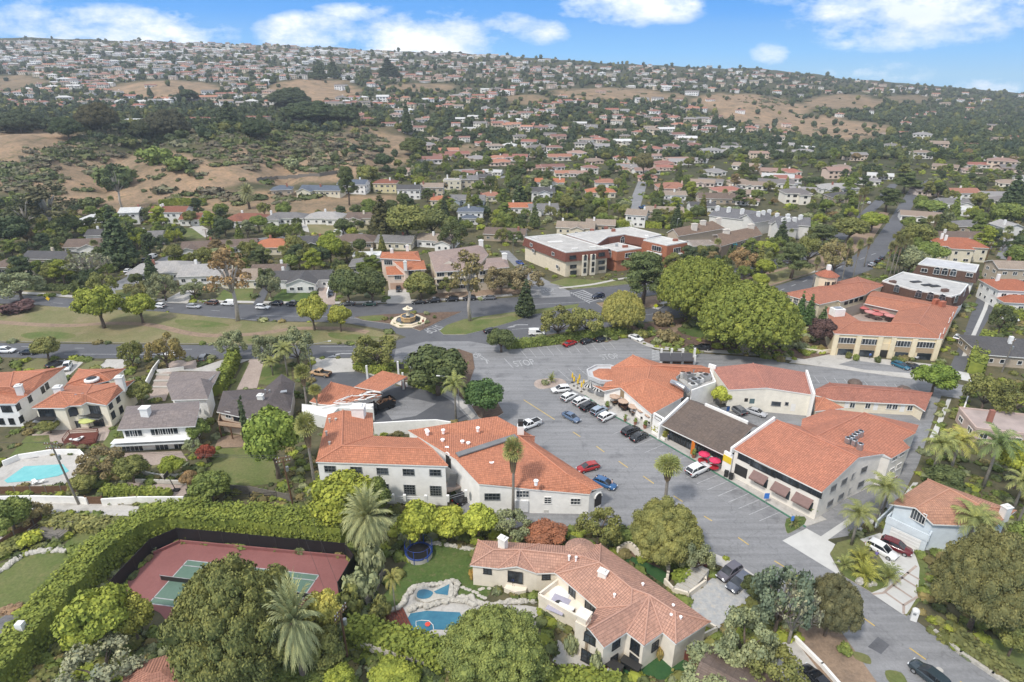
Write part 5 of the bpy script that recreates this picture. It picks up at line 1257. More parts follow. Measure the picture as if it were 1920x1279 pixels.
for f in(.2,.4,.6,.8):b.win(3,1577+(1624-1577)*f,571+(557-571)*f,1.7,1.0,1,0,'trim_dark')
for x in(1480,1492,1505):b.win(0,x,566,1.6,2.6,2,2)
b=Bld('tower','octagonal cream turret with red tile cap beside the courtyard roofs','tower',dict(a=(1552,512,11)))
c=b.V['a'];mb=MB();mb.lathe((c.x,c.y,-.2),[(3.3,0),(3.3,10.6)],8);mb.build('wall',['stucco'],b.root,(.78,.68,.5),off=b.o)
mb=MB();mb.lathe((c.x,c.y,10.4),[(3.9,0),(.8,1.7)],8);rf_=mb.build('roof',['tile'],b.root,(.42,.15,.09),uv=True,off=b.o)
mb=MB();mb.box((c.x,c.y,12.6),(1.1,1.1,2.4));mb.build('chimney',['stucco'],rf_,WHT,off=b.o)
for a in(-1.9,-1.2):mb=MB();mb.box((c.x+math.cos(a)*3.15,c.y+math.sin(a)*3.15,8.2),(.25,1.4,1.3),a);mb.build('window',['glass'],b.root,off=b.o)
# 10-11 flat-roofed mansard blocks
def mansard(name,label,top,z,zm,wallc,mansc,base=0,out=.9,roofc=(.47,.46,.44),mat='shingle',rim=.35,cat='building'):
 b=Bld(name,label,cat,{'p%d'%i:(x,y,z)for i,(x,y)in enumerate(top)});K=['p%d'%i for i in range(len(top))]
 P=[b.V[k]for k in K];Q,sg=inset_loop(P,-out);n=len(P)
 mb=MB();mb.poly([Vector((p.x,p.y,z))for p in(P if sg>0 else P[::-1])]);b.rf=mb.build('roof',['flat_roof'],b.root,roofc,off=b.o)
 mb=MB();I,_=inset_loop(P,.35)
 for i in range(n):
  j=(i+1)%n;a0,a1,c0,c1=P[i],P[j],I[i],I[j];u=z+rim
  for q in([(a0.x,a0.y,u),(a1.x,a1.y,u),(c1.x,c1.y,u),(c0.x,c0.y,u)],[(c0.x,c0.y,u),(c1.x,c1.y,u),(c1.x,c1.y,z),(c0.x,c0.y,z)],[(a0.x,a0.y,z-.1),(a1.x,a1.y,z-.1),(a1.x,a1.y,u),(a0.x,a0.y,u)]):mb.poly(q if sg>0 else q[::-1])
 mb.build('roof_edge',['stucco'],b.root,(.7,.69,.66),off=b.o)
 mb=MB()
 for i in range(n):
  j=(i+1)%n;q=[(Q[i].x,Q[i].y,zm),(Q[j].x,Q[j].y,zm),(P[j].x,P[j].y,z-.1),(P[i].x,P[i].y,z-.1)];mb.poly(q if sg>0 else q[::-1])
  q=[(Q[i].x,Q[i].y,zm),(P[i].x,P[i].y,zm),(P[j].x,P[j].y,zm),(Q[j].x,Q[j].y,zm)];mb.poly(q if sg>0 else q[::-1])
 mb.build('mansard',[mat],b.root,mansc,uv=True,off=b.o)
 b.walls(K,base-.2,wallc,.1,tops=zm+.02)
 b.segs=[(Q[i],Q[(i+1)%n],z,z,sg)for i in range(n)];return b
b=mansard('apartment_building','flat-roofed block with brown mansard and small arched windows behind the courtyard building',[(1654,528),(1692.5,511),(1816,534.5),(1801,553),(1784.5,557.5),(1707,543)],8.6,5.4,WHT,(.1,.055,.04))
for i,x,y in((4,1722,553),(4,1744,557),(4,1766,561),(5,1681,543),(3,1792,563),(2,1808,550)):b.win(i,x,y,1.7,1.5,1,0,'steel',arch=True)
for x,y in((1673,531),(1771,547)):p=at(x,y,8.6);b.box('chimney',x,y,8.6,(2,1.2,.9),.2,'coloured',(.14,.08,.06))
for x,y in((1717,529),(1738,535),(1752,537)):b.box('skylight',x,y,8.6,(3.4,1.6,.25),.2,'trim_dark')
b=mansard('apartment_building','farther flat-roofed brown mansard block with three white arched dormers',[(1721,496),(1737,484.5),(1836,498),(1830,511.5)],9,5.5,WHT,(.12,.07,.05),roofc=(.5,.5,.51))
for x in(1756,1771,1787):b.win(3,x,510+(x-1756)*.1,1.8,1.7,1,0,'white',arch=True)
for x in(1733,1818):b.win(3,x,507+(x-1733)*.1,1.9,1.3,1,0)
b=mansard('apartment_building','three-storey apartment block with dark brick mansard and two tall arched white window bays',[(984,445.5),(1048.5,439.5),(1140,467),(1061,474)],9.6,6.2,(.72,.64,.5),(.22,.085,.06),out=.7,mat='tile',roofc=(.46,.44,.41))
for x in(1095.6,1110.6):
 p,t,n=b.wallpt(2,x,495);mb=MB();mb.box((p.x+n.x*.3,p.y+n.y*.3,4.2),(2.1,.7,8.2),math.atan2(t.y,t.x));mb.build('window_bay',['stucco'],b.root,(.78,.72,.6),off=b.o)
 for zz in(2.2,4.6,7.2):window(Vector((p.x+n.x*.66,p.y+n.y*.66,zz)),t,n,1.0,1.7,b.root,b.o,0,0,'trim_dark',arch=zz>6)
for x,y in((1074,482.5),(1128,477),(1075,500),(1128,492),(1128,503),(1075,511)):b.win(2,x,y,2.6,1.4,2,0,'trim_dark')
for x,y in((996,459),(1037,476),(1000,470),(1045,500)):b.win(3,x,y,1.6,1.3,1,0)
for x,y in((1003,448),(1078,469),(1111,466)):b.box('roof_vent_box',x,y,9.6,(2.4,1.0,.8),.2,'stucco',(.7,.68,.64))
b.box('roof_hatch',1041,455,9.6,(6,2.2,.5),.2,'stucco',(.66,.64,.6))
b=mansard('apartment_building','wide flat-roofed brick block at the back of the apartment group',[(1062,440),(1182,426.5),(1240,441),(1213.5,447.5),(1172,440),(1140,445),(1120,458)],9.8,6.4,(.3,.13,.08),(.26,.11,.075),out=.3,mat='tile',roofc=(.5,.48,.45))
for x,y in((1110,434),(1150,434),(1136,430)):b.box('chimney',x,y,9.8,(1.6,1,1.1),.2,'coloured',(.3,.11,.07))
for x,y in((1167,452),(1184,452)):b.win(4,x,y,2.2,1.7,1,0,arch=True)
b=mansard('apartment_building','low flat-roofed orange brick wing with one broad arched window',[(1125.5,462.5),(1159,456),(1203,466),(1157,472)],8.2,4.6,(.4,.16,.09),(.42,.165,.09),out=.5,mat='tile',roofc=(.5,.48,.45))
b.win(2,1182,478,5.0,1.8,3,0,arch=False);b.win(3,1142,477,2.4,2.2,1,0,arch=True);b.box('chimney',1172,464,8.2,(2.2,.9,.9),.2,'coloured',(.3,.11,.07));b.box('roof_vent_box',1156,462,8.2,(1,1,.9),0,'steel')
b=mansard('apartment_building','flat-roofed orange brick block with broad arched balconies beside the spreading pine',[(1206,451),(1240,444),(1288.5,454.5),(1251,461)],9.6,5.0,(.36,.15,.09),(.4,.155,.085),out=.8,mat='tile',roofc=(.55,.54,.5))
b.win(2,1269,470,3.6,2.4,3,0,arch=False);b.win(2,1268,483,3.6,1.9,3,0,'white');b.win(3,1231,466,4.4,2.0,3,0);panel(b,2,1269,477,5,.7,(.74,.72,.68),'balcony',.9,'stucco');panel(b,3,1228,474,7,.6,(.74,.72,.68),'balcony',.9,'stucco');b.box('chimney',1266,452,9.6,(2.0,.9,.9),.2,'coloured',(.3,.11,.07));b.box('roof_vent_box',1212,445,10,(1.4,1.4,.8),0,'white')
# condominium roofs behind
def gab(name,label,e0,e1,r0,r1,ez,rz_,back,col,wc,mat='shingle',cat='building',wins=()):
 """gable roof from its front eave and ridge (pixels); the rear slope mirrors the front one"""
 E0,E1,R0,R1=at(*e0,ez),at(*e1,ez),at(*r0,rz_),at(*r1,rz_)
 V=dict(a=e0+(ez,),b=e1+(ez,),c=r1+(rz_,),d=r0+(rz_,));b=Bld(name,label,cat,V)
 b.V['e']=Vector((2*R1.x-E1.x,2*R1.y-E1.y,ez));b.V['f']=Vector((2*R0.x-E0.x,2*R0.y-E0.y,ez))
 b.roof([('a','b','c','d'),('d','c','e','f')],col,mat);b.walls(['a','b','c','e','f','d'],-.3,wc,.5)
 for(i,x,y,w,h)in wins:b.win(i,x,y,w,h,1,0)
 return b
BR=(.21,.145,.105)
b=gab('condominium_building','tan-brown shingled condominium with three broad white chimneys behind the brick block',(1272,443),(1360,428),(1262,429),(1336,414),6.5,9,0,BR,(.5,.42,.33))
for x,y in((1301,431),(1317,425),(1346,420)):b.chimney(x,y,7.6,2.6,2.6,1.2,.2,(.72,.66,.58))
b=gab('condominium_building','tan-brown shingled condominium with balconies and a teal awning',(1352,462),(1430,440),(1345,440),(1418,424),6.5,9,0,BR,(.34,.26,.2),wins=[(0,1372,463,2.5,1.8),(0,1392,458,2.5,1.8),(0,1412,452,2.5,1.8),(0,1396,468,2.5,1.5)])
for x,y in((1361,441),(1407,431)):b.chimney(x,y,8,2.4,2.8,1.2,.2,(.72,.66,.58))
panel(b,0,1402,462,9,.8,(.5,.42,.36),'balcony',1.2,'stucco')
awning(b,0,1376,456,2.5,.5,1.2,(.05,.35,.45))
b=gab('condominium_building','pale-walled building with grey-brown roof between the brick block and the brown condominiums',(1300,462),(1344,458),(1290,450),(1332,449),5.8,7.5,0,(.3,.25,.215),WHT,wins=[(0,1318,468,1.5,1.3),(0,1328,466,1.5,1.3),(0,1338,465,1.3,1.2),(0,1334,475,1.8,1.2)])
GY=(.17,.165,.17)
for k,(e0,e1,r0,r1,lab)in enumerate((((1328,404),(1412,414),(1345,388),(1424,396),'long grey-roofed condominium with white chimneys behind the tan-brown ones'),((1414,418),(1450,412),(1400,402),(1442,398),'grey-roofed condominium wing stepping forward beside the tan-brown balconies'),((1440,418),(1520,424),(1450,404),(1520,408),'grey-roofed condominium with many white chimneys beside the dark cypress'),((1460,430),(1498,428),(1454,414),(1490,412),'grey-roofed condominium with white half-timbered side facing the trees'))):
 b=gab('condominium_building',lab,e0,e1,r0,r1,6.5,9.5,0,GY,(.7,.68,.64))
 for f in(.2,.45,.75):b.chimney(e0[0]+(e1[0]-e0[0])*f,(e0[1]+r0[1])/2+(e1[1]-e0[1])*f-2,8,2.4,1.8,1.0,.2,(.78,.77,.74))
 # ---------------------------------------------------------------- houses near the camera, from their roof corners
b=Bld('house','cream hillside house with branching salmon tile roofs, roof terrace and flagstone forecourt','house',dict(
 a=(881,1060,4.2),b=(896,1012.5,4.2),rA=(926,1031,5.7),rM=(976,1031,5.7),rB=(1090,1043,5.9),k1=(1012,1020,4.2),k2=(1065,1023.5,4.2),d1=(934,1066,4.2),bA=(969,1062,5.2),d2=(1006,1075,4.2),L2=(1039,1074,4.2),
 La=(1043.5,1076,4.6),Lb=(1118.5,1140,4.6),Ra=(1124,1055,7.0),Rb=(1185,1104,7.0),Rm=(1218,1116,6.9),Rc=(1266,1147.5,6.6),Ea=(1126,1020,4.6),Eb=(1265,1117.5,4.6),Ec=(1332.5,1166,4.6),W1a=(1183,1135,6.8),W1b=(1105,1180,6.8),x=(1098.5,1175,5.0),f1=(1132.5,1214.5,5.0),f2=(1175,1186,5.0),g=(1207.5,1211,5.0),h=(1242.5,1186,5.0),Cf=(1267.5,1207.5,5.0),pk=(980,1010,5.6),pl=(953,1015,4.3),pr=(1008,1020,4.3)))
b.roof([('a','d1','rM','rA'),('d1','bA','rM'),('bA','d2','rM'),('d2','L2','rB','rM'),('b','a','rA'),('b','rA','rM','k1'),('rM','rB','k2','k1'),('La','Lb','W1a','Rb','Ra'),('rB','L2','La','Ra'),('rB','Ra','Ea','k2'),('Ea','Eb','Ec','Rc','Rm','Rb','Ra'),('Lb','x','W1b','W1a'),('W1b','f1','f2','Rm','Rb','W1a'),('f2','g','Rm'),('g','h','Rm'),('h','Cf','Rc','Rm'),('Cf','Ec','Rc')],(.49,.275,.2))
HW=(.8,.72,.6)
b.walls(['a','d1','bA','d2','L2','La','Lb','x','W1b','f1','f2','g','h','Cf','Ec','Eb','Ea','k2','k1','b'],-.2,HW,.35)
b.win(0,914,1070,1.2,1.2,1,2,'trim_dark');b.win(1,966,1082,2.2,2.1,2,0,'trim_dark',name='french_door');b.win(3,1024,1080,1.2,1.3,1,2,'trim_dark')
b.win(5,1073,1111,1.3,1.9,1,0,'trim_dark');b.win(5,1107,1139,2.0,1.8,1,0,'trim_dark')
b.win(8,1106,1199,1.6,1.3,1,0,'trim_dark',arch=True);b.win(8,1101,1232,1.7,2.1,1,2,'trim_dark',name='french_door')
b.win(9,1155,1208,1.3,1.4,1,2,'trim_dark');b.win(9,1151,1235,1.3,1.2,1,2,'trim_dark');b.win(10,1191,1213,1.4,2.0,1,0,'trim_dark');b.win(10,1189,1236,1.4,1.3,1,2,'trim_dark');b.win(11,1228,1211,1.2,1.5,1,2,'trim_dark');panel(b,11,1245,1217,.9,1.3,(.75,.7,.62),'meter_box',.15)
for x,y in((1130,1085),(943,1022)):b.chimney(x,y,5.8,1.3,1.25,.9,-.6,(.82,.79,.73))
p=at(1093,1176,4.5);mb=MB();mb.box((p.x,p.y,2.8),(1.6,1.5,5.8),-.6);mb.box((p.x,p.y,6.2),(1.3,1.2,1.1),-.6);mb.box((p.x,p.y,6.9),(1.8,1.7,.25),-.6);mb.build('chimney',['stucco'],b.root,HW,off=b.o)
c=at(1088,1029,5.0);mb=MB();mb.lathe((c.x,c.y,-.1),[(2.0,0),(2.0,5.0)],20);tw=mb.build('turret',['stucco'],b.root,HW,off=b.o)
mb=MB();mb.lathe((c.x,c.y,4.9),[(2.45,0),(2.4,.12),(.08,1.15)],24);mb.build('turret_roof',['tile'],tw,(.45,.265,.195),uv=True,off=b.o)
b.vents([(1152,1118),(1190,1140),(1205,1098),(1262,1138),(1276,1160),(1258,1156),(1067,1046),(1080,1048)],6.0,.14,.3,'coloured')
TP=[(1010,1122,2.4),(1049,1092,2.4),(1112,1140,2.4),(1082,1163,2.4)]
slab(b,TP,-.1,2.4,'stucco','terrace_base',HW);parapet(b,[(1049,1092,2.4),(1010,1122,2.4),(1082,1163,2.4)],2.3,.9,.3,HW,'terrace_parapet')
slab(b,[(945,1102,.9),(953,1092,.9),(990,1096,.9),(986,1107,.9),(965,1110,.9)],-.1,.9,'stucco','balcony',HW)
mb=MB();p=at(1049,1113,2.45);mb.lathe((p.x,p.y,2.4),[(1.5,.0),(1.5,.05)],20);tag(mb.build('round_rug',['white']),'round white rug on the roof terrace','rug')
mb=MB();p=at(1047,1133,2.45);mb.box((p.x,p.y,2.43),(2.6,3.2,.05),-.5)
tag(mb.build('striped_rug',['coloured'],col=(.4,.38,.46)),'striped grey-blue rug on the roof terrace','rug')
t=thing('sofa','low wooden sofa with white cushions on the roof terrace','sofa',at(1061,1144,2.42),-.5)
mb=MB();mb.box((0,0,.2),(2.4,1.0,.4));mb.build('frame',['wood'],t);mb=MB();mb.box((0,.05,.5),(2.3,.85,.2));mb.box((0,-.4,.75),(2.3,.2,.5));mb.build('cushion',['white'],t)
t=thing('round_table','small round terrace table with a dark top','table',at(1047,1134,2.46));mb=MB();mb.lathe((0,0,.35),[(.5,0),(.5,.06)],14);mb.build('top',['trim_dark'],t);mb=MB();mb.tube([(0,0,0),(0,0,.35)],.12,8);mb.build('base',['trim_dark'],t)
# garden walls of that house
def wallrun(name,label,pts,w,h,mat='stucco',col=HW,cat='wall',cap=None,z0=-.3,smooth=0,world=False,hts=None,group=None):
 P=[Vector(p)if world else grd(*p)for p in pts]
 if smooth:P=[Vector((q[0],q[1],0))for q in smoothpts([p.to_2d()for p in P],smooth,False)]
 mb=MB()
 for i in range(len(P)-1):
  a,b_=P[i],P[i+1];t=(b_-a).to_2d();ln=t.length;t.normalize();zg=min(a.z,b_.z);hh=h if hts is None else hts[i]
  mb.box(((a.x+b_.x)/2,(a.y+b_.y)/2,zg+(hh+z0)/2),(ln+w*.5,w,hh-z0),math.atan2(t.y,t.x))
  if cap:mb.box(((a.x+b_.x)/2,(a.y+b_.y)/2,zg+hh+.05),(ln+w*.5,w*1.4,.1),math.atan2(t.y,t.x),1)
 return tag(mb.build(name,[mat]+([cap]if cap else[]),col=col),label,cat,group)
wallrun('retaining_wall','curved cream retaining wall holding back the mulch slope above the sunken turf',[(1158,1040),(1180,1030),(1202,1050),(1220,1050),(1240,1058),(1252,1072),(1250,1092)],.4,1.5,smooth=4)
wallrun('garden_wall','low cream wall beside the entrance steps and the flagstone forecourt',[(1246,1094),(1262,1112),(1290,1120),(1322,1096),(1320,1078)],.3,1.0)
mb=MB()
for k in range(9):
 f=k/8;p=grd(*lerp((1272,1116),(1312,1078),f));mb.box((p.x,p.y,.1+.09*k),(2.4,.75,.2+.18*k),-.75)
tag(mb.build('garden_steps',['concrete']),'pale straight steps rising to the brown gate by the street','steps')
t=thing('garden_gate','brown wooden gate at the head of the pale steps','gate',grd(1311,1072),-.7);mb=MB();mb.box((0,0,.95),(1.5,.12,1.7));mb.build('gate_panel',['wood_red'],t);mb=MB();mb.box((-.9,0,1),(.3,.3,2.2));mb.box((.9,0,1),(.3,.3,2.2));mb.build('gate_frame',['wood_red'],t)
t=thing('garden_shed','small brown shed with grey sloping lid beside the hillside house','shed',grd(1304,1238),-.65);mb=MB();mb.box((0,0,1),(2.6,1.8,2));mb.build('wall',['wood_red'],t);mb=MB();mb.box((0,0,2.15),(2.9,2.1,.12),0,0,.15);mb.build('roof',['coloured'],t,(.2,.2,.2));mb=MB();mb.box((0,-.92,.95),(1.5,.06,1.7));mb.build('door',['wood'],t)
wallrun('bin_enclosure','cream walled service enclosure at the corner of the hillside house',[(1290,1216),(1314,1204),(1342,1190),(1324,1180)],.25,1.5)
for k,(x,y,lab)in enumerate(((1151,1258,'dark-roofed garden storage box standing on the strip of turf'),(1182,1254,'long dark storage bench on the strip of turf'))):
 t=thing('storage_box',lab,'storage box',grd(x,y),-.65);mb=MB();mb.box((0,0,.5),(2.0+.5*k,1.2-.2*k,1.0));mb.build('body',['wood' if k==0 else 'black'],t);mb=MB();mb.box((0,0,1.08),(2.2+.5*k,1.4-.2*k,.12));mb.build('lid',['trim_dark'],t)
t=thing('garden_table','white folding table on the strip of turf','table',grd(1150,1265),-.6);mb=MB();mb.box((0,0,.72),(1.6,.9,.06));mb.build('top',['white'],t)
for sx in(-.7,.7):
 for sy in(-.35,.35):mb=MB();mb.box((sx,sy,.35),(.06,.06,.7));mb.build('leg',['white'],t)
 # south-east white house
b=Bld('house','pale blue-white house with wide salmon hip roof and double garage beneath a balcony','house',dict(e0=(1668,945,5.8),e1=(1739.5,898.5,5.8),ap=(1717,952,7.6),rk=(1780,917,7.8),r2=(1838,948,7.6),m=(1750,983,5.8),q=(1865,988,5.8),z=(1905,958,5.8)))
b.roof([('e0','ap','rk','e1'),('ap','m','q','r2','rk'),('e1','rk','r2','z'),('z','r2','q')],(.5,.26,.17))
BW=(.66,.72,.76)
b.walls(['e0','ap','m','q','z','e1'],-.1,BW,.6)
b.win(0,1722,968,2.2,2.0,4,0,'white');b.chimney(1884,962,6.6,1.2,1.3,1.0,.3)
GP=[(1662,976,3.0),(1683,955,3.0),(1752,990,3.0),(1740,1012,3.0)]
slab(b,GP,-.1,2.9,'stucco','garage',BW);parapet(b,[(1683,955,3),(1662,976,3),(1740,1012,3),(1752,990,3)],2.6,.9,.25,BW,'balcony_parapet')
p0,p1=at(1662,976,3),at(1740,1012,3);t_=(p1-p0).normalized();n_=Vector((t_.y,-t_.x,0));c=p0.lerp(p1,.52)+n_*.1
mb=MB();mb.box((c.x,c.y,1.2),((p1-p0).length*.72,.1,2.3),math.atan2(t_.y,t_.x))
for k in range(4):mb.box((c.x+n_.x*.06,c.y+n_.y*.06,.3+k*.6),((p1-p0).length*.72,.06,.06),math.atan2(t_.y,t_.x))
mb.build('garage_door',['white'],b.root,off=b.o)
wallrun('garden_wall','pale blue-white wall stepping beside the alley and the garage',[(1641,990),(1660,972),(1676,955)],.25,1.7,col=BW)
# south-west row of houses
b=Bld('house','white stucco house with big red-orange tile roof at the edge of the view','house',dict(a=(-70,758,6),b=(30,757,6),b1=(38,749,6.2),c=(52,742,6),d=(123,688,6),e=(90,691,6.4),f=(25,697,6),g=(-70,700,6),r1=(-60,728,8),r2=(18,726,8),r3=(84,697,7.4)))
b.roof([('a','b','b1','c','r2','r1'),('c','d','r3','r2'),('r2','r3','f'),('d','e','f','r3'),('r1','r2','f','g')],TILE)
b.walls(['a','b','c','d','f','g'],-.1,WHT,.35)
for x,y in((8,767),(17,767),(3,790),(22,790)):b.win(0,x,y,1.1,1.5,1,2,'trim_dark')
for x,y in((34,763),(40,786),(56,748),(80,731),(88,724)):b.win(1 if x<45 else 2,x,y,1.1,1.5,1,2,'trim_dark')
b.chimney(40,740,6.2,2.2,1.3,1.1,.4)
b=Bld('house','large cream house with many-angled red-orange roof, round skylight and arched window','house',dict(
 a=(60,765,5.8),b=(120,765,5.8),b2=(130,761,5.8),c=(152,760,5.8),c2=(162,754,6.2),d=(200,760,5.8),e=(252,713,5.8),f=(172,722,6.2),r1=(112,735,8.2),r2=(160,740,7.8),r3=(222,722,7.2),g=(125,722,5.8),u1=(147,692,5.6),u2=(235,691,5.6),u3=(207,713,5.6),u4=(125,720,6.2),v=(186,699,7.4)))
b.roof([('a','b','b2','r1'),('b2','c','c2','r2','r1'),('c2','d','r2'),('d','e','r3','r2'),('r2','r3','e','f'),('r1','r2','f','g'),('a','r1','g'),('u1','u2','v'),('u2','u3','v'),('u3','f','g','u4','v'),('u4','u1','v')],TILE)
b.walls(['a','b','b2','c','c2','d','e','u3','u2','u1','u4','g'],-.1,(.8,.73,.58),.4)
b.win(0,88,774,3.4,1.9,4,0,'trim_dark');b.win(3,121 if False else 138,774,1.6,1.3,1,1,'trim_dark',arch=True);b.win(2,136,774,1.2,1.5,1,1,'trim_dark');b.win(4,176,768,3.2,2.0,4,0,'trim_dark')
b.win(2,126,799,2.2,1.9,2,0,'trim_dark');b.win(2,144,798,1.4,2.2,1,0,'trim_dark');b.win(4,182,792,3.6,2.2,3,0,'trim_dark');b.win(0,95,794,2.2,1.8,2,0,'trim_dark')
for x,y in((207,760),(212,778),(221,748),(227,768)):b.win(5,x,y,1.3,1.6,1,1,'trim_dark')
for(i,x,y,w)in((0,88,786,4.6),(4,174,780,5.0)):panel(b,i,x,y,w,.16,(.1,.11,.12),'balcony',1.3,'steel');panel(b,i,x,y-4,w,.06,(.1,.1,.1),'balcony_rail',1.3,'trim_dark')
for x,y,s in((113,741,.9),(227,722,.6)):b.chimney(x,y,6.9,2.0,1.5,1.3,.2)
c=at(171,708,7.0);mb=MB();mb.lathe((c.x,c.y,6.3),[(1.6,0),(1.6,.35),(1.2,.6)],12);sk=mb.build('round_skylight',['white'],b.rf,off=b.o);mb=MB();mb.lathe((c.x,c.y,6.9),[(1.15,0),(.1,.35)],12);mb.build('pane',['glass'],sk,off=b.o)
for x,y in((135,738),(149,739)):p=at(x,y,7.6);mb=MB();mb.box((p.x,p.y,p.z+.1),(1.5,1.0,.14),.2,0,-.3);mb.build('skylight',['steel'],b.rf,off=b.o)
b=Bld('house','white two-storey house with grey shingle roof and broad deck facing the yards','house',dict(a=(219,806,5.6),b=(366,799,5.6),c=(374,752,6.6),d=(237,762,6.6),r0=(232,777,7.6),r1=(374,766,7.4),e=(392,712,5.4),f=(400,720,5.4),g=(390,748,5.8),h=(322,750,6.2),k=(376,709,7.4),u0=(312,722,4.4),u1=(322,697,4.4),u2=(413,696,4.4),u3=(401,720,4.4)))
b.roof([('a','b','r1','r0'),('r0','r1','c','d'),('h','g','f','k'),('h','k','u0'),('f','e','k'),('u0','u3','u2','u1')],(.24,.2,.185),'shingle')
b.walls(['a','b','c','d'],-.1,WHT,.7)
for x in(242,251,260,290,298,308,318,327):b.win(0,x,813-(x-242)*.06,1.5,1.5,0,0)
for x,w in((249,4.2),(304,2.6),(339,2.6)):b.win(0,x,842-(x-249)*.06,w,1.8,int(w),0)
panel(b,0,288,826,15.5,.2,(.6,.62,.62),'deck',1.7,'stucco');panel(b,0,288,820,15.5,.07,(.8,.8,.79),'deck_rail',1.75,'stucco')
for x,y in((375,770),(381,762),(370,785)):b.win(1,x,y,1.2,1.0,1,0)
b.walls(['h','g','f','e','u2','u1','u0'],-.1,WHT,.5,name='rear_wall')
p=at(275,780,7.0);mb=MB();mb.box((p.x,p.y,7.4),(1.6,1.3,3));mb.box((p.x,p.y,9),(1.9,1.6,.2));mb.build('chimney',['stucco'],b.rf,WHT,off=b.o)
b=Bld('house','brown-roofed house with raised timber deck on tall posts','house',dict(a=(406,772,5.2),b=(480,788,5.0),c=(545,771,5.0),d=(553,717,5.0),e=(528,701,5.0),f=(495,729,5.2),g=(418,733,5.2),r0=(440,748,6.8),r1=(502,752,6.8),r2=(526,716,6.8)))
b.roof([('a','b','r1','r0'),('b','c','r1'),('c','d','r2','r1'),('d','e','r2'),('r1','r2','e','f'),('r0','r1','f','g'),('g','a','r0')],(.12,.1,.095),'shingle')
b.walls(['a','b','c','d','e','f','g'],-.1,(.58,.49,.4),.6)
b.win(0,428,778,1.4,1.6,1,0);b.win(0,450,784,3.4,1.7,3,0,'trim_dark');b.chimney(490,752,6.2,1.4,1.2,1.0)
b.box('skylight',532,735,6.2,(1.4,1,.2),.3,'steel');b.vents([(498,735),(506,736)],6.4)
slab(b,[(410,797,2.9),(414,778,2.9),(470,786,2.9),(476,812,2.9),(456,812,2.9),(452,802,2.9)],2.7,2.9,'wood','deck');parapet(b,[(414,778,2.9),(410,797,2.9),(452,802,2.9),(456,812,2.9),(476,812,2.9)],2.9,.9,.1,(.5,.36,.25),'deck_rail')
for x,y in((411,799),(432,802),(452,804),(457,814),(475,814)):p=at(x,y,2.8);mb=MB();mb.box((p.x,p.y,1.3),(.22,.22,2.9));mb.build('deck_post',['wood'],b.root,off=b.o)
# 12 boulevard: pink house and beige apartments
PK=(.74,.6,.5)
b=Bld('house','pink three-storey house with stepped orange tile roofs and a garage drive','house',dict(a=(712,484,9),b=(716,472.5,9),c=(784,471,9),d=(789,488,9),ra=(728,477,10),rb=(776,477,10),e=(738,491,8.4),f=(795,488.5,8.4),g=(799.5,505,7.8),h=(757,507,7.8),rc=(768,494,9.2),k=(723,500,6.6),l=(757,498,6.6),m=(761,515,5.8),n=(725,516,5.8)))
b.roof([('a','ra','b'),('a','d','rb','ra'),('d','c','rb'),('ra','rb','c','b')],(.5,.19,.1));b.roof([('e','h','rc'),('h','g','rc'),('g','f','rc'),('f','e','rc')],(.5,.19,.1),name='side_roof');b.roof([('k','n','m','l')],(.5,.19,.1),name='front_roof')
b.walls(['a','d','c','b'],0,PK,.5,name='rear_wall');b.win(0,728,492,3.2,1.9,3,0)
b.walls(['h','g','f','e'],0,PK,.5,name='side_wall');b.win(0,771,511,1.8,2.0,1,0,'trim_dark');b.win(0,784,510,1.8,2.0,1,0,'trim_dark');b.win(0,786,526,1.6,1.4,1,0)
b.walls(['n','m','l','k'],0,PK,.4);b.win(0,746,520,2.4,1.6,3,0);panel(b,0,746,536,5.4,2.2,(.55,.36,.26),'garage_door')
for x,y in((735,476),(764,469),(760,500)):b.chimney(x,y,9.2,1.8,1.1,.9)
b=Bld('apartment_building','beige three-storey apartment house with brown roof, small gable and balconies behind a tall eucalyptus','building',dict(a=(816,510,8.2),b=(892,506,8.2),c=(803,473,8.2),d=(902,459,8.2),e=(916,477,8.2),ra=(838,484,10),rb=(890,468,10),f=(912,484,8),g=(950,481,8),h=(955,500,8),i=(892,507,8),rc=(910,494,9.2),rd=(944,490,9.2)))
RT=(.33,.245,.21)
b.roof([('a','b','e','rb','ra'),('a','ra','c'),('ra','rb','d','c'),('rb','e','d')],RT,'shingle');b.roof([('i','h','rd','rc'),('rc','rd','g','f'),('h','g','rd')],RT,'shingle',name='wing_roof',lift=-.1)
b.walls(['a','b','e','d','c'],0,(.66,.57,.44),.6)
for x in(826,846,866,884):
 for y in(515,527,539):b.win(0,x,y-(x-826)*.05,2.6,1.5,2,0)
for y in(521,533):panel(b,0,854,y-1,15,.5,(.66,.6,.5),'balcony',1.0,'stucco')
b.walls(['i','h','g','f'],0,(.66,.57,.44),.5,name='wing_wall')
for x in(905,925,943):
 for y in(512,526):b.win(0,x,y-(x-900)*.05,2.2,1.4,1,0)
b.chimney(902,461,8.4,2.2,1.8,1.2);b.chimney(946,486,8.4,2,1.8,1.2)
p0,p1=at(828,493,8.4),at(848,491.5,8.4)
mb=MB();A,B_=at(826,498,8.7),at(858,496.5,8.7);C=(A+B_)/2+Vector((0,0,1.6));D=C+Vector((.3,4.5,0));mb.poly([A,C,D]);mb.poly([C,B_,D]);mb.build('gable_roof',['shingle'],b.rf,RT,uv=True,off=b.o);mb=MB();mb.poly([A,B_,C]);mb.build('gable_end',['stucco'],b.rf,(.7,.63,.52),off=b.o)
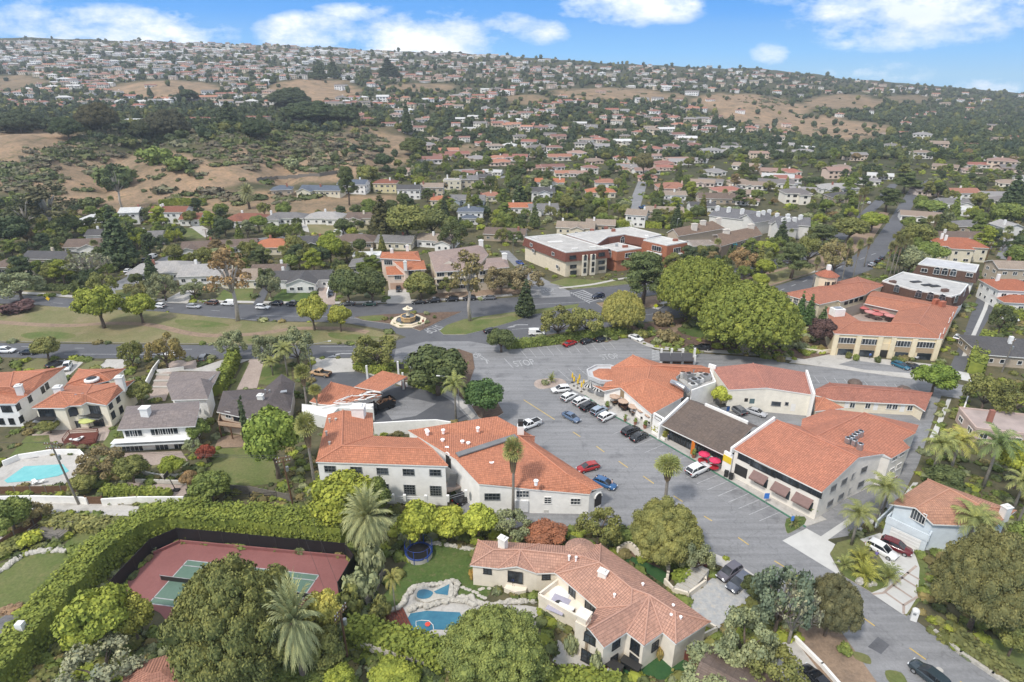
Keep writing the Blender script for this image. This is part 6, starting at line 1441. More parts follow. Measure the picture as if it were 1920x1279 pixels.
# ---------------------------------------------------------------- houses of the neighbourhood
HOUSES=[]
def H(px,py,w,d,rot,st,roof,rc,wc,label,**kw):
 o=house(px,py,w,d,rot,st,roof,rc,wc,label,**kw);HOUSES.append((o,px,py,w,d));return o
GB=dict(hip=0)
for a in(
 (40,516,24,12,3,1,'hip','brown','cream','brown-roofed bungalow at the edge of the view by the boulevard'),
 (88,514,17,9,-4,2,'gable','dark','beige','beige two-storey house with dark roof and white end chimney by the leafless tree',GB),
 (300,527,22,13,8,1,'hip','light','white','bungalow with pale weathered roof on the corner of the side lane'),
 (376,533,15,15,6,1,'gable','light','white','white gable-fronted house with a wide glazed gable by the boulevard',dict(hip=0,pitch=.3)),
 (452,541,14,12,0,1,'gable','tan','cream','tan-roofed cream house behind the tall rusty eucalyptus',GB),
 (503,528,12,10,5,1,'gable','brown','white','small white house with brown roof between two grey-green trees',GB),
 (566,541,20,10,4,1,'gable','dark','white','dark-roofed bungalow with white gable and bright front lawn',dict(hip=0,wings=[(-4,6,-5,4,'y',1)])),
 (684,513,11,9,5,1,'hip','grey','grey','grey-roofed bungalow half hidden by the twin oaks'),
 (688,494,11,6,5,1,'flat','white','white','small white flat-roofed outbuilding behind the twin oaks'),
 (175,476,22,11,8,1,'gable','brown','white','low brown-roofed house with white gable before the giant conifer',dict(hip=0,wings=[(-4,5,-4,4,'y',1)])),
 (190,454,12,9,10,1,'gable','dark','white','white house with white chimney just behind the brown-roofed gable house',GB),
 (182,424,18,9,0,1,'hip','white','white','long white house with pale roof at the foot of the bare hill'),
 (246,421,9,9,10,2,'gable','white','white','narrow white two-storey house beside the giant conifer',GB),
 (278,458,12,9,10,1,'gable','grey','white','small white house with grey roof at the bend of the side lane',GB),
 (318,420,18,10,2,2,'gable','redbrown','white','white villa with brown-red roof and two chimneys below the bare hill',dict(hip=0,chim=2,wings=[(8,18,-5,6,'x',1)])),
 (460,424,20,11,0,1,'hip','redbrown','white','white house with dark red roof above the curved driveway',dict(wings=[(-8,0,-4,5,'y',1)])),
 (412,478,30,10,12,1,'gable','brown','white','very long brown-roofed house angled along the side lane',dict(hip=0,wings=[(-15,-8,-4,5,'y',1)])),
 (535,421,20,10,0,1,'hip','grey','white','grey-roofed bungalow with a front hip and a truck in its drive',dict(wings=[(-8,-2,-4,4,'y',1)])),
 (607,421,19,11,0,1,'hip','light','white','pale-roofed bungalow with white porch above a dry lawn',dict(wings=[(2,9,-2,4,'x',1)])),
 (678,421,15,10,0,1,'gable','brown','cream','brown-roofed cream house with a small rear garage',dict(hip=0,wings=[(-6,0,-4,4,'y',1)])),
 (510,478,17,12,0,1,'hip','orange','cream','cream house with bright orange roof behind the boulevard houses'),
 (585,471,17,11,6,1,'gable','dark',(.09,.12,.035),'ivy-covered house with dark roof behind the boulevard houses',dict(hip=0,wings=[(-3,5,-4,4,'y',1)])),
 (662,467,18,11,0,1,'hip','brown','tan','low brown-roofed house behind the bright round tree'),
 (738,468,16,10,-8,1,'gable','grey','cream','grey-roofed house with brick chimney behind the pink house',GB),
 (815,465,17,10,-14,1,'gable','tan','white','white house with tan roof and dormer wings behind the beige apartments',dict(hip=0,wings=[(2,9,-5,5,'y',1)])),
 (882,419,13,9,0,2,'hip','blue','white','white two-storey house with slate-blue roof among the trees',dict(wings=[(-5,4,-3,3,'x',1)])),
 (945,453,19,10,-10,1,'gable','brown','tan','long brown roof behind the beige apartment house',GB),
 (600,367,26,11,-6,1,'gable','blue','cream','long house with slate-blue roof and many windows below the fenced slope',dict(hip=0,wings=[(-13,-4,-5,5,'y',1)])),
 (660,364,18,11,-6,2,'gable','blue','white','taller white end of the slate-blue roofed house',GB),
 (528,366,12,10,10,1,'hip','blue','tan','small tan house with slate-blue roof at the foot of the fenced slope'),
 (722,362,15,10,0,2,'hip','redbrown','yellow','yellow two-storey house with red-brown roof below the bare slope'),
 (767,374,14,10,0,2,'gable','dark','white','white two-storey house with dark shutters and white chimney',GB),
 (810,370,14,10,0,2,'gable','tan','beige','beige two-storey house next to the white one with dark shutters',GB),
 (848,356,12,10,0,2,'flat','light','cream','cream flat-roofed house with balcony rows'),
 (880,354,12,10,6,2,'gable','grey','beige','beige house with a side-on grey gable beside the flat-roofed cream one',GB),
 (906,350,11,9,0,2,'gable','dark','tan','tan house with black roof near the uphill street',GB),
 (873,385,22,10,-4,1,'gable','grey','blue','blue-grey house with twin grey gables',dict(hip=0,wings=[(-9,-3,-4,5,'y',1),(3,9,-4,5,'y',1)])),
 (828,386,13,9,0,1,'hip','orange','cream','low house with orange roof in front of the beige two-storey houses'),
 (922,378,13,9,0,1,'hip','pinkred','cream','low house with pinkish roof beside the twin-gabled blue-grey house'),
 (975,400,13,9,0,1,'gable','orange','white','orange-roofed house by the tall dark cypress',GB),
 (1018,379,14,10,0,2,'gable','dark','white','white gabled house with black roof in front of the tall rounded tree',dict(hip=0,wings=[(-3,4,-4,5,'y',2)])),
 (1030,351,20,10,-5,1,'gable','orange','white','orange-roofed white house with two steep gables',dict(hip=0,wings=[(0,6,-4,5,'y',1)])),
 (1020,403,16,10,5,1,'gable','grey','white','grey-roofed house behind the brick apartment block',dict(hip=0,wings=[(-7,-2,-4,4,'y',1)])),
 (1127,371,18,11,0,1,'hip','orange','cream','house with bright orange hip roof beside the straight side street'),
 (1138,352,15,10,0,1,'hip','pinkred','white','pinkish-roofed house just behind the orange hip roof'),
 (1262,361,20,12,0,1,'hip','pinkred','pink','wide pink house with double hip roof',dict(wings=[(-8,2,-5,4,'y',1)])),
 (1265,376,14,9,0,1,'gable','tan','white','white house with tan roof below the pink double hip',GB),
 (1258,392,13,9,0,1,'gable','grey','blue','blue-grey house with grey roof near the blue pickup',GB),
 (1245,409,20,10,-8,1,'gable','tan','tan','broad tan-roofed house behind the brown condominiums',dict(hip=0,wings=[(-2,6,-5,4,'y',1)])),
 (1190,426,10,10,-20,2,'gable','tan','white','white two-storey house with tan roof by the brick block',GB),
 (1345,383,22,12,-6,1,'gable','brown','tan','dark brown low house with deep eaves beyond the grey condominiums',GB),
 (1318,398,14,9,0,1,'gable','dark','white','white house with black roof beside the grey condominiums',GB),
 (1078,440,18,10,-10,1,'gable','tan','cream','tan-roofed house with white dormer right behind the brick apartments',dict(hip=0,wings=[(-2,4,-3,5,'y',1)])),
 (1125,434,14,9,-10,1,'gable','tan','tan','tan-roofed house with brick chimney behind the flat brick block',GB),
 (1575,363,25,12,0,1,'hip','light','white','long pale-roofed house beyond the boulevard trees',dict(wings=[(-10,-3,-5,5,'y',1)])),
 (1585,381,16,12,0,1,'hip','dark','tan','dark-roofed house beside the upper carriageway'),
 (1810,372,18,11,0,1,'gable','pinkred','white','pink-roofed house near the far end of the back alley',GB),
 (1790,392,15,10,-10,1,'gable','grey','white','white house with a broad white gable near the alley poles',dict(hip=0,wings=[(0,7,-4,5,'y',1)])),
 (1800,405,20,10,-12,1,'flat','white','white','white flat-roofed modern house below the broad white gable'),
 (1825,437,16,10,0,1,'hip','grey','tan','grey-roofed house tucked behind the hedge by the alley'),
 (1808,459,25,9,-4,1,'gable','brown','tan','long low dark-brown roof behind the red-roofed villa',GB),
 (1896,452,9,10,0,2,'gable','light','white','white two-storey house beside the lane beyond the alley',GB),
 (1800,490,18,12,-12,2,'hip','red','cream','cream villa with red roofs behind the farther mansard block',dict(wings=[(-6,2,-4,5,'y',2)],chim=2)),
 (1902,578,13,11,-8,2,'hip','red','white','white house with red roof behind the bright hedge',dict(wings=[(-6,5,-4,3,'x',1)])),
 (1905,535,15,9,-8,2,'gable','tan','tan','tan two-storey house above the bright hedge',GB),
 (1905,690,18,13,-12,1,'hip','dark','tan','dark-roofed house behind the pole at the edge of the view'),
 (1908,838,17,9,-14,1,'flat',(.42,.34,.31),(.55,.42,.36),'pinkish flat-roofed house across the alley from the corner building'),
 (1400,1405,14,8,-35,1,'gable','brown','tan','brown shingle roof cut by the lower edge below the grey trees',GB),
 (1932,1138,9,9,-30,1,'gable','dark','tan','dark roof peeking out beside the huge brown-green oak',GB),
 (300,1350,7,6,20,1,'hip','pinkred','cream','small pinkish roof below the spreading pine at the lower edge',dict(chim=0)),
 (20,1240,5,4,0,1,'gable','grey','white','tiny grey-roofed outbuilding beyond the tall hedge at the edge',GB)):
 kw=a[10]if len(a)>10 else{}
 H(*a[:10],**kw)
 # the low institution on the shoulder of the hill
for(x,y,w,d,lab)in((250,232,34,9,'long pale flat-roofed classroom block on the shoulder of the bare hill'),(365,230,30,11,'wide school building with red roof edge on the hill shoulder'),(470,227,34,12,'red-edged flat school hall at the end of the hill shoulder'),(560,232,26,10,'dark red-roofed building on the hill shoulder among dark trees')):
 o=house(x,y,w,d,0,1.2,'hip','redbrown' if 'red' in lab else 'white','beige',lab,pitch=.12,chim=0,cat='building',wins=False,name='school_building');HOUSES.append((o,x,y,w,d))
 # ---------------------------------------------------------------- trees placed one by one
LM=[]
for a in(
 ('oldtree',462,1272,258,1046,'olive','huge spreading dark pine beside the tennis court'),
 ('oldtree',928,1280,220,1134,(.105,.12,.04),'wide-crowned pine between the pool and the hillside house'),
 ('broad',205,1222,130,1104,'bright','round yellow-green tree at the tennis court corner'),
 ('broad',262,1205,75,1118,(.17,.17,.04),'yellowish dome tree touching the tennis court'),
 ('loose',205,1296,160,1196,'grey','grey twiggy tree below the yellow-green dome trees'),
 ('datepalm',574,1290,108,1090,'palmgrey','date palm with pale drooping fronds beside the tennis court pine'),
 ('datepalm',697,1052,106,914,'palmgrey','date palm on a tall trunk between tennis court and trampoline'),
 ('broad',612,1208,75,1112,(.24,.22,.06),'yellow-blossomed tree beside the brown utility pole'),
 ('broad',612,1262,85,1180,'olive','olive tree mass below the yellow-blossomed tree'),
 ('broad',560,1292,110,1235,'mid','green bush tree at the lower edge below the date palm'),
 ('broad',640,1300,60,1250,'bright','bright low bush by the white garden wall corner'),
 ('broad',740,1290,100,1238,'bright','rounded garden bush inside the white-walled lower plot'),
 ('broad',522,897,108,768,(.12,.15,.035),'big dense green tree beside the white two-storey commercial building'),
 ('broad',648,985,128,884,(.16,.175,.03),'bright green tree in front of the white commercial building'),
 ('broad',706,975,68,896,'mid','darker green tree against the commercial building terrace'),
 ('broad',788,1020,92,942,'lime','lime-green tree above the trampoline'),
 ('broad',842,1012,80,950,'lime','lime-green tree between the trampoline and the street building'),
 ('broad',898,1010,74,948,(.18,.2,.035),'yellow-green tree beneath the street building front wall'),
 ('loose',960,1010,78,952,'sage','sage-grey tree at the foot of the street building'),
 ('broad',1022,1020,80,978,(.15,.06,.04),'red-flowering round bush behind the hillside house'),
 ('loose',1120,1020,88,948,'olive','olive-grey tree behind the round turret'),
 ('oldtree',1244,1048,148,938,(.122,.122,.046),'broad olive-yellow tree at the street above the mulch slope'),
 ('loose',1302,1078,66,1008,'sage','slender sage tree above the pale garden steps'),
 ('loose',1452,1190,118,1058,'blue','blue-grey tree at the mouth of the flagstone forecourt'),
 ('bare',1478,1206,92,1096,'grey','pale leafless tree beside the bronze-green street tree'),
 ('oldtree',1546,1192,110,1074,(.085,.082,.048),'bronze-green rounded tree at the street bend'),
 ('loose',1392,1250,110,1142,'sage','sage-green tree below the flagstone forecourt'),
 ('loose',1330,1296,140,1208,'sage','grey-green tree mass at the lower edge by the turf strip'),
 ('loose',1440,1296,120,1205,'olive','olive tree mass at the lower edge by the pale driveway'),
 ('broad',1408,1128,46,1080,'dark','small dark tree hanging over the second grey parked car'),
 ('oldtree',1816,1180,182,990,(.105,.1,.046),'huge brown-green oak beside the brick-edged driveway'),
 ('broad',1890,1230,60,1165,'olive','shaggy olive tree at the edge beside the huge oak'),
 ('broad',1905,1060,70,985,'mid','green tree at the edge behind the pale blue house'),
 ('queenpalm',1742,905,66,806,'palm','tall feather palm at the alley corner opposite the cream building'),
 ('queenpalm',1778,895,74,800,(.16,.15,.045),'yellowing feather palm in the clump beside the alley'),
 ('queenpalm',1842,915,82,800,(.09,.12,.05),'dark feather palm on a bare trunk in front of the flat pink house'),
 ('broad',1762,930,70,872,'dark','dark bushy tree filling the foot of the alley palms'),
 ('broad',1900,915,80,828,'lime','lime-yellow tree beside the dark feather palm'),
 ('queenpalm',1898,960,66,880,'palm','feather palm behind the salmon hip roof'),
 ('queenpalm',1640,985,76,888,'palm','feather palm standing between the alley stripe and the garage wall'),
 ('queenpalm',1596,1022,70,940,'palm','feather palm at the concrete apron of the alley'),
 ('queenpalm',1806,1036,92,944,'palm','feather palm growing against the pale blue house'),
 ('lowpalm',1582,1064,36,1036,'palm','cycad on the corner lawn by the alley apron'),
 ('lowpalm',1612,1060,56,1018,(.15,.15,.04),'yellowish young palm in the middle of the corner lawn'),
 ('lowpalm',1620,1085,54,1046,(.17,.17,.04),'low yellow palm near the white lawn boulders'),
 ('lowpalm',1664,1090,48,1050,'palm','young palm in the driveway island'),
 ('lowpalm',1488,988,22,962,'palm','small palm on the kerbed corner lawn of the plaza'),
 ('fanpalm',1244,958,60,858,(.15,.16,.06),'fan palm with shaggy trunk standing in the plaza road'),
 ('fanpalm',962,968,50,824,(.15,.15,.06),'fan palm on a tall grey trunk before the street building'),
 ('fanpalm',592,920,50,776,(.14,.145,.055),'leaning fan palm beside the white two-storey commercial building'),
 ('fanpalm',578,776,38,684,(.13,.135,.05),'taller fan palm at the corner of the filling station'),
 ('fanpalm',598,782,30,722,(.15,.145,.05),'shorter fan palm at the corner of the filling station'),
 ('queenpalm',855,788,52,698,'palm','feather palm with dead fronds at the dark station lot'),
 ('queenpalm',540,706,46,638,'palm','feather palm on the lawn behind the dark-roofed deck house'),
 ('queenpalm',512,704,34,668,'palm','shorter feather palm on the lawn by the brick drive'),
 ('queenpalm',742,1150,34,1066,(.15,.14,.05),'thin feather palm on the pool lawn'),
 ('broad',822,740,122,646,'dark','dense dark tree on the corner between boulevard and plaza'),
 ('broad',906,784,80,712,(.045,.075,.03),'round deep-green street tree at the plaza mouth'),
 ('loose',708,690,92,624,'olive','open-crowned tree in the hedged station corner'),
 ('broad',940,660,54,616,'dark','dark round tree at the end of the parking hedge'),
 ('broad',93,675,54,632,'olive','olive street tree before the grey-roofed white villa drives'),
 ('loose',252,692,48,634,'olive','small olive street tree in a front yard planter'),
 ('loose',315,694,66,622,(.15,.12,.05),'brownish street tree beside the brick parking court'),
 ('loose',437,672,56,618,'sage','grey-green pepper tree at the head of the tall bright hedge'),
 ('loose',508,688,60,622,'sage','grey-green pepper tree above the brick drive'),
 ('loose',562,688,74,612,'sage','drooping grey-green pepper tree at the station driveway'),
 ('cypress',467,842,15,742,'deep','single dark cypress in front of the timber deck house'),
 ('loose',198,896,84,836,(.12,.095,.055),'brownish garden tree beside the turquoise pool'),
 ('broad',96,812,38,786,'olive','small olive tree on the patio of the many-angled house'),
 ('broad',327,894,44,856,'bright','ball-shaped green tree on the curved garden terrace'),
 ('broad',402,944,78,884,'mid','dense green bush tree at the end of the low garden wall'),
 ('broad',376,832,46,786,'mid','green tree between the deck house and the grey-roofed house'),
 ('broad',390,868,36,834,'red','red-leaved bush between two back gardens'),
 ('broad',358,912,34,884,'rust','rust-coloured bush beside the sport court'),
 ('loose',365,852,36,822,'sage','pale sage bush at the foot of the white deck house'),
 ('broad',252,905,60,856,'olive','sprawling olive bush on the terrace slope'),
 ('broad',30,1000,76,930,'mid','dark green tree at the edge above the round lawn'),
 ('loose',70,985,60,940,(.14,.11,.06),'brownish shrub mass at the start of the service path'),
 ('broad',160,925,50,888,'olive','olive bush behind the leaning utility pole'),
 ('broad',268,760,46,716,'olive','olive tree between the many-angled house and the terraced yard'),
 ('broad',196,616,86,536,'bright','bright green median tree, larger of the pair at the dirt path'),
 ('broad',268,606,58,552,'bright','bright green median tree, smaller of the pair at the dirt path'),
 ('broad',590,620,58,556,(.16,.165,.035),'yellow-green median tree before the dark-roofed bungalow'),
 ('broad',640,622,48,572,(.16,.165,.035),'small round yellow-green tree at the median tip'),
 ('euc',446,602,92,462,'rust','tall eucalyptus with rusty crown and pale trunk on the median'),
 ('euc',882,602,84,470,(.13,.105,.055),'tall brown-green eucalyptus on the corner island lawn'),
 ('conifer',985,592,40,522,'deep','dark narrow conifer beside the boulevard crossing'),
 ('loose',985,552,76,498,(.12,.1,.065),'greyish brown tree at the side street corner'),
 ('shrub',35,584,66,561,'plum','wide purple bush on the median'),
 ('loose',1045,636,84,572,'olive','open olive tree over the parking hedge'),
 ('loose',1098,630,70,574,(.12,.125,.045),'second open olive tree over the parking hedge'),
 ('fig',1166,622,80,545,(.16,.145,.05),'small yellow-green fig with splayed white trunks'),
 ('fig',1304,602,152,480,'fig','great dome-shaped fig tree beside the lower carriageway'),
 ('fig',1396,660,184,528,'fig','largest dome-shaped fig tree at the edge of the park lawn'),
 ('pine',1204,570,116,470,'dark','spreading dark pine in front of the orange brick block'),
 ('conifer',1497,606,22,546,(.05,.085,.035),'slim green conifer, first of the pair by the courtyard building'),
 ('conifer',1513,610,25,550,(.05,.085,.035),'slim green conifer, taller of the pair by the courtyard building'),
 ('conifer',1541,616,30,574,(.05,.075,.035),'short bushy conifer against the courtyard building chimney'),
 ('broad',1536,652,52,596,'plum','dark purple tree at the corner of the courtyard building'),
 ('conifer',1688,556,14,528,'mid','small pointed conifer between red roof and brown mansard'),
 ('broad',1744,742,72,680,(.1,.14,.03),'round bright street tree at the end of the rear parking row'),
 ('loose',1870,628,50,572,'dark','dark tree beside the back alley above the bright hedge'),
 ('loose',1838,772,76,700,'olive','olive pepper tree across the alley from the low red wing'),
 ('loose',1886,790,84,706,'olive','larger olive pepper tree behind the flat pinkish house'),
 ('broad',655,572,66,506,'dark','dark oak by the boulevard, first of two before the grey bungalow'),
 ('broad',700,572,64,508,'dark','dark oak by the boulevard, second of two beside the pink house'),
 ('broad',790,562,64,512,'olive','dense olive tree between pink house and beige apartments'),
 ('loose',842,556,40,518,'olive','thin street tree in front of the beige apartments'),
 ('loose',940,550,66,498,(.12,.1,.06),'brownish tree at the end of the beige apartments'),
 ('loose',42,562,86,504,'sage','grey-green spreading tree behind the clipped boulevard hedge'),
 ('bare',172,532,82,472,'grey','broad leafless grey tree beside the beige two-storey house'),
 ('conifer',230,500,66,382,'deep','giant dark conifer beside the side lane'),
 ('loose',200,562,52,508,'olive','olive tree at the mouth of the side lane'),
 ('loose',262,566,50,524,(.12,.115,.055),'low olive tree in front of the pale-roofed corner bungalow'),
 ('loose',312,564,58,508,'sage','sage tree in front of the pale-roofed corner bungalow'),
 ('loose',366,562,48,522,'sage','sage bush tree by the glazed gable house drive'),
 ('broad',622,496,48,440,'bright','bright round tree behind the dark-roofed bungalow'),
 ('loose',508,562,44,506,'sage','grey-green tree on the lawn of the dark-roofed bungalow'),
 ('broad',550,470,36,440,'olive','olive tree beside the orange-roofed cream house'),
 ('euc',105,448,118,340,(.07,.065,.045),'tall dark brown eucalyptus grove tree at the hill foot'),
 ('euc',60,452,80,362,(.06,.065,.04),'dark eucalyptus at the edge of the grove at the hill foot'),
 ('broad',22,470,90,405,'deep','dark tree mass at the edge below the bare hill'),
 ('broad',128,448,60,405,'dark','dark low tree under the eucalyptus grove'),
 ('euc',231,396,50,306,'deep','dark upright tree standing alone on the bare hill slope'),
 ('conifer',718,446,54,360,(.06,.06,.03),'big dark brown conifer behind the tan-roofed houses'),
 ('broad',766,456,84,386,'olive','wide olive tree behind the grey-roofed house with brick chimney'),
 ('broad',812,448,70,392,(.085,.095,.04),'broad dull green tree beside the wide olive tree'),
 ('loose',852,470,56,410,'dark','dark airy tree behind the beige apartment house'),
 ('loose',1392,515,60,464,'rust','rust-brown tree behind the great fig'),
 ('pine',1482,522,78,454,'dark','dark pine on the boulevard median near the turret'),
 ('conifer',1462,462,30,410,'deep','black-green cypress beside the grey condominiums'),
 ('broad',1430,478,36,452,'bright','bright bush tree below the brown condominium balconies'),
 ('loose',1512,500,60,438,'olive','olive tree on the median behind the dark pine'),
 ('pine',1540,470,76,420,'dark','wide dark pine in the median row'),
 ('broad',1590,455,70,408,'olive','olive tree at the bend of the median'),
 ('broad',1632,436,54,398,'bright','lighter green tree at the end of the median thicket'),
 ('loose',1560,520,66,448,(.13,.115,.06),'brown-grey tree behind the turret'),
 ('pine',1660,398,62,352,'dark','dark flat-topped pine between the two carriageways'),
 ('pine',1694,362,60,322,'dark','dark flat-topped pine at the far end of the carriageways'),
 ('broad',1742,405,56,376,'mid','rounded green tree beside the far carriageway'),
 ('broad',1715,470,60,418,'olive','olive tree beside the tall palm clump'),
 ('broad',1700,520,66,462,'sage','grey-green tree behind the tall palm clump'),
 ('broad',1740,500,60,455,'mid','green tree behind the farther mansard block'),
 ('conifer',1888,402,44,322,'deep','tall dark conifer near the far end of the alley'),
 ('conifer',1912,396,40,316,'deep','second tall dark conifer at the edge by the far alley'),
 ('broad',1880,430,60,380,'mid','round tree below the two tall dark conifers'),
 ('broad',1905,510,54,460,'mid','green tree beside the tan two-storey house'),
 ('oldtree',318,262,84,206,(.055,.055,.04),'large dark spreading tree on the crest of the bare hill'),
 ('oldtree',190,250,80,194,(.06,.055,.035),'wide dark pine at the school car park'),
 ('conifer',432,240,46,190,'deep','dark conifer in front of the red-edged school'),
 ('conifer',730,150,44,108,(.03,.04,.03),'very dark tall tree standing out on the hillside'),
 ('conifer',764,252,22,186,'deep','slim dark cypress rising among the hillside houses'),
 ('conifer',626,148,26,108,'deep','pointed conifer on the hilltop with the red-roofed house'),
 ('conifer',600,150,30,112,'deep','second pointed conifer on the hilltop with the red-roofed house'),
 ('oldtree',580,232,110,190,'deep','dark evergreen clump beneath the middle bare hill'),
 ('oldtree',545,205,80,165,'deep','dark evergreen on the flank of the middle bare hill'),
 ('oldtree',484,262,60,224,'deep','dark round tree on the crest beside the school conifer'),
 ('oldtree',268,262,50,226,(.05,.055,.035),'dark wind-shaped tree on the crest beside the school car park'),
 ('oldtree',130,262,60,220,'deep','dark tree at the crest path on the bare hill'),
 ('broad',356,194,36,168,'deep','dark tree standing in front of the upper bare hill'),
 ('conifer',282,180,12,160,'deep','single small conifer on the upper bare hill'),
 ('oldtree',648,232,60,196,'deep','dark tree below the middle bare hill, by the hillside villas'),
 ('oldtree',40,250,80,206,(.05,.06,.04),'dark thicket tree at the edge above the bare hill path'),
 ('oldtree',775,292,56,258,(.075,.085,.035),'olive round tree at the end of the bare slope'),
 ('broad',722,320,40,288,'deep','deep green tree at the foot of the bare slope end'),
 ('broad',690,350,44,310,'olive','olive tree beside the board fence end'),
 ('pine',655,385,46,300+12,'dark','flat-topped pine above the slate-blue roofed house'),
 ('datepalm',468,392,34,344,'palmgrey','date palm beside the terrace pool at the hill foot'),
 ('broad',1206,332,34,288,(.09,.08,.045),'tall rounded brown-green tree among the valley houses'),
 ('conifer',974,388,34,336,'deep','dark conical tree behind the orange-roofed house')):
 o=tree(*a[:7]);LM.append((a[6],(a[1],(a[2]+a[4])/2)))
for i,(x,y,yt)in enumerate(((1658,520,452),(1666,524,440),(1674,524,444),(1682,520,438),(1692,512,446),(1731,458,404),(1743,458,402),(1578,528,446),(1598,526,448),(1620,500,444),(1522,545,480),(1478,500,446),(1604,412,352),(1612,412,350))):
 tree('fanpalm',x,y,15,yt,(.12,.12,.055),['tall fan palm of the clump by the mansard block, %s','slender fan palm %s'][i>=5]%['outermost by the road','second from the road','in the middle','fourth from the road','closest to the block','of the pair beyond the clump, nearer the road','of the pair beyond the clump, nearer the alley','behind the turret, tallest of three','behind the courtyard roof, middle of three','above the courtyard roof, shortest of three','rising beside the turret','beside the black-green cypress','at the upper carriageway, first of two','at the upper carriageway, second of two'][i])
for i,x in enumerate((1272,1278,1284,1290,1296,1303,1310)):
 tree('cypress',x,455-i*.6,6,434-i*.7,'deep','small dark cypress in the row behind the orange brick block','cypresses behind the brick block')
 # ---------------------------------------------------------------- hedges
YG=(.105,.124,.027)
hedge('tall_hedge','very tall loose yellow-green hedge wrapping two sides of the tennis court',[(-20,1310),(30,1256),(86,1190),(150,1112),(206,1052),(258,1014),(316,992),(420,996),(520,1002),(600,1008),(650,1014)],4.6,4.4,YG,leaf=.32,dens=22,lump=.17,seed=3,taper=.7)
hedge('clipped_hedge','yellow-green hedge along the lower side of the pool',[(655,1200),(700,1205),(760,1222),(812,1240),(840,1252)],3.0,2.8,YG,leaf=.42,dens=12,lump=.25,seed=4)
hedge('clipped_hedge','bright hedge cut by the lower edge below the hillside house',[(1020,1290),(1090,1284),(1160,1296)],3.0,1.6,YG,leaf=.4,dens=12,lump=.25,seed=5)
hedge('clipped_hedge','bright hedge on top of the low white garden wall',[(196,926),(250,929),(290,931)],1.8,1.6,YG,seed=6,leaf=.35,dens=14);hedge('clipped_hedge','short bright hedge block at the gap of the white garden wall',[(294,932),(318,933)],1.8,1.4,YG,seed=7,leaf=.35,dens=14)
hedge('tall_hedge','tall narrow bright hedge dividing two front drives',[(410,742),(420,722),(432,700),(442,674)],2.6,3.4,YG,seed=8,leaf=.4,dens=11)
hedge('clipped_hedge','low curved hedge round the station corner',[(668,690),(690,696),(716,700),(742,690),(760,700)],2.4,1.6,(.11,.13,.03),seed=9)
hedge('clipped_hedge','dark clipped hedge along the pavement under the corner tree',[(770,720),(800,728),(828,738)],2.0,1.2,'mid',seed=10)
hedge('clipped_hedge','long dark hedge behind the north parking row',[(950,652),(1000,648),(1060,640),(1120,632),(1172,627)],2.6,2.0,'mid',seed=11,leaf=.4)
hedge('clipped_hedge','bright hedge wall along the back alley',[(1826,702),(1836,668),(1850,640)],3.4,3.6,YG,seed=12,leaf=.4)
hedge('clipped_hedge','bright clipped hedge in front of the white red-roofed house',[(1862,588),(1890,594),(1940,606)],3.4,2.8,YG,seed=13,leaf=.4)
hedge('clipped_hedge','clipped hedge line running down beside the road to the lower edge',[(1790,1200),(1840,1236),(1900,1275),(1950,1300)],2.2,1.5,(.085,.09,.04),seed=14)
hedge('clipped_hedge','dark clipped hedge along the boulevard before the beige house',[(-20,543),(60,543),(140,546)],2.0,2.0,'dark',seed=15);hedge('clipped_hedge','dark hedge flanking the side lane by the leafless tree',[(144,540),(166,525),(184,512)],2.0,2.2,'dark',seed=16)
hedge('clipped_hedge','bright hedge of the long brown-roofed house',[(318,493),(350,490),(378,488)],2.6,2.4,YG,seed=17)
hedge('clipped_hedge','high bright hedge under the bare hill beside the turquoise terrace pool',[(300,386),(330,384),(358,384),(386,384)],2.5,3.4,YG,seed=18,leaf=.5,dens=7)
hedge('clipped_hedge','yellow-green hedge beside the garden steps of the hillside house',[(1268,1092),(1284,1080),(1300,1066),(1262,1040)],1.8,1.2,(.12,.15,.03),seed=19,leaf=.3,dens=16)
hedge('clipped_hedge','green bank of bushes behind the hillside house',[(1150,1012),(1190,1018),(1214,1028)],2.4,2.0,'mid',seed=20)
hedge('clipped_hedge','dry olive hedge below the service path',[(92,985),(150,990),(220,992)],3.0,1.6,(.12,.12,.05),seed=21)
hedge('clipped_hedge','hedge screen behind the flat brick block',[(1130,428),(1180,424),(1240,428)],2.6,3.0,'bright',seed=22,leaf=.5,dens=6);hedge('clipped_hedge','long green hedge above the tan-brown condominium',[(1240,416),(1280,410),(1310,404)],3,3,'bright',seed=23,leaf=.5,dens=6)
for i,(x,y,w,yt,c,lab)in enumerate(((1112,808,1,0,'mid',''),)):pass
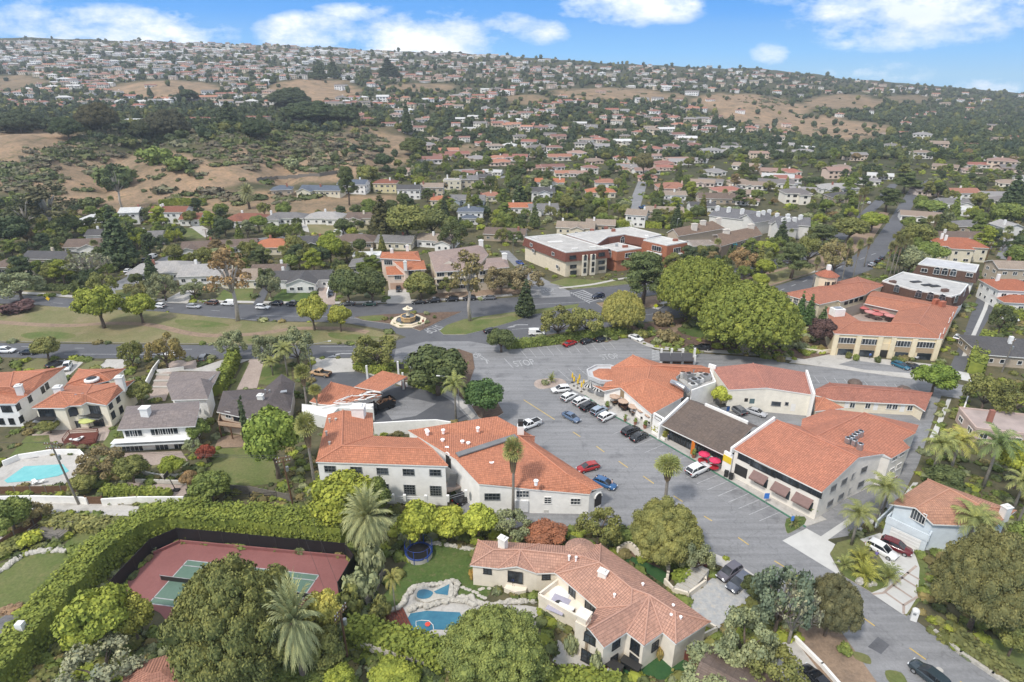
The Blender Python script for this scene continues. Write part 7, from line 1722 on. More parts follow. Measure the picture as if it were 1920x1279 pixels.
# ---------------------------------------------------------------- the far neighbourhood and the hills
MARK=[('the bare left-hand hill',120,320),('the lone tree on the bare slope',232,350),('the fenced slope',560,330),('the slate-blue roofed house',625,355),('the yellow two-storey house',722,350),('the white house with dark shutters',767,360),('the twin-gabled blue-grey house',873,375),('the giant dark conifer',230,440),('the white two-chimney villa',330,400),('the dark red-roofed white house',455,405),('the curved driveway',370,435),('the ivy-covered house',585,455),('the bright orange-roofed cream house',510,462),
 ('the wide olive tree',766,420),('the slate-blue roofed two-storey house',882,403),('the brick apartment block',1060,470),('the tan-brown condominiums',1350,440),('the grey condominiums',1420,400),('the straight side street',1200,370),('the pink double-hipped house',1262,350),('the orange hip-roofed house',1127,360),('the tall rounded brown-green tree',1206,310),('the two steep orange gables',1030,340),('the dark conical tree',974,362),('the far carriageway bend',1720,350),('the flat-topped pines',1675,345),('the long pale-roofed house',1575,350),('the black-green cypress',1462,436),('the tall palm clump',1675,470),('the back alley',1870,520),('the two tall dark conifers',1900,360),('the red-roofed villa',1800,472),('the broad white gable',1790,382),('the side lane',300,485),('the leafless grey tree',172,500),('the eucalyptus grove',100,400),
 ('the school buildings',400,218),('the dark crest tree',318,234),('the middle bare hill',590,165),('the upper bare hill',300,168),('the hilltop conifers',612,130),('the very dark hillside tree',730,130),('the slim hillside cypress',764,215),('the central bare ridge',1130,178),('the eastern bare spur',1380,195),('the canyon mouth',1500,240),('the far eastern slope',1640,190),('the eastern skyline',1800,175),('the skyline dip',1300,130),('the central skyline',1000,112),('the western skyline',500,90),('the corner skyline',120,75),('the terraced white rows',850,125),('the upper red-roofed terraces',1100,210),('the lower red-roofed terraces',1000,255),('the valley houses',1150,285),('the eastern valley trees',1500,310),('the dark evergreen clump',580,215),('the lower eastern woods',1780,300),('the canyon field',1600,255)]
ORD='first second third fourth fifth sixth seventh eighth ninth tenth eleventh twelfth thirteenth fourteenth fifteenth sixteenth seventeenth eighteenth nineteenth twentieth'.split()
AUTO=[]
def settle():
 """give every scattered thing a label that singles it out: its look, the landmark it stands by, its place in the order outwards"""
 D={}
 for(o,look,px,py)in AUTO:
  best=min(MARK,key=lambda m:((m[1]-px)*.75)**2+(m[2]-py)**2)
  dx,dy=px-best[1],py-best[2]
  rel=('behind' if dy<0 else 'in front of')if abs(dy)>abs(dx)*.45 else 'beside'
  D.setdefault((look,rel,best[0]),[]).append(((dx*.75)**2+dy**2,o))
 for(look,rel,m),L_ in D.items():
  L_.sort(key=lambda t:t[0])
  for i,(_,o)in enumerate(L_):
   o['label']=look+' '+rel+' '+m+('' if len(L_)==1 else ', %s one out'%(ORD[i]if i<20 else 'twenty-'+ORD[i-20]))
def inpoly(x,y,P):
 c=False;j=len(P)-1
 for i in range(len(P)):
  if(P[i][1]>y)!=(P[j][1]>y)and x<(P[j][0]-P[i][0])*(y-P[i][1])/(P[j][1]-P[i][1])+P[i][0]:c=not c
  j=i
 return c
def dryness(x,y):
 return max((s*min(1,max(0,(1.2-((x-a)/w)**2-((y-b)/h)**2)/.4))for(a,b,w,h,s)in DRY),default=0)
NOGO=[[(1430,500),(1510,462),(1565,432),(1600,405),(1650,350),(1680,335),(1760,330),(1740,360),(1715,400),(1660,480),(1600,530),(1440,570)],[(930,465),(960,465),(1070,540),(1070,560),(970,560)],[(140,565),(240,510),(370,445),(400,455),(300,500),(200,565)],[(720,470),(800,465),(930,450),(965,500),(960,565),(700,565)],[(975,430),(1190,420),(1300,445),(1310,500),(1150,545),(1030,545),(980,500)],[(1250,440),(1330,405),(1440,385),(1530,410),(1520,440),(1430,470),(1300,485)],[(1640,480),(1740,475),(1850,490),(1850,640),(1440,640),(1440,545),(1560,500)],[(-50,545),(960,545),(960,600),(-50,600)],[(1840,480),(1890,480),(1880,600),(1830,640)],[(590,515),(635,515),(635,570),(590,570)],[(1180,335),(1212,335),(1206,420),(1172,420)]]
rnd=random.Random(11)
# streets that show between the far roofs
for pts,w in(([(1180,418),(1190,385),(1202,350),(1208,335)],7),([(900,348),(930,335),(955,330)],6),([(655,436),(640,405),(632,396)],4),([(340,470),(420,462),(520,446),(700,446),(800,452)],6),([(1470,372),(1500,352),(1480,335)],7),([(1880,486),(1900,430),(1890,390)],5),([(1400,505),(1340,520)],5)):
 strip('street_road',pts,w,'asphalt',.05,ground=True,sm=8)
strip('track_path',[(118,268),(100,276),(70,292)],3,'dirt',.08,ground=True,sm=8)
# hill fence, terrace pool
def fence_line(name,label,pts,h,mat,post=2.4,col=None,solid=True,th=.08,rails=3,cat='fence',z0=0):
 P=[grd(*p)for p in pts];t=thing(name,label,cat,P[0]);o=P[0];mb=MB();pm=[]
 for a,b in zip(P,P[1:]):
  d=b-a;ln=d.to_2d().length;n=max(1,int(ln/post));an=math.atan2(d.y,d.x)
  for k in range(n):
   q=a+d*((k+.5)/n)
   if solid:mb.box((q.x,q.y,q.z+h/2+z0),(ln/n,th,h),an)
   else:
    for r_ in range(rails):mb.box((q.x,q.y,q.z+z0+h*(r_+.6)/rails),(ln/n,.05,.08),an)
  for k in range(n+1):pm.append((a+d*(k/n),an))
 mb.build('panel',[mat],t,col,off=o)
 for(q,an)in pm[:60]:
  k=MB();k.box((q.x,q.y,q.z+h/2+.06+z0),(.14,.14,h+.12),an);k.build('post',['wood_grey' if 'wood' in mat else 'steel' if mat=='steel' else 'trim_dark'],t,off=o)
 return t
fence_line('board_fence','long brown board fence running along the cut slope above the slate-blue roofs',[(482,340),(520,337),(560,334),(600,331),(632,326)],2.4,'wood_grey',post=6)
sheet('terrace_ground',[(396,372),(452,370),(460,382),(400,384)],'paving',.06);
# houses: terraces of the hillside and the valley floor
def far_house_mesh(k):
 mb=MB();r=random.Random(k);w,d,st=r.uniform(13,21),r.uniform(8.5,11),(1,2,2,1,2,2)[k%6];H_=2.9*st+.2
 bod=[(-w/2,w/2,0,d,'x')]
 if k%3!=2:x=r.uniform(-w/2,w/6);bod.append((x,x+r.uniform(5,7.5),-r.uniform(2,4),d*.6,'y'))
 for i,(x0,x1,y0,y1,al)in enumerate(bod):
  hh=H_-i*.4;gable_roof(mb,x0,x1,y0,y1,hh,.32,(0,1)[k%2],.6,al,0,1,.3)
  mb.box(((x0+x1)/2,(y0+y1)/2,hh/2-2),(x1-x0,y1-y0,hh+4),0,1)
  for s_ in range(st):
   n=max(1,int((x1-x0)//3.2))
   for j in range(n):
    mb.box((x0+(x1-x0)*(j+.5)/n,y0-.03,1.5+2.9*s_-i*.2),(r.uniform(1.2,2.2),.12,1.3),0,2)
 if k%2:mb.box((r.uniform(-w/3,w/3),d*.6,H_+1.6),(1,.9,2.6),0,1)
 return mb
m,nt_,b_=newmat('far_wall');rr=N(nt_,'ShaderNodeObjectInfo').outputs['Random'];L(nt_,ramp(nt_,rr,[(0,(.82,.8,.76)),(.45,(.8,.76,.68)),(.62,(.7,.6,.46)),(.75,(.68,.52,.42)),(1,(.84,.83,.82))]),b_.inputs['Base Color']);b_.inputs['Roughness'].default_value=.85
FH=[far_house_mesh(k)for k in range(12)]
FHM=[f.mesh('house',['coloured','far_wall','trim_dark'])for f in FH]
RC=[((.3,.115,.08),'red'),((.23,.105,.078),'brown-red'),((.38,.165,.1),'orange'),((.32,.2,.155),'pinkish'),((.27,.25,.24),'grey'),((.17,.15,.14),'dark'),((.55,.54,.52),'pale'),((.27,.2,.15),'tan')]
cand=[]
ridge=lambda x:np.interp(x,[0,360,720,960,1200,1400,1500,1600,1750,1920],[72,79,96,107,123,130,139,152,163,177])
yrow=74.0
while yrow<412:
 step=3.6+max(0,yrow-90)*.05;x=rnd.uniform(-30,0)
 while x<1950:
  rg=ridge(x);y=yrow+math.sin(x*.012+yrow)*4+rnd.uniform(-.5,.5)*step*(1 if yrow<250 else 1.7);dep_=(y-rg)
  wpx=9+max(0,y-100)*.105
  x+=wpx*rnd.uniform(.8,1.5)
  if dep_<1.5 or x>1935:continue
  pr=0
  if y>336 and(x<900 or rnd.random()<.1):continue
  if dep_<66 and x<1500:pr=.66
  if x<700 and 112<y<165:pr=.85
  if x<700 and 165<y<212:pr=.7
  if 660<x<1330 and 140<y<335:pr=.64
  if 640<x<760 and y>285:pr=0
  if 1200<x<1480 and y>200:pr=.75
  if 1300<x<1940 and y>258:pr=.62
  if x>1480 and dep_<30:pr=.5
  if x>1480 and 30<=dep_ and y<258:pr=.2
  if x<640 and y>205:pr=0
  if dryness(x,y)>.35:pr*=.05
  if rnd.random()>pr:continue
  if any(inpoly(x,y,q)for q in NOGO):continue
  if any(abs(hx-x)<hw*2.2 and-26<hy-y<12 for(_,hx,hy,hw,hd)in HOUSES):continue
  cand.append((x,y))
 yrow+=step
cand.sort(key=lambda c:-c[1])
far_items=[]
for i,(x,y)in enumerate(cand):
 p=grd(x,y)
 if p.y>2350:continue
 k=rnd.randrange(12);east=x>1300 and y>255
 ci=rnd.choice((4,4,5,5,6,7,7,3,0))if east else rnd.choice((0,0,1,1,2,3,6,4,7,5))if y>125 else rnd.choice((0,1,3,6,6,6,6,4,7))
 if(east or y>285)and rnd.random()<.8:k=rnd.choice((0,3,6,9))
 far_items.append((p,k,rnd.uniform(-.35,.35)-math.atan2(p.x,p.y)*.6,ci,x,y,rnd.uniform(.68,1.12)if y<285 else rnd.uniform(.78,1.15)))
NIND=222
for(p,k,rz,ci,x,y,s_)in far_items[:NIND]:
 o=bpy.data.objects.new('hillside_house',FHM[k]);COL.objects.link(o);o.location=p;o.rotation_euler.z=rz;o.scale=(s_,)*3
 j=rnd.uniform(.85,1.15);o.color=(*[c*j for c in RC[ci][0]],1)
 tag(o,'','house','houses of the valley and hillside');AUTO.append((o,'%s house with %s roof'%(('one-storey','two-storey','two-storey')[k%3],RC[ci][1]),x,y))
 HOUSES.append((o,x,y,17,10))
class Bulk:
 """many small forms gathered into one mesh with a colour per vertex"""
 def __init__(s):s.v=[];s.f=[];s.c=[];s.m=[];s.n=0
 def add(s,v,f,c,m=0):
  v=np.asarray(v);s.v.append(v);s.f+=[tuple(i+s.n for i in q)for q in f];s.c.append(np.tile(np.append(c,1),(len(v),1))if np.ndim(c)==1 else c);s.n+=len(v);s.m+=([m]*len(f)if isinstance(m,int)else list(m))
 def build(s,name,mats,label=None):
  me=bpy.data.meshes.new(name);me.from_pydata(np.concatenate(s.v).tolist(),[],s.f)
  for q in mats:me.materials.append(M[q])
  me.polygons.foreach_set('material_index',s.m)
  ca=me.color_attributes.new('tint','FLOAT_COLOR','POINT');ca.data.foreach_set('color',np.concatenate(s.c).ravel().astype(np.float32))
  o=bpy.data.objects.new(name,me);COL.objects.link(o);o['kind']='stuff'
  if label:o['label']=label
  return o
m,nt_,b_=newmat('tinted');L(nt_,N(nt_,'ShaderNodeVertexColor',layer_name='tint').outputs['Color'],b_.inputs['Base Color']);b_.inputs['Roughness'].default_value=.85
bk=Bulk();FV=[np.array(f.v)for f in FH]
for(p,k,rz,ci,x,y,s_)in far_items[NIND:]:
 v=FV[k]*s_*1.12;c,s2=math.cos(rz),math.sin(rz)
 w=np.stack([v[:,0]*c-v[:,1]*s2+p.x,v[:,0]*s2+v[:,1]*c+p.y,v[:,2]+p.z],1)
 wall=np.array(rnd.choice(((.85,.84,.82),(.85,.84,.82),(.82,.78,.7),(.74,.64,.5),(.72,.58,.48))))
 colr=np.ones((len(v),4));colr[:,:3]=wall
 for f,m_ in zip(FH[k].f,FH[k].m):
  if m_==0:colr[list(f),:3]=RC[ci][0]
  elif m_==2:colr[list(f),:3]=(.06,.06,.065)
 bk.add(w,FH[k].f,colr)
if bk.n:bk.build('distant_houses',['tinted'],'white and red-roofed houses covering the far hillside up to the skyline')
# ---- trees: the near ones each for itself, the far ones as one wood
taken=[(x,y,r)for(x,y,r)in TREES]
hs=[]
for(o,hx,hy,hw,hd)in HOUSES:
 hs.append((o.location.x,o.location.y,math.cos(o.rotation_euler.z),math.sin(o.rotation_euler.z),hw,hd))
hs=np.array(hs)
def free(x,y,r,slack=.25):
 dx,dy=x-hs[:,0],y-hs[:,1];u=dx*hs[:,2]+dy*hs[:,3];v=-dx*hs[:,3]+dy*hs[:,2]
 if np.any((np.abs(u)<hs[:,4]/2+r*slack)&(v>-r*slack-3)&(v<hs[:,5]+r*slack)):return False
 t=np.array(taken);return not np.any(((t[:,0]-x)**2+(t[:,1]-y)**2)<((t[:,2]+r)*.5)**2)
TONE=[('olive green','olive',3),('dark green','dark',4),('deep green','deep',2),('fresh green','mid',3),('bright green','bright',1.2),('sage grey','sage',.8),('brownish','brown',.5)]
KIND=[('broad','round-headed tree',5,3.6,7),('loose','airy tree',2.4,3.4,6.5),('pine','flat-tiered pine',.9,4.2,9),('conifer','pointed conifer',.45,2.4,11),('fanpalm','tall palm',.35,1.8,10),('shrub','low bush',1.0,2.2,2.6)]
n_ind=0;tries=0;per={}
while n_ind<960 and tries<26000:
 tries+=1;x=rnd.uniform(-30,1950);y=292+250*rnd.random()**1.25
 if any(inpoly(x,y,q)for q in NOGO)or dryness(x,y)>.3 or(x<640 and y<378):continue
 if any(inpoly(x,y,q)for q in([(405,560),(420,543),(476,540),(470,568)],[(505,565),(530,542),(590,552),(594,569)],[(310,425),(385,430),(400,450),(314,440)],[(575,421),(640,421),(644,440),(582,438)])):continue
 p=grd(x,y);k=rnd.choices(KIND,[q[2]for q in KIND])[0];t=rnd.choices(TONE,[q[2]for q in TONE])[0]
 if per.get(k[0],0)>=260:continue
 s_=rnd.uniform(.7,1.3);r,h=k[3]*s_,k[4]*s_*rnd.uniform(.85,1.15)
 if not free(p.x,p.y,r):continue
 taken.append((p.x,p.y,r));n_ind+=1;per[k[0]]=per.get(k[0],0)+1
 o=plant(k[0],p,r,h,'palm' if 'palm' in k[0]else t[1],'','trees among the valley houses',parts=False)
 AUTO.append((o,(t[0]+' ' if 'palm' not in k[0]else '')+k[1],x,y-8))
settle()
rng=np.random.default_rng(4);iv,jf=ico();wd_=Bulk();sc_=Bulk()
TC_=np.array([G['olive'],G['dark'],G['deep'],G['dark'],G['deep'],G['deep'],(.05,.065,.042),(.036,.05,.036)])*.72
def clump(B,p,r,h,col,n,flat=False):
 w=iv*(1+rng.normal(size=(len(iv),1))*.16);v=np.stack([w[:,0]*r+p.x,w[:,1]*r+p.y,(w[:,2]*.5+.5)*h+p.z-(.3*h if flat else 0)],1)
 B.add(v,jf,col*rng.uniform(.8,1.2))
 d=rng.normal(size=(n,3));d[:,2]=np.abs(d[:,2])*.9-.15;d/=np.linalg.norm(d,axis=1,keepdims=True)
 P=d*np.array((r,r,h*.5))*rng.uniform(.9,1.25,(n,1))+np.array((p.x,p.y,p.z+h*(.5 if not flat else .2)))
 qv,qf=quads(rng,P,d+rng.normal(size=d.shape)*.5,r*.42);B.add(qv,qf.tolist(),col*rng.uniform(.85,1.25))
made=0;tries=0
while made<9500 and tries<120000:
 tries+=1;x=rnd.uniform(-30,1950);rg=ridge(x);y=rg-1+(300-rg)*rnd.random()**.8
 dr_=dryness(x,y)
 if dr_>.3 and rnd.random()<.95:continue
 pr=.62
 if x<640 and 200<y:pr=.95 if y<248 else .12
 if x>1480:pr=.95
 if 640<x<1330 and y>150:pr=.7
 if y-rg<50 and x<1480:pr=.75
 if rnd.random()>pr:continue
 p=grd(x,y)
 if p.y>2500 or p.y<480:continue
 big=1+max(0,(p.y-700)/2600);r=rnd.uniform(1.8,4.2)*big*.9;h=r*rnd.uniform(1.2,2.3)*(1.5 if rnd.random()<.12 else 1)
 if p.y<1000:
  dx,dy=p.x-hs[:,0],p.y-hs[:,1]
  if np.any((np.abs(dx)<8+r*.5)&(dy>-9)&(dy<9)):continue
 clump(wd_,p,r,h,TC_[rng.integers(len(TC_))],26 if p.y>1000 else 46);made+=1
wd_.build('distant_woodland',['leaf_far'],'dark trees scattered through the far hillside neighbourhoods')
SG=np.array([(.12,.115,.085),(.08,.09,.045),(.105,.09,.075),(.065,.08,.036)])*.8
ZONE=[(60,325,60,16,40),(150,290,70,18,60),(215,262,70,12,60),(20,350,40,10,25),(460,258,130,22,230),(590,268,110,34,230),(520,285,60,16,80),(400,290,60,16,40),(640,300,60,20,50),(520,300,120,20,50),(300,262,60,10,40),(700,260,30,30,40),(110,335,140,60,30),(320,330,180,60,45),(600,320,120,14,25),(1440,190,70,20,90),(1540,240,90,16,20),(1100,175,140,14,22),(860,285,60,25,30),(460,370,160,12,60),(50,235,90,14,60),(15,322,30,14,40),(65,303,30,12,50),(115,287,30,12,50),(165,268,30,12,50),(212,254,30,10,40)]
for(x,y,a,b_,n)in ZONE:
 for k in range(n):
  px,py=x+rng.normal()*a*.5,y+rng.normal()*b_*.5
  p=grd(px,py)
  if p.y<350 or p.y>1600:continue
  clump(sc_,p,min(7,rng.lognormal(.6,.55))*(1+p.y/2500),rng.uniform(1.0,3.0),SG[rng.integers(4)],30,True)
sc_.build('hillside_scrub',['leaf_far'],'low grey-green scrub patching the bare brown slopes')
# ---- low planting between the houses near the camera
gc_=Bulk();GC=np.array([G['olive'],G['mid'],G['dark'],G['sage'],(.12,.1,.05),G['mid'],G['bright']])*.85
ft=FOOT+[[(o.location.x+math.cos(o.rotation_euler.z)*u-math.sin(o.rotation_euler.z)*v,o.location.y+math.sin(o.rotation_euler.z)*u+math.cos(o.rotation_euler.z)*v)for u,v in((-w/2-1,-4),(w/2+1,-4),(w/2+1,d+1),(-w/2-1,d+1))]for(o,_,_,w,d)in HOUSES]
ft=[(min(p[0]for p in q),max(p[0]for p in q),min(p[1]for p in q),max(p[1]for p in q),q)for q in ft]
BARE=[[(760,1195),(700,1165),(730,1130),(770,1090),(1010,1130),(1020,1190),(880,1215)],[(205,1128),(222,1105),(287,1036),(337,1012),(650,1044),(670,1066),(640,1120),(590,1175),(300,1170)],[(1140,1275),(1030,1250),(1040,1190),(1110,1230),(1190,1240),(1290,1225),(1340,1262)]]
made=0;tries=0
while made<5200 and tries<60000:
 tries+=1;x=rng.uniform(-20,1940);y=305+985*rng.random()**1.15
 if any(inpoly(x,y,q)for q in PAVED)or any(inpoly(x,y,q)for q in BARE)or(y<640 and any(inpoly(x,y,q)for q in NOGO[:1]))or(y<430 and(dryness(x,y)>.3 or(x<640 and y<380))):continue
 p=grd(x,y)
 if any(a<p.x<b_ and c<p.y<d and inpoly(p.x,p.y,q)for a,b_,c,d,q in ft):continue
 r=rng.uniform(.35,1.1)*(1 if y>700 else 1.35 if y>430 else 2.2);clump(gc_,p,r,r*rng.uniform(.7,1.5),GC[rng.integers(len(GC))],26,True);made+=1
gc_.build('garden_undergrowth',['leaf_far'],'low garden planting filling the yards between houses')
for(x,y,w,yt,c,lab)in((292,306,58,277,'mid','dome-shaped green bush high on the bare slope, larger of two'),(336,318,46,294,'mid','dome-shaped green bush high on the bare slope, smaller of two'),(218,352,78,310,'dark','big dark bush cluster in the middle of the bare slope'),(32,384,56,364,'mid','flat green bush low on the bare slope at the edge'),(172,388,34,370,'dark','small dark bush low on the bare slope beside the grove'),(548,318,34,296,'sage','grey bush alone on the slope above the board fence'),(630,306,18,288,'dark','small dark conical bush above the board fence'),(232,272,34,262,'dark','low bush near the crest of the bare hill')):
 tree('shrub',x,y,w,yt,c,lab)
 # ---------------------------------------------------------------- vehicles
for a in(
 ('suv',(1066,733),(1036,736),'white','white estate car first in the plaza row by the yellow umbrellas'),
 ('suv',(1052,756),(1081,741),'white','white car second in the plaza row, next to the white estate'),
 ('suv',(1074,764),(1104,750),'white','white car third in the plaza row beside the black one'),
 ('suv',(1088,774),(1118,759),'black','black car fourth in the plaza row between white and silver-blue'),
 ('suv',(1108,782),(1138,767),(.3,.36,.43),'silver-blue car in the plaza row between black and white'),
 ('suv',(1122,793),(1152,778),'white','white car at the end of the filled plaza row'),
 ('suv',(1166,820),(1198,805),'black','black car parked by itself beside the dark saloon'),
 ('sedan',(1182,831),(1214,815),(.022,.025,.028),'black saloon car beside the lone black car'),
 ('suv',(1286,896),(1330,875),'white','long white pickup with full-height canopy parked by the pink umbrellas'),
 ('sedan',(1059,780),(1083,793),'steel','blue saloon driving along the plaza lane'),
 ('wagon',(1114,878),(1090,884),'red','red hatchback leaving the street building kerb'),
 ('wagon',(1122,906),(1146,916),(.02,.1,.25),'bright blue car with people standing round it'),
 ('pickup',(1006,796),(980,806),'white','white pickup with ladders beside the street building'),
 ('sedan',(1062,650),(1075,645),'red','red car in the north parking row'),
 ('sedan',(1094,645),(1108,641),'black','black car next to the red car in the north row'),
 ('sedan',(1122,641),(1136,638),'black','black car at the far end of the north row'),
 ('sedan',(1184,634),(1200,640),'white','white car beside the north pavement corner'),
 ('suv',(1332,657),(1300,655),'black','long black car on the road behind the restaurant'),
 ('wagon',(1676,685),(1700,694),'teal','teal car parked in front of the courtyard building'),
 ('sedan',(1704,689),(1722,696),(.02,.02,.025),'dark car half behind the round street tree'),
 ('suv',(1392,780),(1372,766),'grey','grey car in the service yard behind the brown shops'),
 ('sedan',(1402,772),(1432,782),'silver','silver saloon in the service yard'),
 ('pickup',(618,707),(586,702),(.5,.32,.18),'tan pickup at the filling station'),
 ('van',(992,628),(1020,628),'white','white van on the road beyond the parking hedge'),
 ('sedan',(910,625),(932,622),'black','dark car turning by the corner island'),
 ('suv',(1130,557),(1112,560),'navy','dark blue car waiting at the crossing'),
 ('sedan',(968,492),(982,499),(.02,.06,.25),'bright blue car on the side street'),
 ('suv',(308,578),(288,576),'white','white car on the boulevard beside the median pair of trees'),
 ('wagon',(352,577),(376,578),'silver','silver hatchback on the boulevard'),
 ('suv',(410,572),(384,570),'brown','brown estate car parked on the boulevard'),
 ('van',(442,573),(416,572),'white','white van parked on the boulevard behind the tall eucalyptus'),
 ('suv',(480,579),(507,580),'white','white car on the boulevard before the dark pickup'),
 ('suv',(530,573),(506,572),'black','black car at the kerb before the bright front lawn'),
 ('pickup',(566,574),(538,573),(.015,.018,.03),'dark pickup truck at the kerb before the bright front lawn'),
 ('sedan',(666,573),(640,573),(.03,.035,.04),'dark saloon at the kerb under the first dark oak'),
 ('sedan',(706,573),(682,573),'green','dark green car at the kerb under the second dark oak'),
 ('sedan',(796,569),(774,570),'black','black saloon first in the row before the beige apartments'),
 ('suv',(826,566),(800,568),'black','black car second in the row before the beige apartments'),
 ('suv',(861,564),(834,565),'black','black car third in the row before the beige apartments'),
 ('suv',(892,562),(868,563),'black','black car fourth in the row, by the eucalyptus trunk'),
 ('sedan',(928,561),(906,562),'grey','grey car last in the row before the beige apartments'),
 ('suv',(747,541),(748,550),'black','dark car on the drive of the pink house'),
 ('sedan',(620,548),(620,558),'navy','dark blue car on the brick drive beside the white wall'),
 ('sedan',(234,515),(246,506),'white','white car at the mouth of the side lane'),
 ('suv',(246,504),(258,495),'navy','dark blue car on the side lane behind the white one'),
 ('pickup',(264,497),(278,488),'black','black pickup on the side lane'),
 ('van',(280,488),(296,480),'white','white covered car on the side lane'),
 ('suv',(296,459),(316,459),'navy','dark blue car in the drive at the bend of the side lane'),
 ('suv',(338,475),(354,472),'black','black car near the bend of the side lane'),
 ('pickup',(570,424),(571,412),'white','white pickup on the drive of the grey-roofed bungalow'),
 ('suv',(628,437),(642,437),'white','white car at the end of the dark drive'),
 ('wagon',(672,444),(686,443),'silver','silver car on the street behind the bright round tree'),
 ('suv',(0,661),(28,661),'white','white car at the edge on the lower carriageway'),
 ('suv',(72,664),(38,664),'black','black car on the lower carriageway beside the white one'),
 ('suv',(130,686),(124,698),'white','white car in the front drive of the red-roofed villa'),
 ('sedan',(100,688),(112,684),'black','black car behind the white one in the front drive'),
 ('suv',(378,682),(390,668),'grey','grey car in the drive of the grey-roofed house'),
 ('sedan',(334,668),(312,668),'white','white car behind the brownish street tree'),
 ('suv',(1382,1068),(1350,1090),(.12,.11,.13),'grey car on the flagstone forecourt nearer the street building'),
 ('suv',(1398,1088),(1370,1110),(.1,.11,.14),'grey car on the flagstone forecourt beneath the small dark tree'),
 ('suv',(1632,1026),(1672,1048),'white','white car in the brick-edged driveway'),
 ('suv',(1658,1022),(1700,1040),'maroon','maroon car in the brick-edged driveway'),
 ('suv',(1762,1290),(1718,1256),(.03,.045,.055),'dark car driving up from the lower edge of the street'),
 ('sedan',(1540,1290),(1522,1272),'black','black car at the lower edge on the pale driveway'),
 ('suv',(862,944),(880,932),'black','black car in the gap below the terrace'),
 ('wagon',(1766,518),(1756,522),'white','small white car on the far roadside')if 0 else('sedan',(1628,502),(1640,496),'silver','silver car first in the line on the lower carriageway'),
 ('suv',(1640,496),(1650,490),'black','black car second in the line on the lower carriageway'),
 ('sedan',(1648,490),(1658,483),'black','black car third in the line on the lower carriageway'),
 ('sedan',(1430,494),(1445,490),'silver','silver car on the upper carriageway behind the great fig'),
 ('sedan',(1625,386),(1633,379),'white','white car far along the upper carriageway'),
 ('pickup',(1196,392),(1216,390),(.02,.12,.3),'blue pickup in a yard beside the straight side street'),
 ('suv',(1880,600),(1905,603),'white','white car behind the bright clipped hedge'),
 ('sedan',(1790,640),(1800,632),'white','white car beside the courtyard building flank'),
 ('sedan',(1728,668),(1716,672),'silver','silver car inside the arcade of the courtyard building')):
 o=car(*a)
 if 'canopy' in a[4]:o.scale=(1.22,1.1,1.15)
 # skip-loaded truck at the station
t=thing('dump_truck','black high-sided truck filled with torn roof timber at the filling station','truck',at(718,768,0),0);A,B_=at(694,780),at(738,762);t.rotation_euler.z=math.atan2(B_.y-A.y,B_.x-A.x)
mb=MB()
for(c,d)in(((.6,1.15,1.7),(4.6,.08,1.5)),((.6,-1.15,1.7),(4.6,.08,1.5)),((2.9,0,1.7),(.08,2.3,1.5)),((-1.7,0,1.7),(.08,2.3,1.5)),((.6,0,.95),(4.6,2.3,.12))):mb.box(c,d)
mb.build('truck_bed',['black'],t)
mb=MB();mb.box((-2.9,0,1.2),(1.9,2.1,1.2));mb.box((-2.7,0,2.1),(1.4,1.95,.8));mb.build('cab',['black'],t);mb=MB();mb.box((-3.42,0,2.1),(.06,1.7,.6));mb.box((-2.7,0,2.1),(1.0,1.99,.5));mb.build('windows',['car_glass'],t)
for x in(-2.7,1.4,2.3):
 for s in(-1,1):mb=MB();mb.tube([(x,s*1.1,.48),(x,s*.8,.48)],.48,12);mb.build('wheel',['rubber'],t)
r_=random.Random(5)
mb=MB()
for k in range(24):mb.box((r_.uniform(-1.2,2.4),r_.uniform(-.8,.8),1.7+r_.uniform(0,.8)),(r_.uniform(.8,2.4),.2,.12),r_.uniform(0,3))
ld=mb.build('timber_load',['wood'],t);ld['kind']='stuff'
# ---------------------------------------------------------------- fountain
c=at(766,604);t=thing('fountain','octagonal tiered stone fountain with gold-brown basin on the planted island','fountain',(c.x,c.y,.12))
mb=MB();mb.lathe((0,0,0),[(5.8,0),(5.8,.4),(5.0,.4),(5.0,.8),(4.1,.8),(4.1,.5)],8);mb.build('basin',['stucco'],t,(.72,.62,.46))
mb=MB();mb.lathe((0,0,0),[(4.1,.4),(4.1,.62)],8);mb.build('water',['glass'],t)
mb=MB();mb.lathe((0,0,.6),[(2.3,0),(2.4,1.2),(2.6,1.3),(2.6,1.5),(2.2,1.5),(2.2,1.3)],8);mb.build('inner_basin',['stucco'],t,(.6,.4,.2))
mb=MB();mb.lathe((0,0,1.9),[(2.2,0),(2.2,.08)],8);mb.build('inner_water',['glass'],t)
mb=MB();mb.lathe((0,0,2.2),[(.7,0),(.5,1.2),(.4,1.6),(1.5,2.1),(1.6,2.25),(.3,2.2),(.2,2.8),(.5,3.0),(.1,3.2)],12);mb.build('pedestal',['stucco'],t,(.75,.66,.5))
for i,(x,y)in enumerate(((735,600),(745,609),(755,612),(785,610),(800,606),(722,600),(815,597),(800,590),(775,588))):tree('shrub',x,y,9+(i%3)*3,y-6,('dark','sage','olive')[i%3],'clipped round shrub in the fountain bed, %s'%('beside the lawn strip','below the basin, first','below the basin, second','below the basin, third','at the pointed tip side','next to the lawn strip edge','at the road corner','behind the basin, first','behind the basin, second')[i])
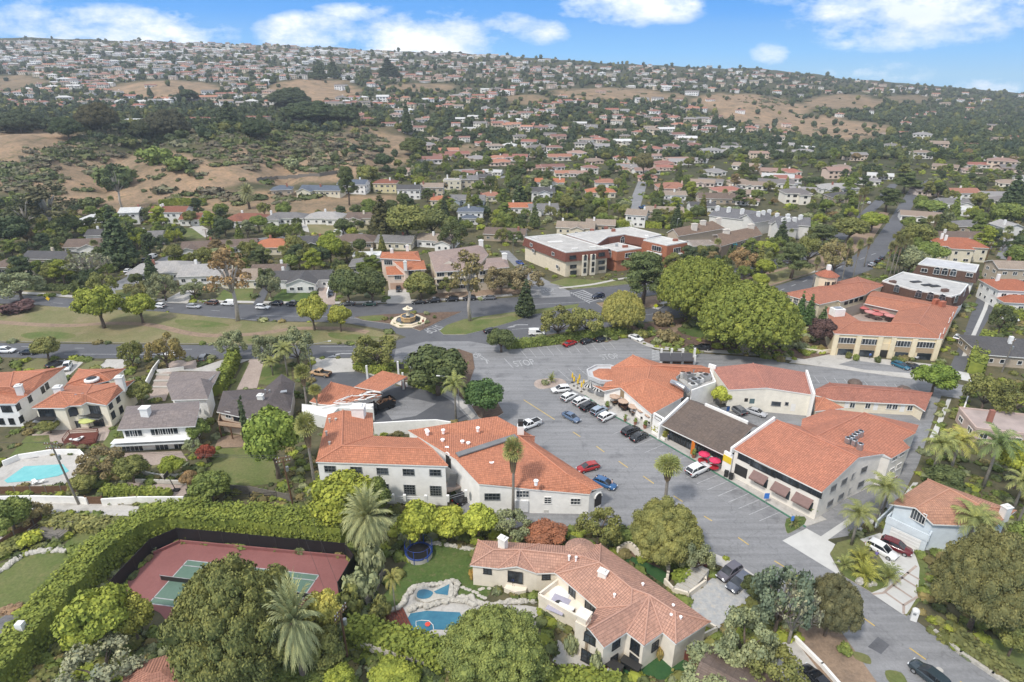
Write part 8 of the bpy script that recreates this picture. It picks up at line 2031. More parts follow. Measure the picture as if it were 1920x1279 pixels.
# ---------------------------------------------------------------- umbrellas and tables
def umbrella(p,r,h,col,label,group,folded=False,tilt=0,table=True):
 t=thing('patio_umbrella',label,'umbrella',p,random.uniform(0,1),group)
 mb=MB();mb.tube([(0,0,0),(0,0,h)],.045,6);mb.build('pole',['wood'],t)
 mb=MB()
 if folded:mb.lathe((0,0,0),[(.08,h-1.5),(.26,h-1.2),(.22,h-.5),(.05,h+.1)],8)
 else:
  n=8;P=[(math.cos(k*2*math.pi/n)*r,math.sin(k*2*math.pi/n)*r,h-.45)for k in range(n)]
  for k in range(n):
   a,b=P[k],P[(k+1)%n];mb.poly([a,b,(0,0,h)]);mb.poly([b,a,(0,0,h-.02)]);d=lambda q:(q[0],q[1],q[2]-.16);mb.poly([d(a),d(b),b,a]);mb.poly([d(b),d(a),a,b])
 mb.build('canopy',['coloured'],t,col)
 mb=MB();mb.lathe((0,0,0),[(.3,0),(.3,.1)],10);mb.build('base',['trim_dark'],t);return t
for i,(x,y)in enumerate(((1083,728),(1076,724),(1090,735),(1073,717),(1086,720),(1094,730))):
 umbrella(at(x,y,.14),1,2.7,(.75,.5,.03),'folded yellow umbrella on the restaurant corner patio, %s'%('by the white car row','in the middle of the group','nearest the striped awning','farthest toward the planter','behind the middle one','beside the entrance wall')[i],'yellow umbrellas of the corner patio',True)
for i,(x,y)in enumerate(((1152,757),(1168,766),(1187,776),(1204,783),(1218,792))):
 p=at(x,y,.14);umbrella(p,1.35,2.5,(.5,.36,.27),'tan umbrella on the restaurant terrace, %s counted from the entrance awnings'%ORD[i],'tan umbrellas of the restaurant terrace')
 q=thing('terrace_table','wooden table with chairs under the %s tan umbrella'%ORD[i],'table',p+Vector((.2,-.3,0)),.6,'tables of the restaurant terrace')
 mb=MB();mb.box((0,0,.74),(1.3,.9,.06));mb.build('top',['wood'],q);mb=MB();mb.box((0,0,.36),(.12,.12,.72));mb.build('leg',['trim_dark'],q)
 for k in range(4):
  a=k*1.57+.4;ch=thing('terrace_chair','dark chair at the terrace table under the %s tan umbrella'%ORD[i],'chair',p+Vector((.2+math.cos(a+.6)*1.05,-.3+math.sin(a+.6)*.95,0)),a+.6,'dark chairs at terrace table %s'%ORD[i])
  mb=MB();mb.box((0,0,.45),(.45,.45,.05));mb.build('seat',['trim_dark'],ch);mb=MB();mb.box((.2,0,.7),(.05,.45,.5));mb.build('backrest',['trim_dark'],ch)
  for sx in(-.18,.18):
   for sy in(-.18,.18):mb=MB();mb.box((sx,sy,.22),(.04,.04,.44));mb.build('leg',['trim_dark'],ch)
for i,(x,y,r)in enumerate(((1318,868,1.15),(1338,880,1.15))):umbrella(at(x,y,.14),r,2.6,(.62,.03,.1),'pink-red umbrella before the shop row, %s'%('beside the orange banner','beside the white pickup')[i],'pink umbrellas before the shops')
for i,(x,y)in enumerate(((1317,869),(1337,881))):
 p=at(x,y,.14);q=thing('round_table','red round table under the pink umbrella %s'%('by the banner','by the pickup')[i],'table',p,0,'red tables');mb=MB();mb.lathe((0,0,.7),[(1.0,0),(1.0,.06)],14);mb.build('top',['coloured'],q,(.4,.02,.03));mb=MB();mb.tube([(0,0,0),(0,0,.7)],.08,6);mb.build('leg',['trim_dark'],q)
for i,(x,y)in enumerate(((1629,590),(1642,594),(1655,590),(1643,586),(1666,597),(1617,582))):
 umbrella(at(x,y+6,2.85),1.7,2.5,(.5,.14,.13)if i%2 else(.55,.24,.22),'red umbrella in the courtyard, %s'%('near the inner front corner','front and centre','beside the far wall','behind the central one','nearest the inner side roof','at the shaded inner end')[i],'red umbrellas of the courtyard')
p=at(170,802);umbrella(p,1.9,2.6,(.55,.58,.2),'lime-yellow umbrella behind the many-angled cream house',None)
# flags, signs, bins
t=thing('feather_banner','tall orange feather banner on the plaza walk','banner',at(1293,857,.14));mb=MB();mb.tube([(0,0,0),(0,0,3.4),(.1,0,4)],.03,5);mb.build('pole',['steel'],t)
mb=MB();mb.v=[];
for(a,z)in((0,.7),(0,3.9),(.4,3.8),(.75,3.2),(.75,.7)):mb.v+=[(a,-.02,z)]
for(a,z)in((0,.7),(0,3.9),(.4,3.8),(.75,3.2),(.75,.7)):mb.v+=[(a,.02,z)]
mb.f=[(0,4,3,2,1),(5,6,7,8,9)]+[(i,(i+1)%5,5+(i+1)%5,5+i)for i in range(5)];mb.m=[0]*7;fl=mb.build('flag',['coloured'],t,(.75,.22,.02))
def post_sign(name,label,px,py,h,shape,col,w=.6,hh=.6,cat='sign',txt=None,z=0):
 p=at(px,py,z)if py>500 else grd(px,py);t=thing(name,label,cat,p);mb=MB();mb.tube([(0,0,0),(0,0,h)],.045,6);mb.build('pole',['steel'],t)
 mb=MB()
 if shape=='diamond':mb.box((0,-.06,h-.3),(w*.9,.04,hh*.9),0,0);mb.v=[(((x)*.707-(zz-h+.3)*.707),y,h-.3+(x)*.707+(zz-h+.3)*.707)for x,y,zz in mb.v]
 else:mb.box((0,-.06,h-hh/2),(w,.04,hh))
 mb.build('sign_face',['coloured'],t,col)
 return t
post_sign('warning_sign','yellow diamond warning sign beside the purple bush on the median',94,574,3.0,'diamond',(.75,.5,.02),1.2,1.2,z=.14)
post_sign('crossing_sign','bright yellow-green crossing sign under the great fig',1228,590,3.4,'diamond',(.7,.75,.03),1.2,1.2);
post_sign('parking_sign','blue accessible-parking sign on the plaza walk',1435,943,2.2,'box',(.05,.2,.6),.9,1.2,z=.14);post_sign('street_sign','blue sign on the small kerbed corner lawn',1482,990,2.6,'box',(.06,.2,.55),.5,1.0,z=.2)
post_sign('road_sign','small white road sign at the fountain island tip',794,614,2.6,'box',(.3,.08,.05),.6,.8,z=.14);post_sign('shop_board','dark price board on a pole above the station hedge',752,706,3.6,'box',(.05,.05,.055),2.0,1.4,z=.1)
for i,(x,y)in enumerate(((1361,893),(1370,898))):
 t=thing('litter_bin','dark square litter bin on the plaza walk, %s'%('next to the pickup','farther from the pickup')[i],'bin',at(x,y,.14),-.55,'litter bins');mb=MB();mb.box((0,0,.55),(.7,.7,1.1));mb.build('body',['trim_dark'],t);mb=MB();mb.box((0,0,1.16),(.78,.78,.12));mb.build('lid',['black'],t)
for i,(x,y,c)in enumerate(((1366,768,(.03,.1,.3)),(1354,770,(.3,.32,.34)),(1490,772,(.05,.15,.4)))):
 t=thing('dumpster',('blue dumpster beside the round courtyard tree','grey-blue dumpster behind the brown shop parapet','small blue bin with yellow lid by the link roof')[i],'dumpster',at(x,y),.3);mb=MB();mb.box((0,0,.6),(2.0 if i<2 else 1,1.2,1.2));mb.build('body',['coloured'],t,c);mb=MB();mb.box((0,.1,1.28),(2.1 if i<2 else 1.1,1.3,.12),0,0,.12);mb.build('lid',['trim_dark' if i<2 else 'paint_yellow'],t)
for i,x in enumerate((1384,1393,1402,1411)):
 t=thing('condenser_unit','grey ground condenser against the cream hall wall','condenser',at(x,766+i),.1,'condensers against the hall wall');mb=MB();mb.box((0,0,.5),(1,.7,1));mb.build('casing',['steel'],t);mb=MB();mb.tube([(0,-.36,.5),(0,-.38,.5)],.35,10);mb.build('fan_grille',['trim_dark'],t)
tree('broad',1350,764,40,724,'lime','round lime-green tree in the service yard between restaurant and hall')
t=thing('mailbox','white mailbox pillar at the foot of the brick-edged driveway','mailbox',at(1712,1162),-.5);mb=MB();mb.box((0,0,.9),(.8,.7,1.8));mb.lathe((0,0,1.8),[(.5,0),(.4,.2),(.1,.32)],8);mb.build('pillar',['white'],t);mb=MB();mb.box((-.1,-.37,1.35),(.4,.05,.35));mb.build('door',['steel'],t)
for i,(x,y,s)in enumerate(((1612,1092,1.2),(1628,1098,.8),(1638,1096,.8),(1574,1054,.6),(1590,1052,.5))):
 mb=MB();iv,jf=ico();w=iv*(1+np.random.default_rng(i).normal(size=(len(iv),1))*.15)*s;p=at(x,y,.1);mb.raw((w*(.6,.5,.5)+(p.x,p.y,.1+s*.15)).tolist(),jf);tag(mb.build('boulder',['stone_white']),'pale boulder on the corner lawn, %s'%('largest of all','middle of three','rounder one by the driveway island','small one by the cycad','smallest one')[i],'boulder')
 # plant pots and planters of the plaza walk
for i,(x,y,s)in enumerate(((1172,790,1),(1191,796,1),(1209,803,1.2),(1300,858,1.2),(1397,898,1.6),(1443,924,1.6),(1484,946,1.6),(1523,968,1.6),(1138,768,1.3),(1410,902,.8))):
 t=thing('potted_plant','potted plant on the plaza walk, %s from the restaurant end'%ORD[i],'potted plant',at(x,y,.14),0,'potted plants on the plaza walk',s);mb=MB();mb.lathe((0,0,0),[(.25,0),(.4,.6),(.36,.6)],10);mb.build('pot',['coloured'],t,(.3,.12,.07))
 mb=crown_mb(200+i,[(0,0,1.0,.45),(.1,.1,1.4,.35)],.2,140);mb.build('leaves',['leaf'],t,G['mid'])
hedge('planter_hedge','yellow-green planting in the white trough by the brown shop corner',[(1228,806),(1248,820)],1.8,1.6,(.16,.16,.04),seed=31,leaf=.3,dens=16);wallrun('planter','white trough wall of the planting by the brown shop corner',[(1222,812),(1246,827)],.2,.7,cat='planter',col=WHT)
t=thing('white_planter','white planter wall full of rosettes beside the yellow sign','planter',at(1352,866,.14),-.52);mb=MB();mb.box((0,0,.45),(6.2,.9,.9));mb.build('trough',['white'],t)
mb=crown_mb(220,[(-2.4+k*.8,0,1.0,.4)for k in range(7)],.25,120);mb.build('leaves',['leaf'],t,G['mid'])
# trampoline
p=at(786,1042);t=thing('trampoline','round trampoline with blue padded frame and net posts on the lawn','trampoline',p)
mb=MB();mb.lathe((0,0,.9),[(1.85,0),(1.85,.03)],28);mb.build('mat',['black'],t);mb=MB()
mb.tube([(math.cos(a)*2.05,math.sin(a)*2.05,.93)for a in np.linspace(0,2*math.pi,29)],.16,6);mb.build('padding',['coloured'],t,(.02,.05,.2))
mb=MB();mb.lathe((0,0,0),[(2.15,0),(2.15,.86)],28);mb.build('skirt',['concrete'],t)
for k in range(6):a=k*math.pi/3+.3;mb=MB();mb.tube([(math.cos(a)*2.2,math.sin(a)*2.2,0),(math.cos(a)*2.2,math.sin(a)*2.2,2.7)],.05,6);mb.build('net_post',['coloured'],t,(.02,.08,.4))
mb=MB();mb.tube([(math.cos(a)*2.2,math.sin(a)*2.2,2.65)for a in np.linspace(0,2*math.pi,25)],.03,4);mb.build('top_hoop',['coloured'],t,(.02,.06,.3))
# pool surrounds: rock edging, raised spa wall, deck, float
rk=random.Random(9)
def rocks(name,label,pts,s,n,cat='rock edging',z=0):
 P=smoothpts([grd(*p).to_2d()for p in pts],6,False);L_=len(P)-1;rg=np.random.default_rng(n);mb=MB();iv,jf=ico()
 for k in range(n):
  f=k/(n-1)*L_;i=min(int(f),L_-1);q=P[i].lerp(P[i+1],f-i);r=s*rg.uniform(.7,1.3)
  w=iv*(1+rg.normal(size=(len(iv),1))*.12)*(r,r*.9,r*.7);mb.raw((w+(q.x+rg.normal()*.1,q.y+rg.normal()*.1,z+r*.25)).tolist(),jf)
 return tag(mb.build(name,['stone_white']),label,cat)
rocks('rock_edging','line of pale rocks along the back of the pool lawn',[(788,1028),(812,1020),(840,1024),(890,1032)],.4,44)
rocks('rock_edging','pale rocks banking the raised spa above the pool',[(720,1150),(750,1140),(762,1120),(776,1104),(800,1100),(824,1098),(852,1092),(856,1104),(846,1126)],.4,84,z=.2)
rocks('rock_edging','rock ledge between spa and swimming pool',[(770,1146),(784,1136),(806,1138),(830,1130),(860,1128),(890,1136)],.42,64,z=.2)
rocks('rock_edging','pale rocks from the ledge towards the house steps',[(862,1122),(884,1122),(892,1132),(930,1134),(960,1130),(1000,1128)],.45,44)
rocks('stone_wall','curved white rubble border round the upper lawn',[(-20,1080),(10,1066),(40,1044),(80,1035),(130,1034),(164,1040),(178,1050),(160,1070)],.5,110,'stone border')
rocks('rock_edging','pale rock line on the mulch slope above the sunken turf',[(1194,1033),(1210,1040),(1226,1046),(1242,1047)],.45,26)
c=at(800,1118);mb=MB();q=smoothpts([at(x,y).to_2d()for x,y in((778,1124),(782,1110),(800,1106),(816,1110),(846,1096),(848,1124),(820,1130),(798,1136))],3);mb.prism([(v.x,v.y)for v in q],-.1,.7);tag(mb.build('raised_spa',['stone_white']),'raised stone spa platform with two small blue basins above the pool','spa')
t=thing('timber_deck','small reddish slatted deck at the pool corner','deck',at(742,1168),.5);mb=MB()
for k in range(9):mb.box((-1.6+k*.4,0,.16),(.34,4.4,.08))
mb.build('boards',['wood_red'],t);mb=MB();mb.box((0,-1.6,.07),(3.4,.15,.1));mb.box((0,1.6,.07),(3.4,.15,.1));mb.build('joists',['wood'],t)
mb=MB();p=at(802,1172);mb.lathe((p.x,p.y,.1),[(.36,0),(.4,.1),(.1,.14)],14);tag(mb.build('pool_float',['coloured'],col=(.7,.08,.05)),'round red float on the swimming pool','float')
mb=MB();mb.tube([at(x,y,.14)for x,y in((786,1188),(780,1172),(780,1165),(790,1163),(804,1164),(812,1172),(813,1180))],.05,5);tag(mb.build('pool_hose',['white']),'looping white hose floating on the swimming pool','hose')
# tennis fence with dark windscreens
fence_line('court_fence','black windscreen fence round the red and green tennis court',[(205,1128),(222,1107),(287,1037),(337,1015),(420,1022),(520,1032),(650,1044),(666,1066),(637,1118)],2.8,'black',post=3.2)
wallrun('court_wall','low red wall at the far end of the tennis court',[(289,1040),(338,1018),(500,1033),(648,1047)],.25,.6,'court_red',cat='wall')
t=thing('tennis_net','tennis net across the green court, half hidden by the pine','net',q4(0,.5));a,b_=q4(-.06,.5),q4(1.06,.5);d=b_-a;mb=MB();m_=(a+b_)/2-q4(0,.5)
mb.box((m_.x,m_.y,.5),(d.length,.03,.9),math.atan2(d.y,d.x));mb.build('mesh',['trim_dark'],t);mb=MB();mb.box((m_.x,m_.y,.98),(d.length,.05,.08),math.atan2(d.y,d.x));mb.build('band',['paint_white'],t)
for q in(a,b_):q=q-q4(0,.5);mb=MB();mb.tube([(q.x,q.y,0),(q.x,q.y,1.1)],.05,6);mb.build('post',['steel'],t)
# timber platform by the upper lawn
t=thing('timber_platform','grey railed timber platform beside the brown fence at the lawn','platform',at(104,1003));mb=MB();q=[at(x,y)-at(104,1003)for x,y in((58,1008),(84,990),(143,993),(112,1018))];mb.prism([(v.x,v.y)for v in q],0,.9);mb.build('platform',['wood_grey'],t)
for a,b_ in zip(q,q[1:]+q[:1]):
 d=b_-a;mb=MB();m_=(a+b_)/2
 for z in(1.3,1.7):mb.box((m_.x,m_.y,z),(d.length,.06,.08),math.atan2(d.y,d.x))
 mb.box((a.x,a.y,1.3),(.12,.12,.9));mb.build('railing',['wood_grey'],t)
 # ---------------------------------------------------------------- walls and fences of the yards
wallrun('garden_wall','long low white wall along the service path below the turquoise pool',[(-30,944),(60,942),(150,944),(165,946)],.3,1.5,col=WHT);wallrun('garden_wall','white wall continuing behind the clipped hedge to the sport court',[(194,948),(260,944),(346,944)],.3,1.5,col=WHT)
fence_line('board_fence','brown board fence on top of the low white wall by the turquoise pool',[(-30,926),(60,925),(145,924)],1.6,'wood',post=2.5);t=thing('wooden_gate','brown wooden gate in the white wall beside the leaning pole','gate',at(179,945));mb=MB();mb.box((0,0,.8),(2.8,.12,1.6));mb.build('gate_panel',['wood'],t);mb=MB();mb.box((-1.5,0,.9),(.2,.2,1.9));mb.box((1.5,0,.9),(.2,.2,1.9));mb.build('gate_post',['wood'],t)
wallrun('retaining_wall','white wall stepping round the back of the turquoise pool',[(8,874),(36,862),(100,852),(150,852),(166,868)],.35,1.2,col=WHT);wallrun('retaining_wall','curved tan block wall of the garden terrace',[(258,880),(272,890),(300,896),(330,896),(350,892)],.3,.9,'block',smooth=4);wallrun('retaining_wall','straight tan block wall behind the sport court',[(256,905),(300,906),(350,908)],.3,.8,'block')
wallrun('garden_wall','white wall between the terraced yard and the many-angled house',[(272,732),(288,700),(300,684)],.3,1.5,col=WHT);wallrun('garden_wall','white balustrade wall before the grey-roofed house entrance',[(296,700),(322,697),(345,694)],.3,1.0,col=WHT)
for i,(a,b_)in enumerate((((284,728),(316,728)),((290,716),(318,716)),((294,704),(318,705)))):wallrun('step_wall','pale low step wall in the terraced side yard, %s from the house'%ORD[i],[a,b_],.5,.5,'concrete')
fence_line('board_fence','dark board fence along the foot of the deck house lawn',[(352,930),(420,922),(470,925),(545,940)],1.6,'wood_grey',post=2.5)
fence_line('iron_fence','thin dark iron fence at the bottom of the lawn by the big green tree',[(425,935),(470,938),(520,935)],1.6,'trim_dark',post=2.5,solid=False,rails=3)
fence_line('board_fence','brown fence running diagonally beside the timber platform',[(-20,1046),(30,1012),(66,990),(82,978)],1.8,'wood',post=2.5)
wallrun('garden_wall','white plank-topped wall in a corner at the brown utility pole',[(600,1300),(622,1250),(650,1216)],.4,1.3,col=(.66,.63,.56));wallrun('garden_wall','weathered whitewashed wall below the pool hedge',[(658,1212),(700,1226),(760,1244),(830,1262),(900,1280)],.3,1.6,col=(.55,.5,.43))
fence_line('board_fence','grey weathered fence between pool yard and tennis court',[(688,1140),(706,1110),(722,1075)],1.8,'wood_grey',post=2.5)
wallrun('garden_wall','white wall beside the grey-roofed boulevard bungalow drive',[(614,560),(622,530),(628,500)],.3,2.0,col=WHT);wallrun('alley_wall','white wall across the alley from the low red wing',[(1798,788),(1806,770),(1812,752)],.3,1.4,col=WHT);wallrun('stone_kerb','rough stone edging down beside the road to the lower edge',[(1752,1186),(1800,1226),(1860,1266),(1930,1310)],.5,.5,'stone_white',cat='kerb')
wallrun('garden_wall','white edging wall of the pale driveway at the lower edge',[(1490,1200),(1540,1250),(1580,1296)],.4,.7,col=WHT);wallrun('garden_wall','cream wall sign base before the courtyard building',[(1504,660),(1540,664),(1556,662)],.4,1.2,col=CRM)
t=thing('basketball_hoop','free-standing basketball hoop on the sport court','basketball hoop',at(330,920));mb=MB();mb.tube([(0,0,0),(-.6,0,2.6),(-1.0,0,3.2)],.08,6);mb.build('pole',['trim_dark'],t);mb=MB();mb.box((-1.1,0,3.5),(.06,1.6,1.0));mb.build('backboard',['trim_dark'],t);mb=MB();mb.tube([(-1.35+math.cos(a)*.24,math.sin(a)*.24,3.15)for a in np.linspace(0,6.28,13)],.02,4);mb.build('rim',['paint_red'],t);mb=MB();mb.box((.1,0,.15),(1.2,.8,.3));mb.build('base',['black'],t)
t=thing('timber_deck','raised dark red deck with white loungers behind the many-angled cream house','deck',at(152,826));mb=MB();q=[at(x,y)-at(152,826)for x,y in((120,834),(132,818),(186,815),(180,834),(150,840))];mb.prism([(v.x,v.y)for v in q],0,.7);mb.build('boards',['wood_red'],t)
for a,b_ in zip(q,q[1:]+q[:1]):d=b_-a;m_=(a+b_)/2;mb=MB();mb.box((m_.x,m_.y,1.5),(d.length,.08,.1),math.atan2(d.y,d.x));mb.box((m_.x,m_.y,1.1),(d.length,.05,.08),math.atan2(d.y,d.x));mb.box((a.x,a.y,1.1),(.12,.12,.9));mb.build('railing',['wood_red'],t)
for i,(x,y)in enumerate(((143,826),(150,825),(66,905),(72,907))):
 t=thing('sun_lounger',('pale lounger on the dark red deck, nearer the pool','pale lounger on the dark red deck, nearer the house','striped lounger beside the turquoise pool, first of two','striped lounger beside the turquoise pool, second of two')[i],'sun lounger',at(x,y,.75 if i<2 else .1),.5+i);mb=MB();mb.box((0,0,.35),(1.9,.65,.08));mb.box((-.9,0,.6),(.5,.65,.07),0,0);mb.build('cushion',['white'],t)
 for sx in(-.7,.7):
  for sy in(-.25,.25):mb=MB();mb.box((sx,sy,.16),(.06,.06,.32));mb.build('leg',['steel'],t)
  # ---------------------------------------------------------------- poles and wires
def pole(label,foot,h,lean=(0,0),mat='wood_grey',arms=2,az=0,name='utility_pole',tr=True):
 p=grd(*foot);t=thing(name,label,'utility pole',p);top=Vector((lean[0],lean[1],h));mb=MB();mb.tube([(0,0,-.3),top*.5,top],[.2,.17,.13],8);mb.build('pole',[mat],t);ends=[]
 for k in range(arms):
  z=1-.07*k;c=top*z;u=Vector((math.cos(az),math.sin(az),0));mb=MB();mb.box(c[:],(2.6,.14,.16),az);mb.build('crossarm',['wood'],t)
  for s in(-1.1,-.6,.6,1.1):q=c+u*s;ends.append(p+q+Vector((0,0,.3)));mb=MB();mb.tube([q+Vector((0,0,.08)),q+Vector((0,0,.3))],.05,6);mb.build('insulator',['white'],t)
 if tr:mb=MB();c=top*.8;mb.tube([(c.x+.4,c.y,c.z-.6),(c.x+.4,c.y,c.z+.3)],.26,10);mb.build('transformer',['steel'],t)
 return ends
E1=pole('tall grey utility pole leaning beside the turquoise pool',(148,946),13,(-1.2,0));E2=pole('dark utility pole with crossarms in front of the big dense green tree',(550,950),10.5,(-.4,0),'wood',2,.4);E3=pole('brown utility pole at the white garden wall corner',(652,1238),9,(0,0),'wood',2,1.2)
E4=pole('slim pole by the alley palms with a street arm',(1652,968),8,(.2,0),'wood_grey',1,.6,tr=False);E5=pole('grey pole at the edge of the view beside the dark-roofed house',(1878,698),9,(.3,0),'wood_grey',1,.6);E6=pole('distant wooden pole standing in the alley beyond the red villa',(1846,495),9,(.2,0),'wood',2,.3);E7=pole('wooden pole at the bend of the side lane',(392,468),9,(0,0),'wood',1,.3,tr=False);E8=pole('pale pole at the edge beside the salmon hip roof',(1906,985),8,(.2,0),'wood_grey',1,.5)
def wire(A,B,sag,label,r=.018):
 mb=MB();mb.tube([A.lerp(B,f)-Vector((0,0,4*sag*f*(1-f)))for f in np.linspace(0,1,13)],r,4,cap=False);tag(mb.build('power_line',['trim_dark']),label,'power line','power lines over the gardens')
for i,k in enumerate((0,1,2,3)):wire(E1[k],E2[k],.8,'power line strung between the leaning pole and the dark crossarm pole, %s strand'%ORD[i])
for i,k in enumerate((0,3)):wire(E2[k],E3[k],.8,'power line from the dark crossarm pole over the tennis court, %s strand'%ORD[i])
for i,k in enumerate((0,1,3)):wire(E1[k],E1[k]+Vector((-40,6,-1)),1.0,'power line leaving the leaning pole out of view, %s strand'%ORD[i])
def lamp(label,foot,h,arm,az):
 p=grd(*foot);t=thing('street_lamp',label,'street lamp',p);mb=MB();mb.tube([(0,0,0),(0,0,h)],[.1,.07],7);mb.build('pole',['steel'],t);u=Vector((math.cos(az),math.sin(az),0));mb=MB();mb.tube([(0,0,h-.2),tuple(u*arm+Vector((0,0,h+.3)))],.05,6);mb.build('arm',['steel'],t);mb=MB();c=u*arm;mb.box((c.x,c.y,h+.26),(.8,.3,.14),az);mb.build('lamp_head',['white'],t)
lamp('street lamp with long arm at the station driveway',(584,698),8,5.5,.3);lamp('white street lamp at the corner pavement of the dark station lot',(861,772),9,4.5,3.1);lamp('street lamp behind the brick apartment block',(1267,446),9,.4,0);lamp('street lamp at the side street corner',(962,482),8,1.5,0)
# ---------------------------------------------------------------- people
def person(label,p,az,top,legs,skin=(.5,.33,.24),hair=(.05,.035,.025),pose='stand',h=1.72):
 """one continuous figure grown from a skeleton, with hair as a child"""
 t=thing('person',label,'person',p,az);s=h/1.72
 J=dict(pel=(0,0,.95),ch=(0,0,1.3),nk=(0,0,1.47),hd=(.02,0,1.58),ht=(.02,0,1.7),ls=(0,.19,1.4),le=(.04,.27,1.14),lh=(.16,.26,.93),rs=(0,-.19,1.4),re=(.04,-.27,1.14),rh=(.18,-.25,.95),lp=(0,.1,.9),lk=(.03,.11,.5),lf=(0,.11,.08),lt=(.16,.12,.04),rp=(0,-.1,.9),rk=(.05,-.11,.5),rf=(-.03,-.11,.08),rt=(.13,-.12,.04))
 if pose=='bend':J.update(ch=(.25,0,1.18),nk=(.4,0,1.25),hd=(.5,0,1.3),ht=(.6,0,1.36),ls=(.32,.19,1.2),le=(.45,.24,1.0),lh=(.6,.18,.95),rs=(.32,-.19,1.2),re=(.45,-.24,1.0),rh=(.6,-.18,.95))
 if pose=='sit':J={k:(v[0],v[1],v[2]-.45)for k,v in J.items()};J.update(lk=(.45,.11,.5),lf=(.45,.11,.08),lt=(.6,.12,.04),rk=(.45,-.11,.5),rf=(.45,-.11,.08),rt=(.6,-.12,.04),lp=(.02,.1,.5),rp=(.02,-.1,.5))
 K=list(J);E=[('pel','ch'),('ch','nk'),('nk','hd'),('hd','ht'),('ch','ls'),('ls','le'),('le','lh'),('ch','rs'),('rs','re'),('re','rh'),('pel','lp'),('lp','lk'),('lk','lf'),('lf','lt'),('pel','rp'),('rp','rk'),('rk','rf'),('rf','rt')]
 me=bpy.data.meshes.new('body');me.from_pydata([tuple(c*s for c in J[k])for k in K],[(K.index(a),K.index(b))for a,b in E],[])
 o=bpy.data.objects.new('body',me);COL.objects.link(o);o.parent=t
 RAD=dict(pel=.15,ch=.16,nk=.06,hd=.1,ht=.085,ls=.075,le=.05,lh=.04,rs=.075,re=.05,rh=.04,lp=.1,lk=.065,lf=.05,lt=.04,rp=.1,rk=.065,rf=.05,rt=.04)
 md=o.modifiers.new('skin','SKIN');
 if not me.skin_vertices:me.attributes.new('skin','FLOAT','POINT')
 if me.skin_vertices:
  for i,k in enumerate(K):me.skin_vertices[0].data[i].radius=(RAD[k]*s,)*2;me.skin_vertices[0].data[i].use_root=k=='pel'
 sb=o.modifiers.new('sub','SUBSURF');sb.levels=1;sb.render_levels=1
 m_=newmat('clothes_'+o.name)[0];n_=m_.node_tree;bs=n_.nodes['Principled BSDF'];tc_=N(n_,'ShaderNodeTexCoord').outputs['Object'];sp_=N(n_,'ShaderNodeSeparateXYZ');L(n_,tc_,sp_.inputs[0])
 zc={'stand':(.93,1.46,1.1),'bend':(.93,1.26,1.0),'sit':(.56,1.01,.66)}[pose]
 r1=n_.nodes.new('ShaderNodeValToRGB');r1.color_ramp.interpolation='CONSTANT';mt=N(n_,'ShaderNodeMath',operation='MULTIPLY');L(n_,sp_.outputs[2],mt.inputs[0]);mt.inputs[1].default_value=.5;L(n_,mt.outputs[0],r1.inputs[0])
 e=r1.color_ramp.elements;e[0].position=0;e[0].color=(.02,.02,.02,1);e[1].position=.05*s;e[1].color=(*legs,1);k=e.new(zc[0]*.5*s);k.color=(*top,1);k=e.new(zc[1]*.5*s);k.color=(*skin,1);L(n_,r1.outputs[0],bs.inputs['Base Color']);bs.inputs['Roughness'].default_value=.8;me.materials.append(m_)
 hp=Vector(J['ht'])*s;mb=MB();iv,jf=ico();mb.raw((iv*(.115,.105,.1)*s+(hp.x-.02,hp.y,hp.z-.01)).tolist(),jf);mb.build('hair',['coloured'],t,hair);return t
P_=at
person('person in white beside the open blue car',P_(1118,905),0,(.8,.8,.8),(.05,.06,.1));person('person in dark clothes leaning over the blue car',P_(1136,903),3.0,(.03,.03,.04),(.03,.03,.05),pose='bend');person('person in a pale shirt standing behind the blue car',P_(1147,913),3.4,(.55,.4,.36),(.3,.3,.34))
person('person in lilac bending beside the white car in the brick-edged drive',P_(1641,1048),1.2,(.2,.16,.45),(.1,.12,.2));person('person in white seated under a tan terrace umbrella',P_(1189,778,.14),1.0,(.8,.8,.78),(.05,.05,.07),pose='sit');person('person in blue seated at the last terrace table',P_(1209,787,.14),3.6,(.05,.1,.25),(.04,.04,.06),pose='sit');person('person in dark blue on the small balcony of the hillside house',P_(963,1098,.92),-1.6,(.03,.05,.15),(.03,.03,.05));person('person in black at the brown shop entrance',P_(1252,826,.14),0.5,(.03,.04,.09),(.04,.04,.06));person('person in blue before the courtyard building shop',P_(1630,672,.14),-1.5,(.1,.2,.5),(.05,.05,.08))
for i,(x,y)in enumerate(((1590,672),(1604,676),(1676,680),(1690,682),(1480,668),(1645,680))):tree('shrub',x,y,14,y-12,('olive','mid','dark')[i%3],'small shrub in the front bed of the courtyard building, %s along'%ORD[i])
for i,(x,y,w,h,c)in enumerate(((1200,632,26,14,'olive'),(1240,610,40,26,(.12,.09,.06)),(1120,626,34,16,'mid'),(1270,648,24,10,'olive'),(1290,590,30,18,(.12,.095,.06)),(1480,645,34,18,'olive'),(1500,655,28,14,'sage'),(1460,628,28,16,'mid'),(1250,640,40,22,(.11,.09,.05)),(1420,664,20,8,'mid'),(1552,612,22,14,'mid'))):tree('shrub',x,y,w,y-h,c,'%s shrub in the planted park edge behind the restaurant, %s along'%(('low','broad')[w>28],ORD[i]))
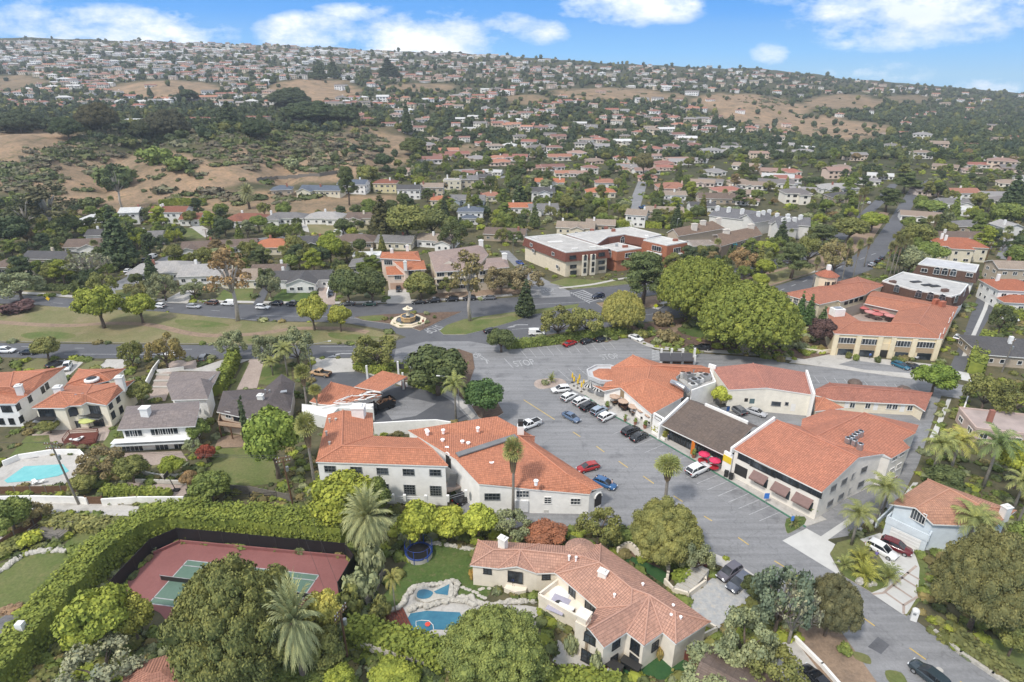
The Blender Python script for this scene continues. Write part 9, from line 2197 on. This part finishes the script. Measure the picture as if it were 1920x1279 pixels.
for i,(x,y,w,h,c)in enumerate(((694,680,60,22,(.09,.1,.045)),(728,690,40,16,'olive'),(1034,718,18,22,'palm'),(1022,722,14,10,'sage'),(790,722,40,14,'dark'),(1500,1090,20,12,'lime'))):tree('lowpalm' if c=='palm' else 'shrub',x,y,w,y-h,c,('spreading shrub inside the curved station hedge','smaller shrub inside the curved station hedge','young palm on the brick planter island','grey shrub on the brick planter island','dark shrub under the corner tree','bright shrub by the road edge')[i])
for i,(x,y,w,h,c)in enumerate(((1584,1222,34,16,'mid'),(1180,1246,0,0,''),(886,1085,14,18,(.25,.16,.05)),(1236,1236,16,22,(.22,.16,.06)),(1070,1226,26,34,'sage'),(1118,1262,30,40,'sage'),(680,1120,60,50,'sage'),(700,1080,50,60,'sage'),(712,1160,50,40,'olive'),(660,1150,60,50,'olive'),(20,1090,0,0,''),(20,1030,60,24,'olive'),(60,1020,40,24,'lime'),(1270,1030,46,26,'mid'),(1210,1060,0,0,''),(1320,1062,30,22,'olive'),(1530,1140,0,0,''),(45,1150,40,18,'lime'),(20,1152,50,20,(.12,.08,.06)))):
 if w:tree('shrub',x,y,w,y-h,c,('round green shrub on the dry verge by the road','','golden shrub at the corner of the hillside house','golden shrub beside the strip of turf','silver olive shrub by the house patio, first','silver olive shrub by the house patio, second','grey-green shrub below the leaning fence','tall grey-green shrub behind the leaning fence','olive shrub by the timber pool deck','olive shrub between the brown pole and the court','','olive bank shrub along the brown diagonal fence','lime shrub beside the timber platform','green shrub under the broad olive-yellow tree','','olive shrub by the brown garden gate','','yellow shrub at the foot of the round lawn','brown shrub at the foot of the round lawn')[i])
 # ---------------------------------------------------------------- the air between here and the hills
mb=MB();mb.box((0,1270,118),(7200,2700,260));hz=mb.build('haze',['white']);hz['kind']='stuff'
m=bpy.data.materials.new('air');m.use_nodes=True;nt_=m.node_tree;nt_.nodes.clear();ou=N(nt_,'ShaderNodeOutputMaterial');pv=N(nt_,'ShaderNodeVolumePrincipled')
pv.inputs['Color'].default_value=(.86,.9,.95,1);pv.inputs['Density'].default_value=.00014;pv.inputs['Anisotropy'].default_value=.2;L(nt_,pv.outputs[0],ou.inputs['Volume']);hz.data.materials.clear();hz.data.materials.append(m)
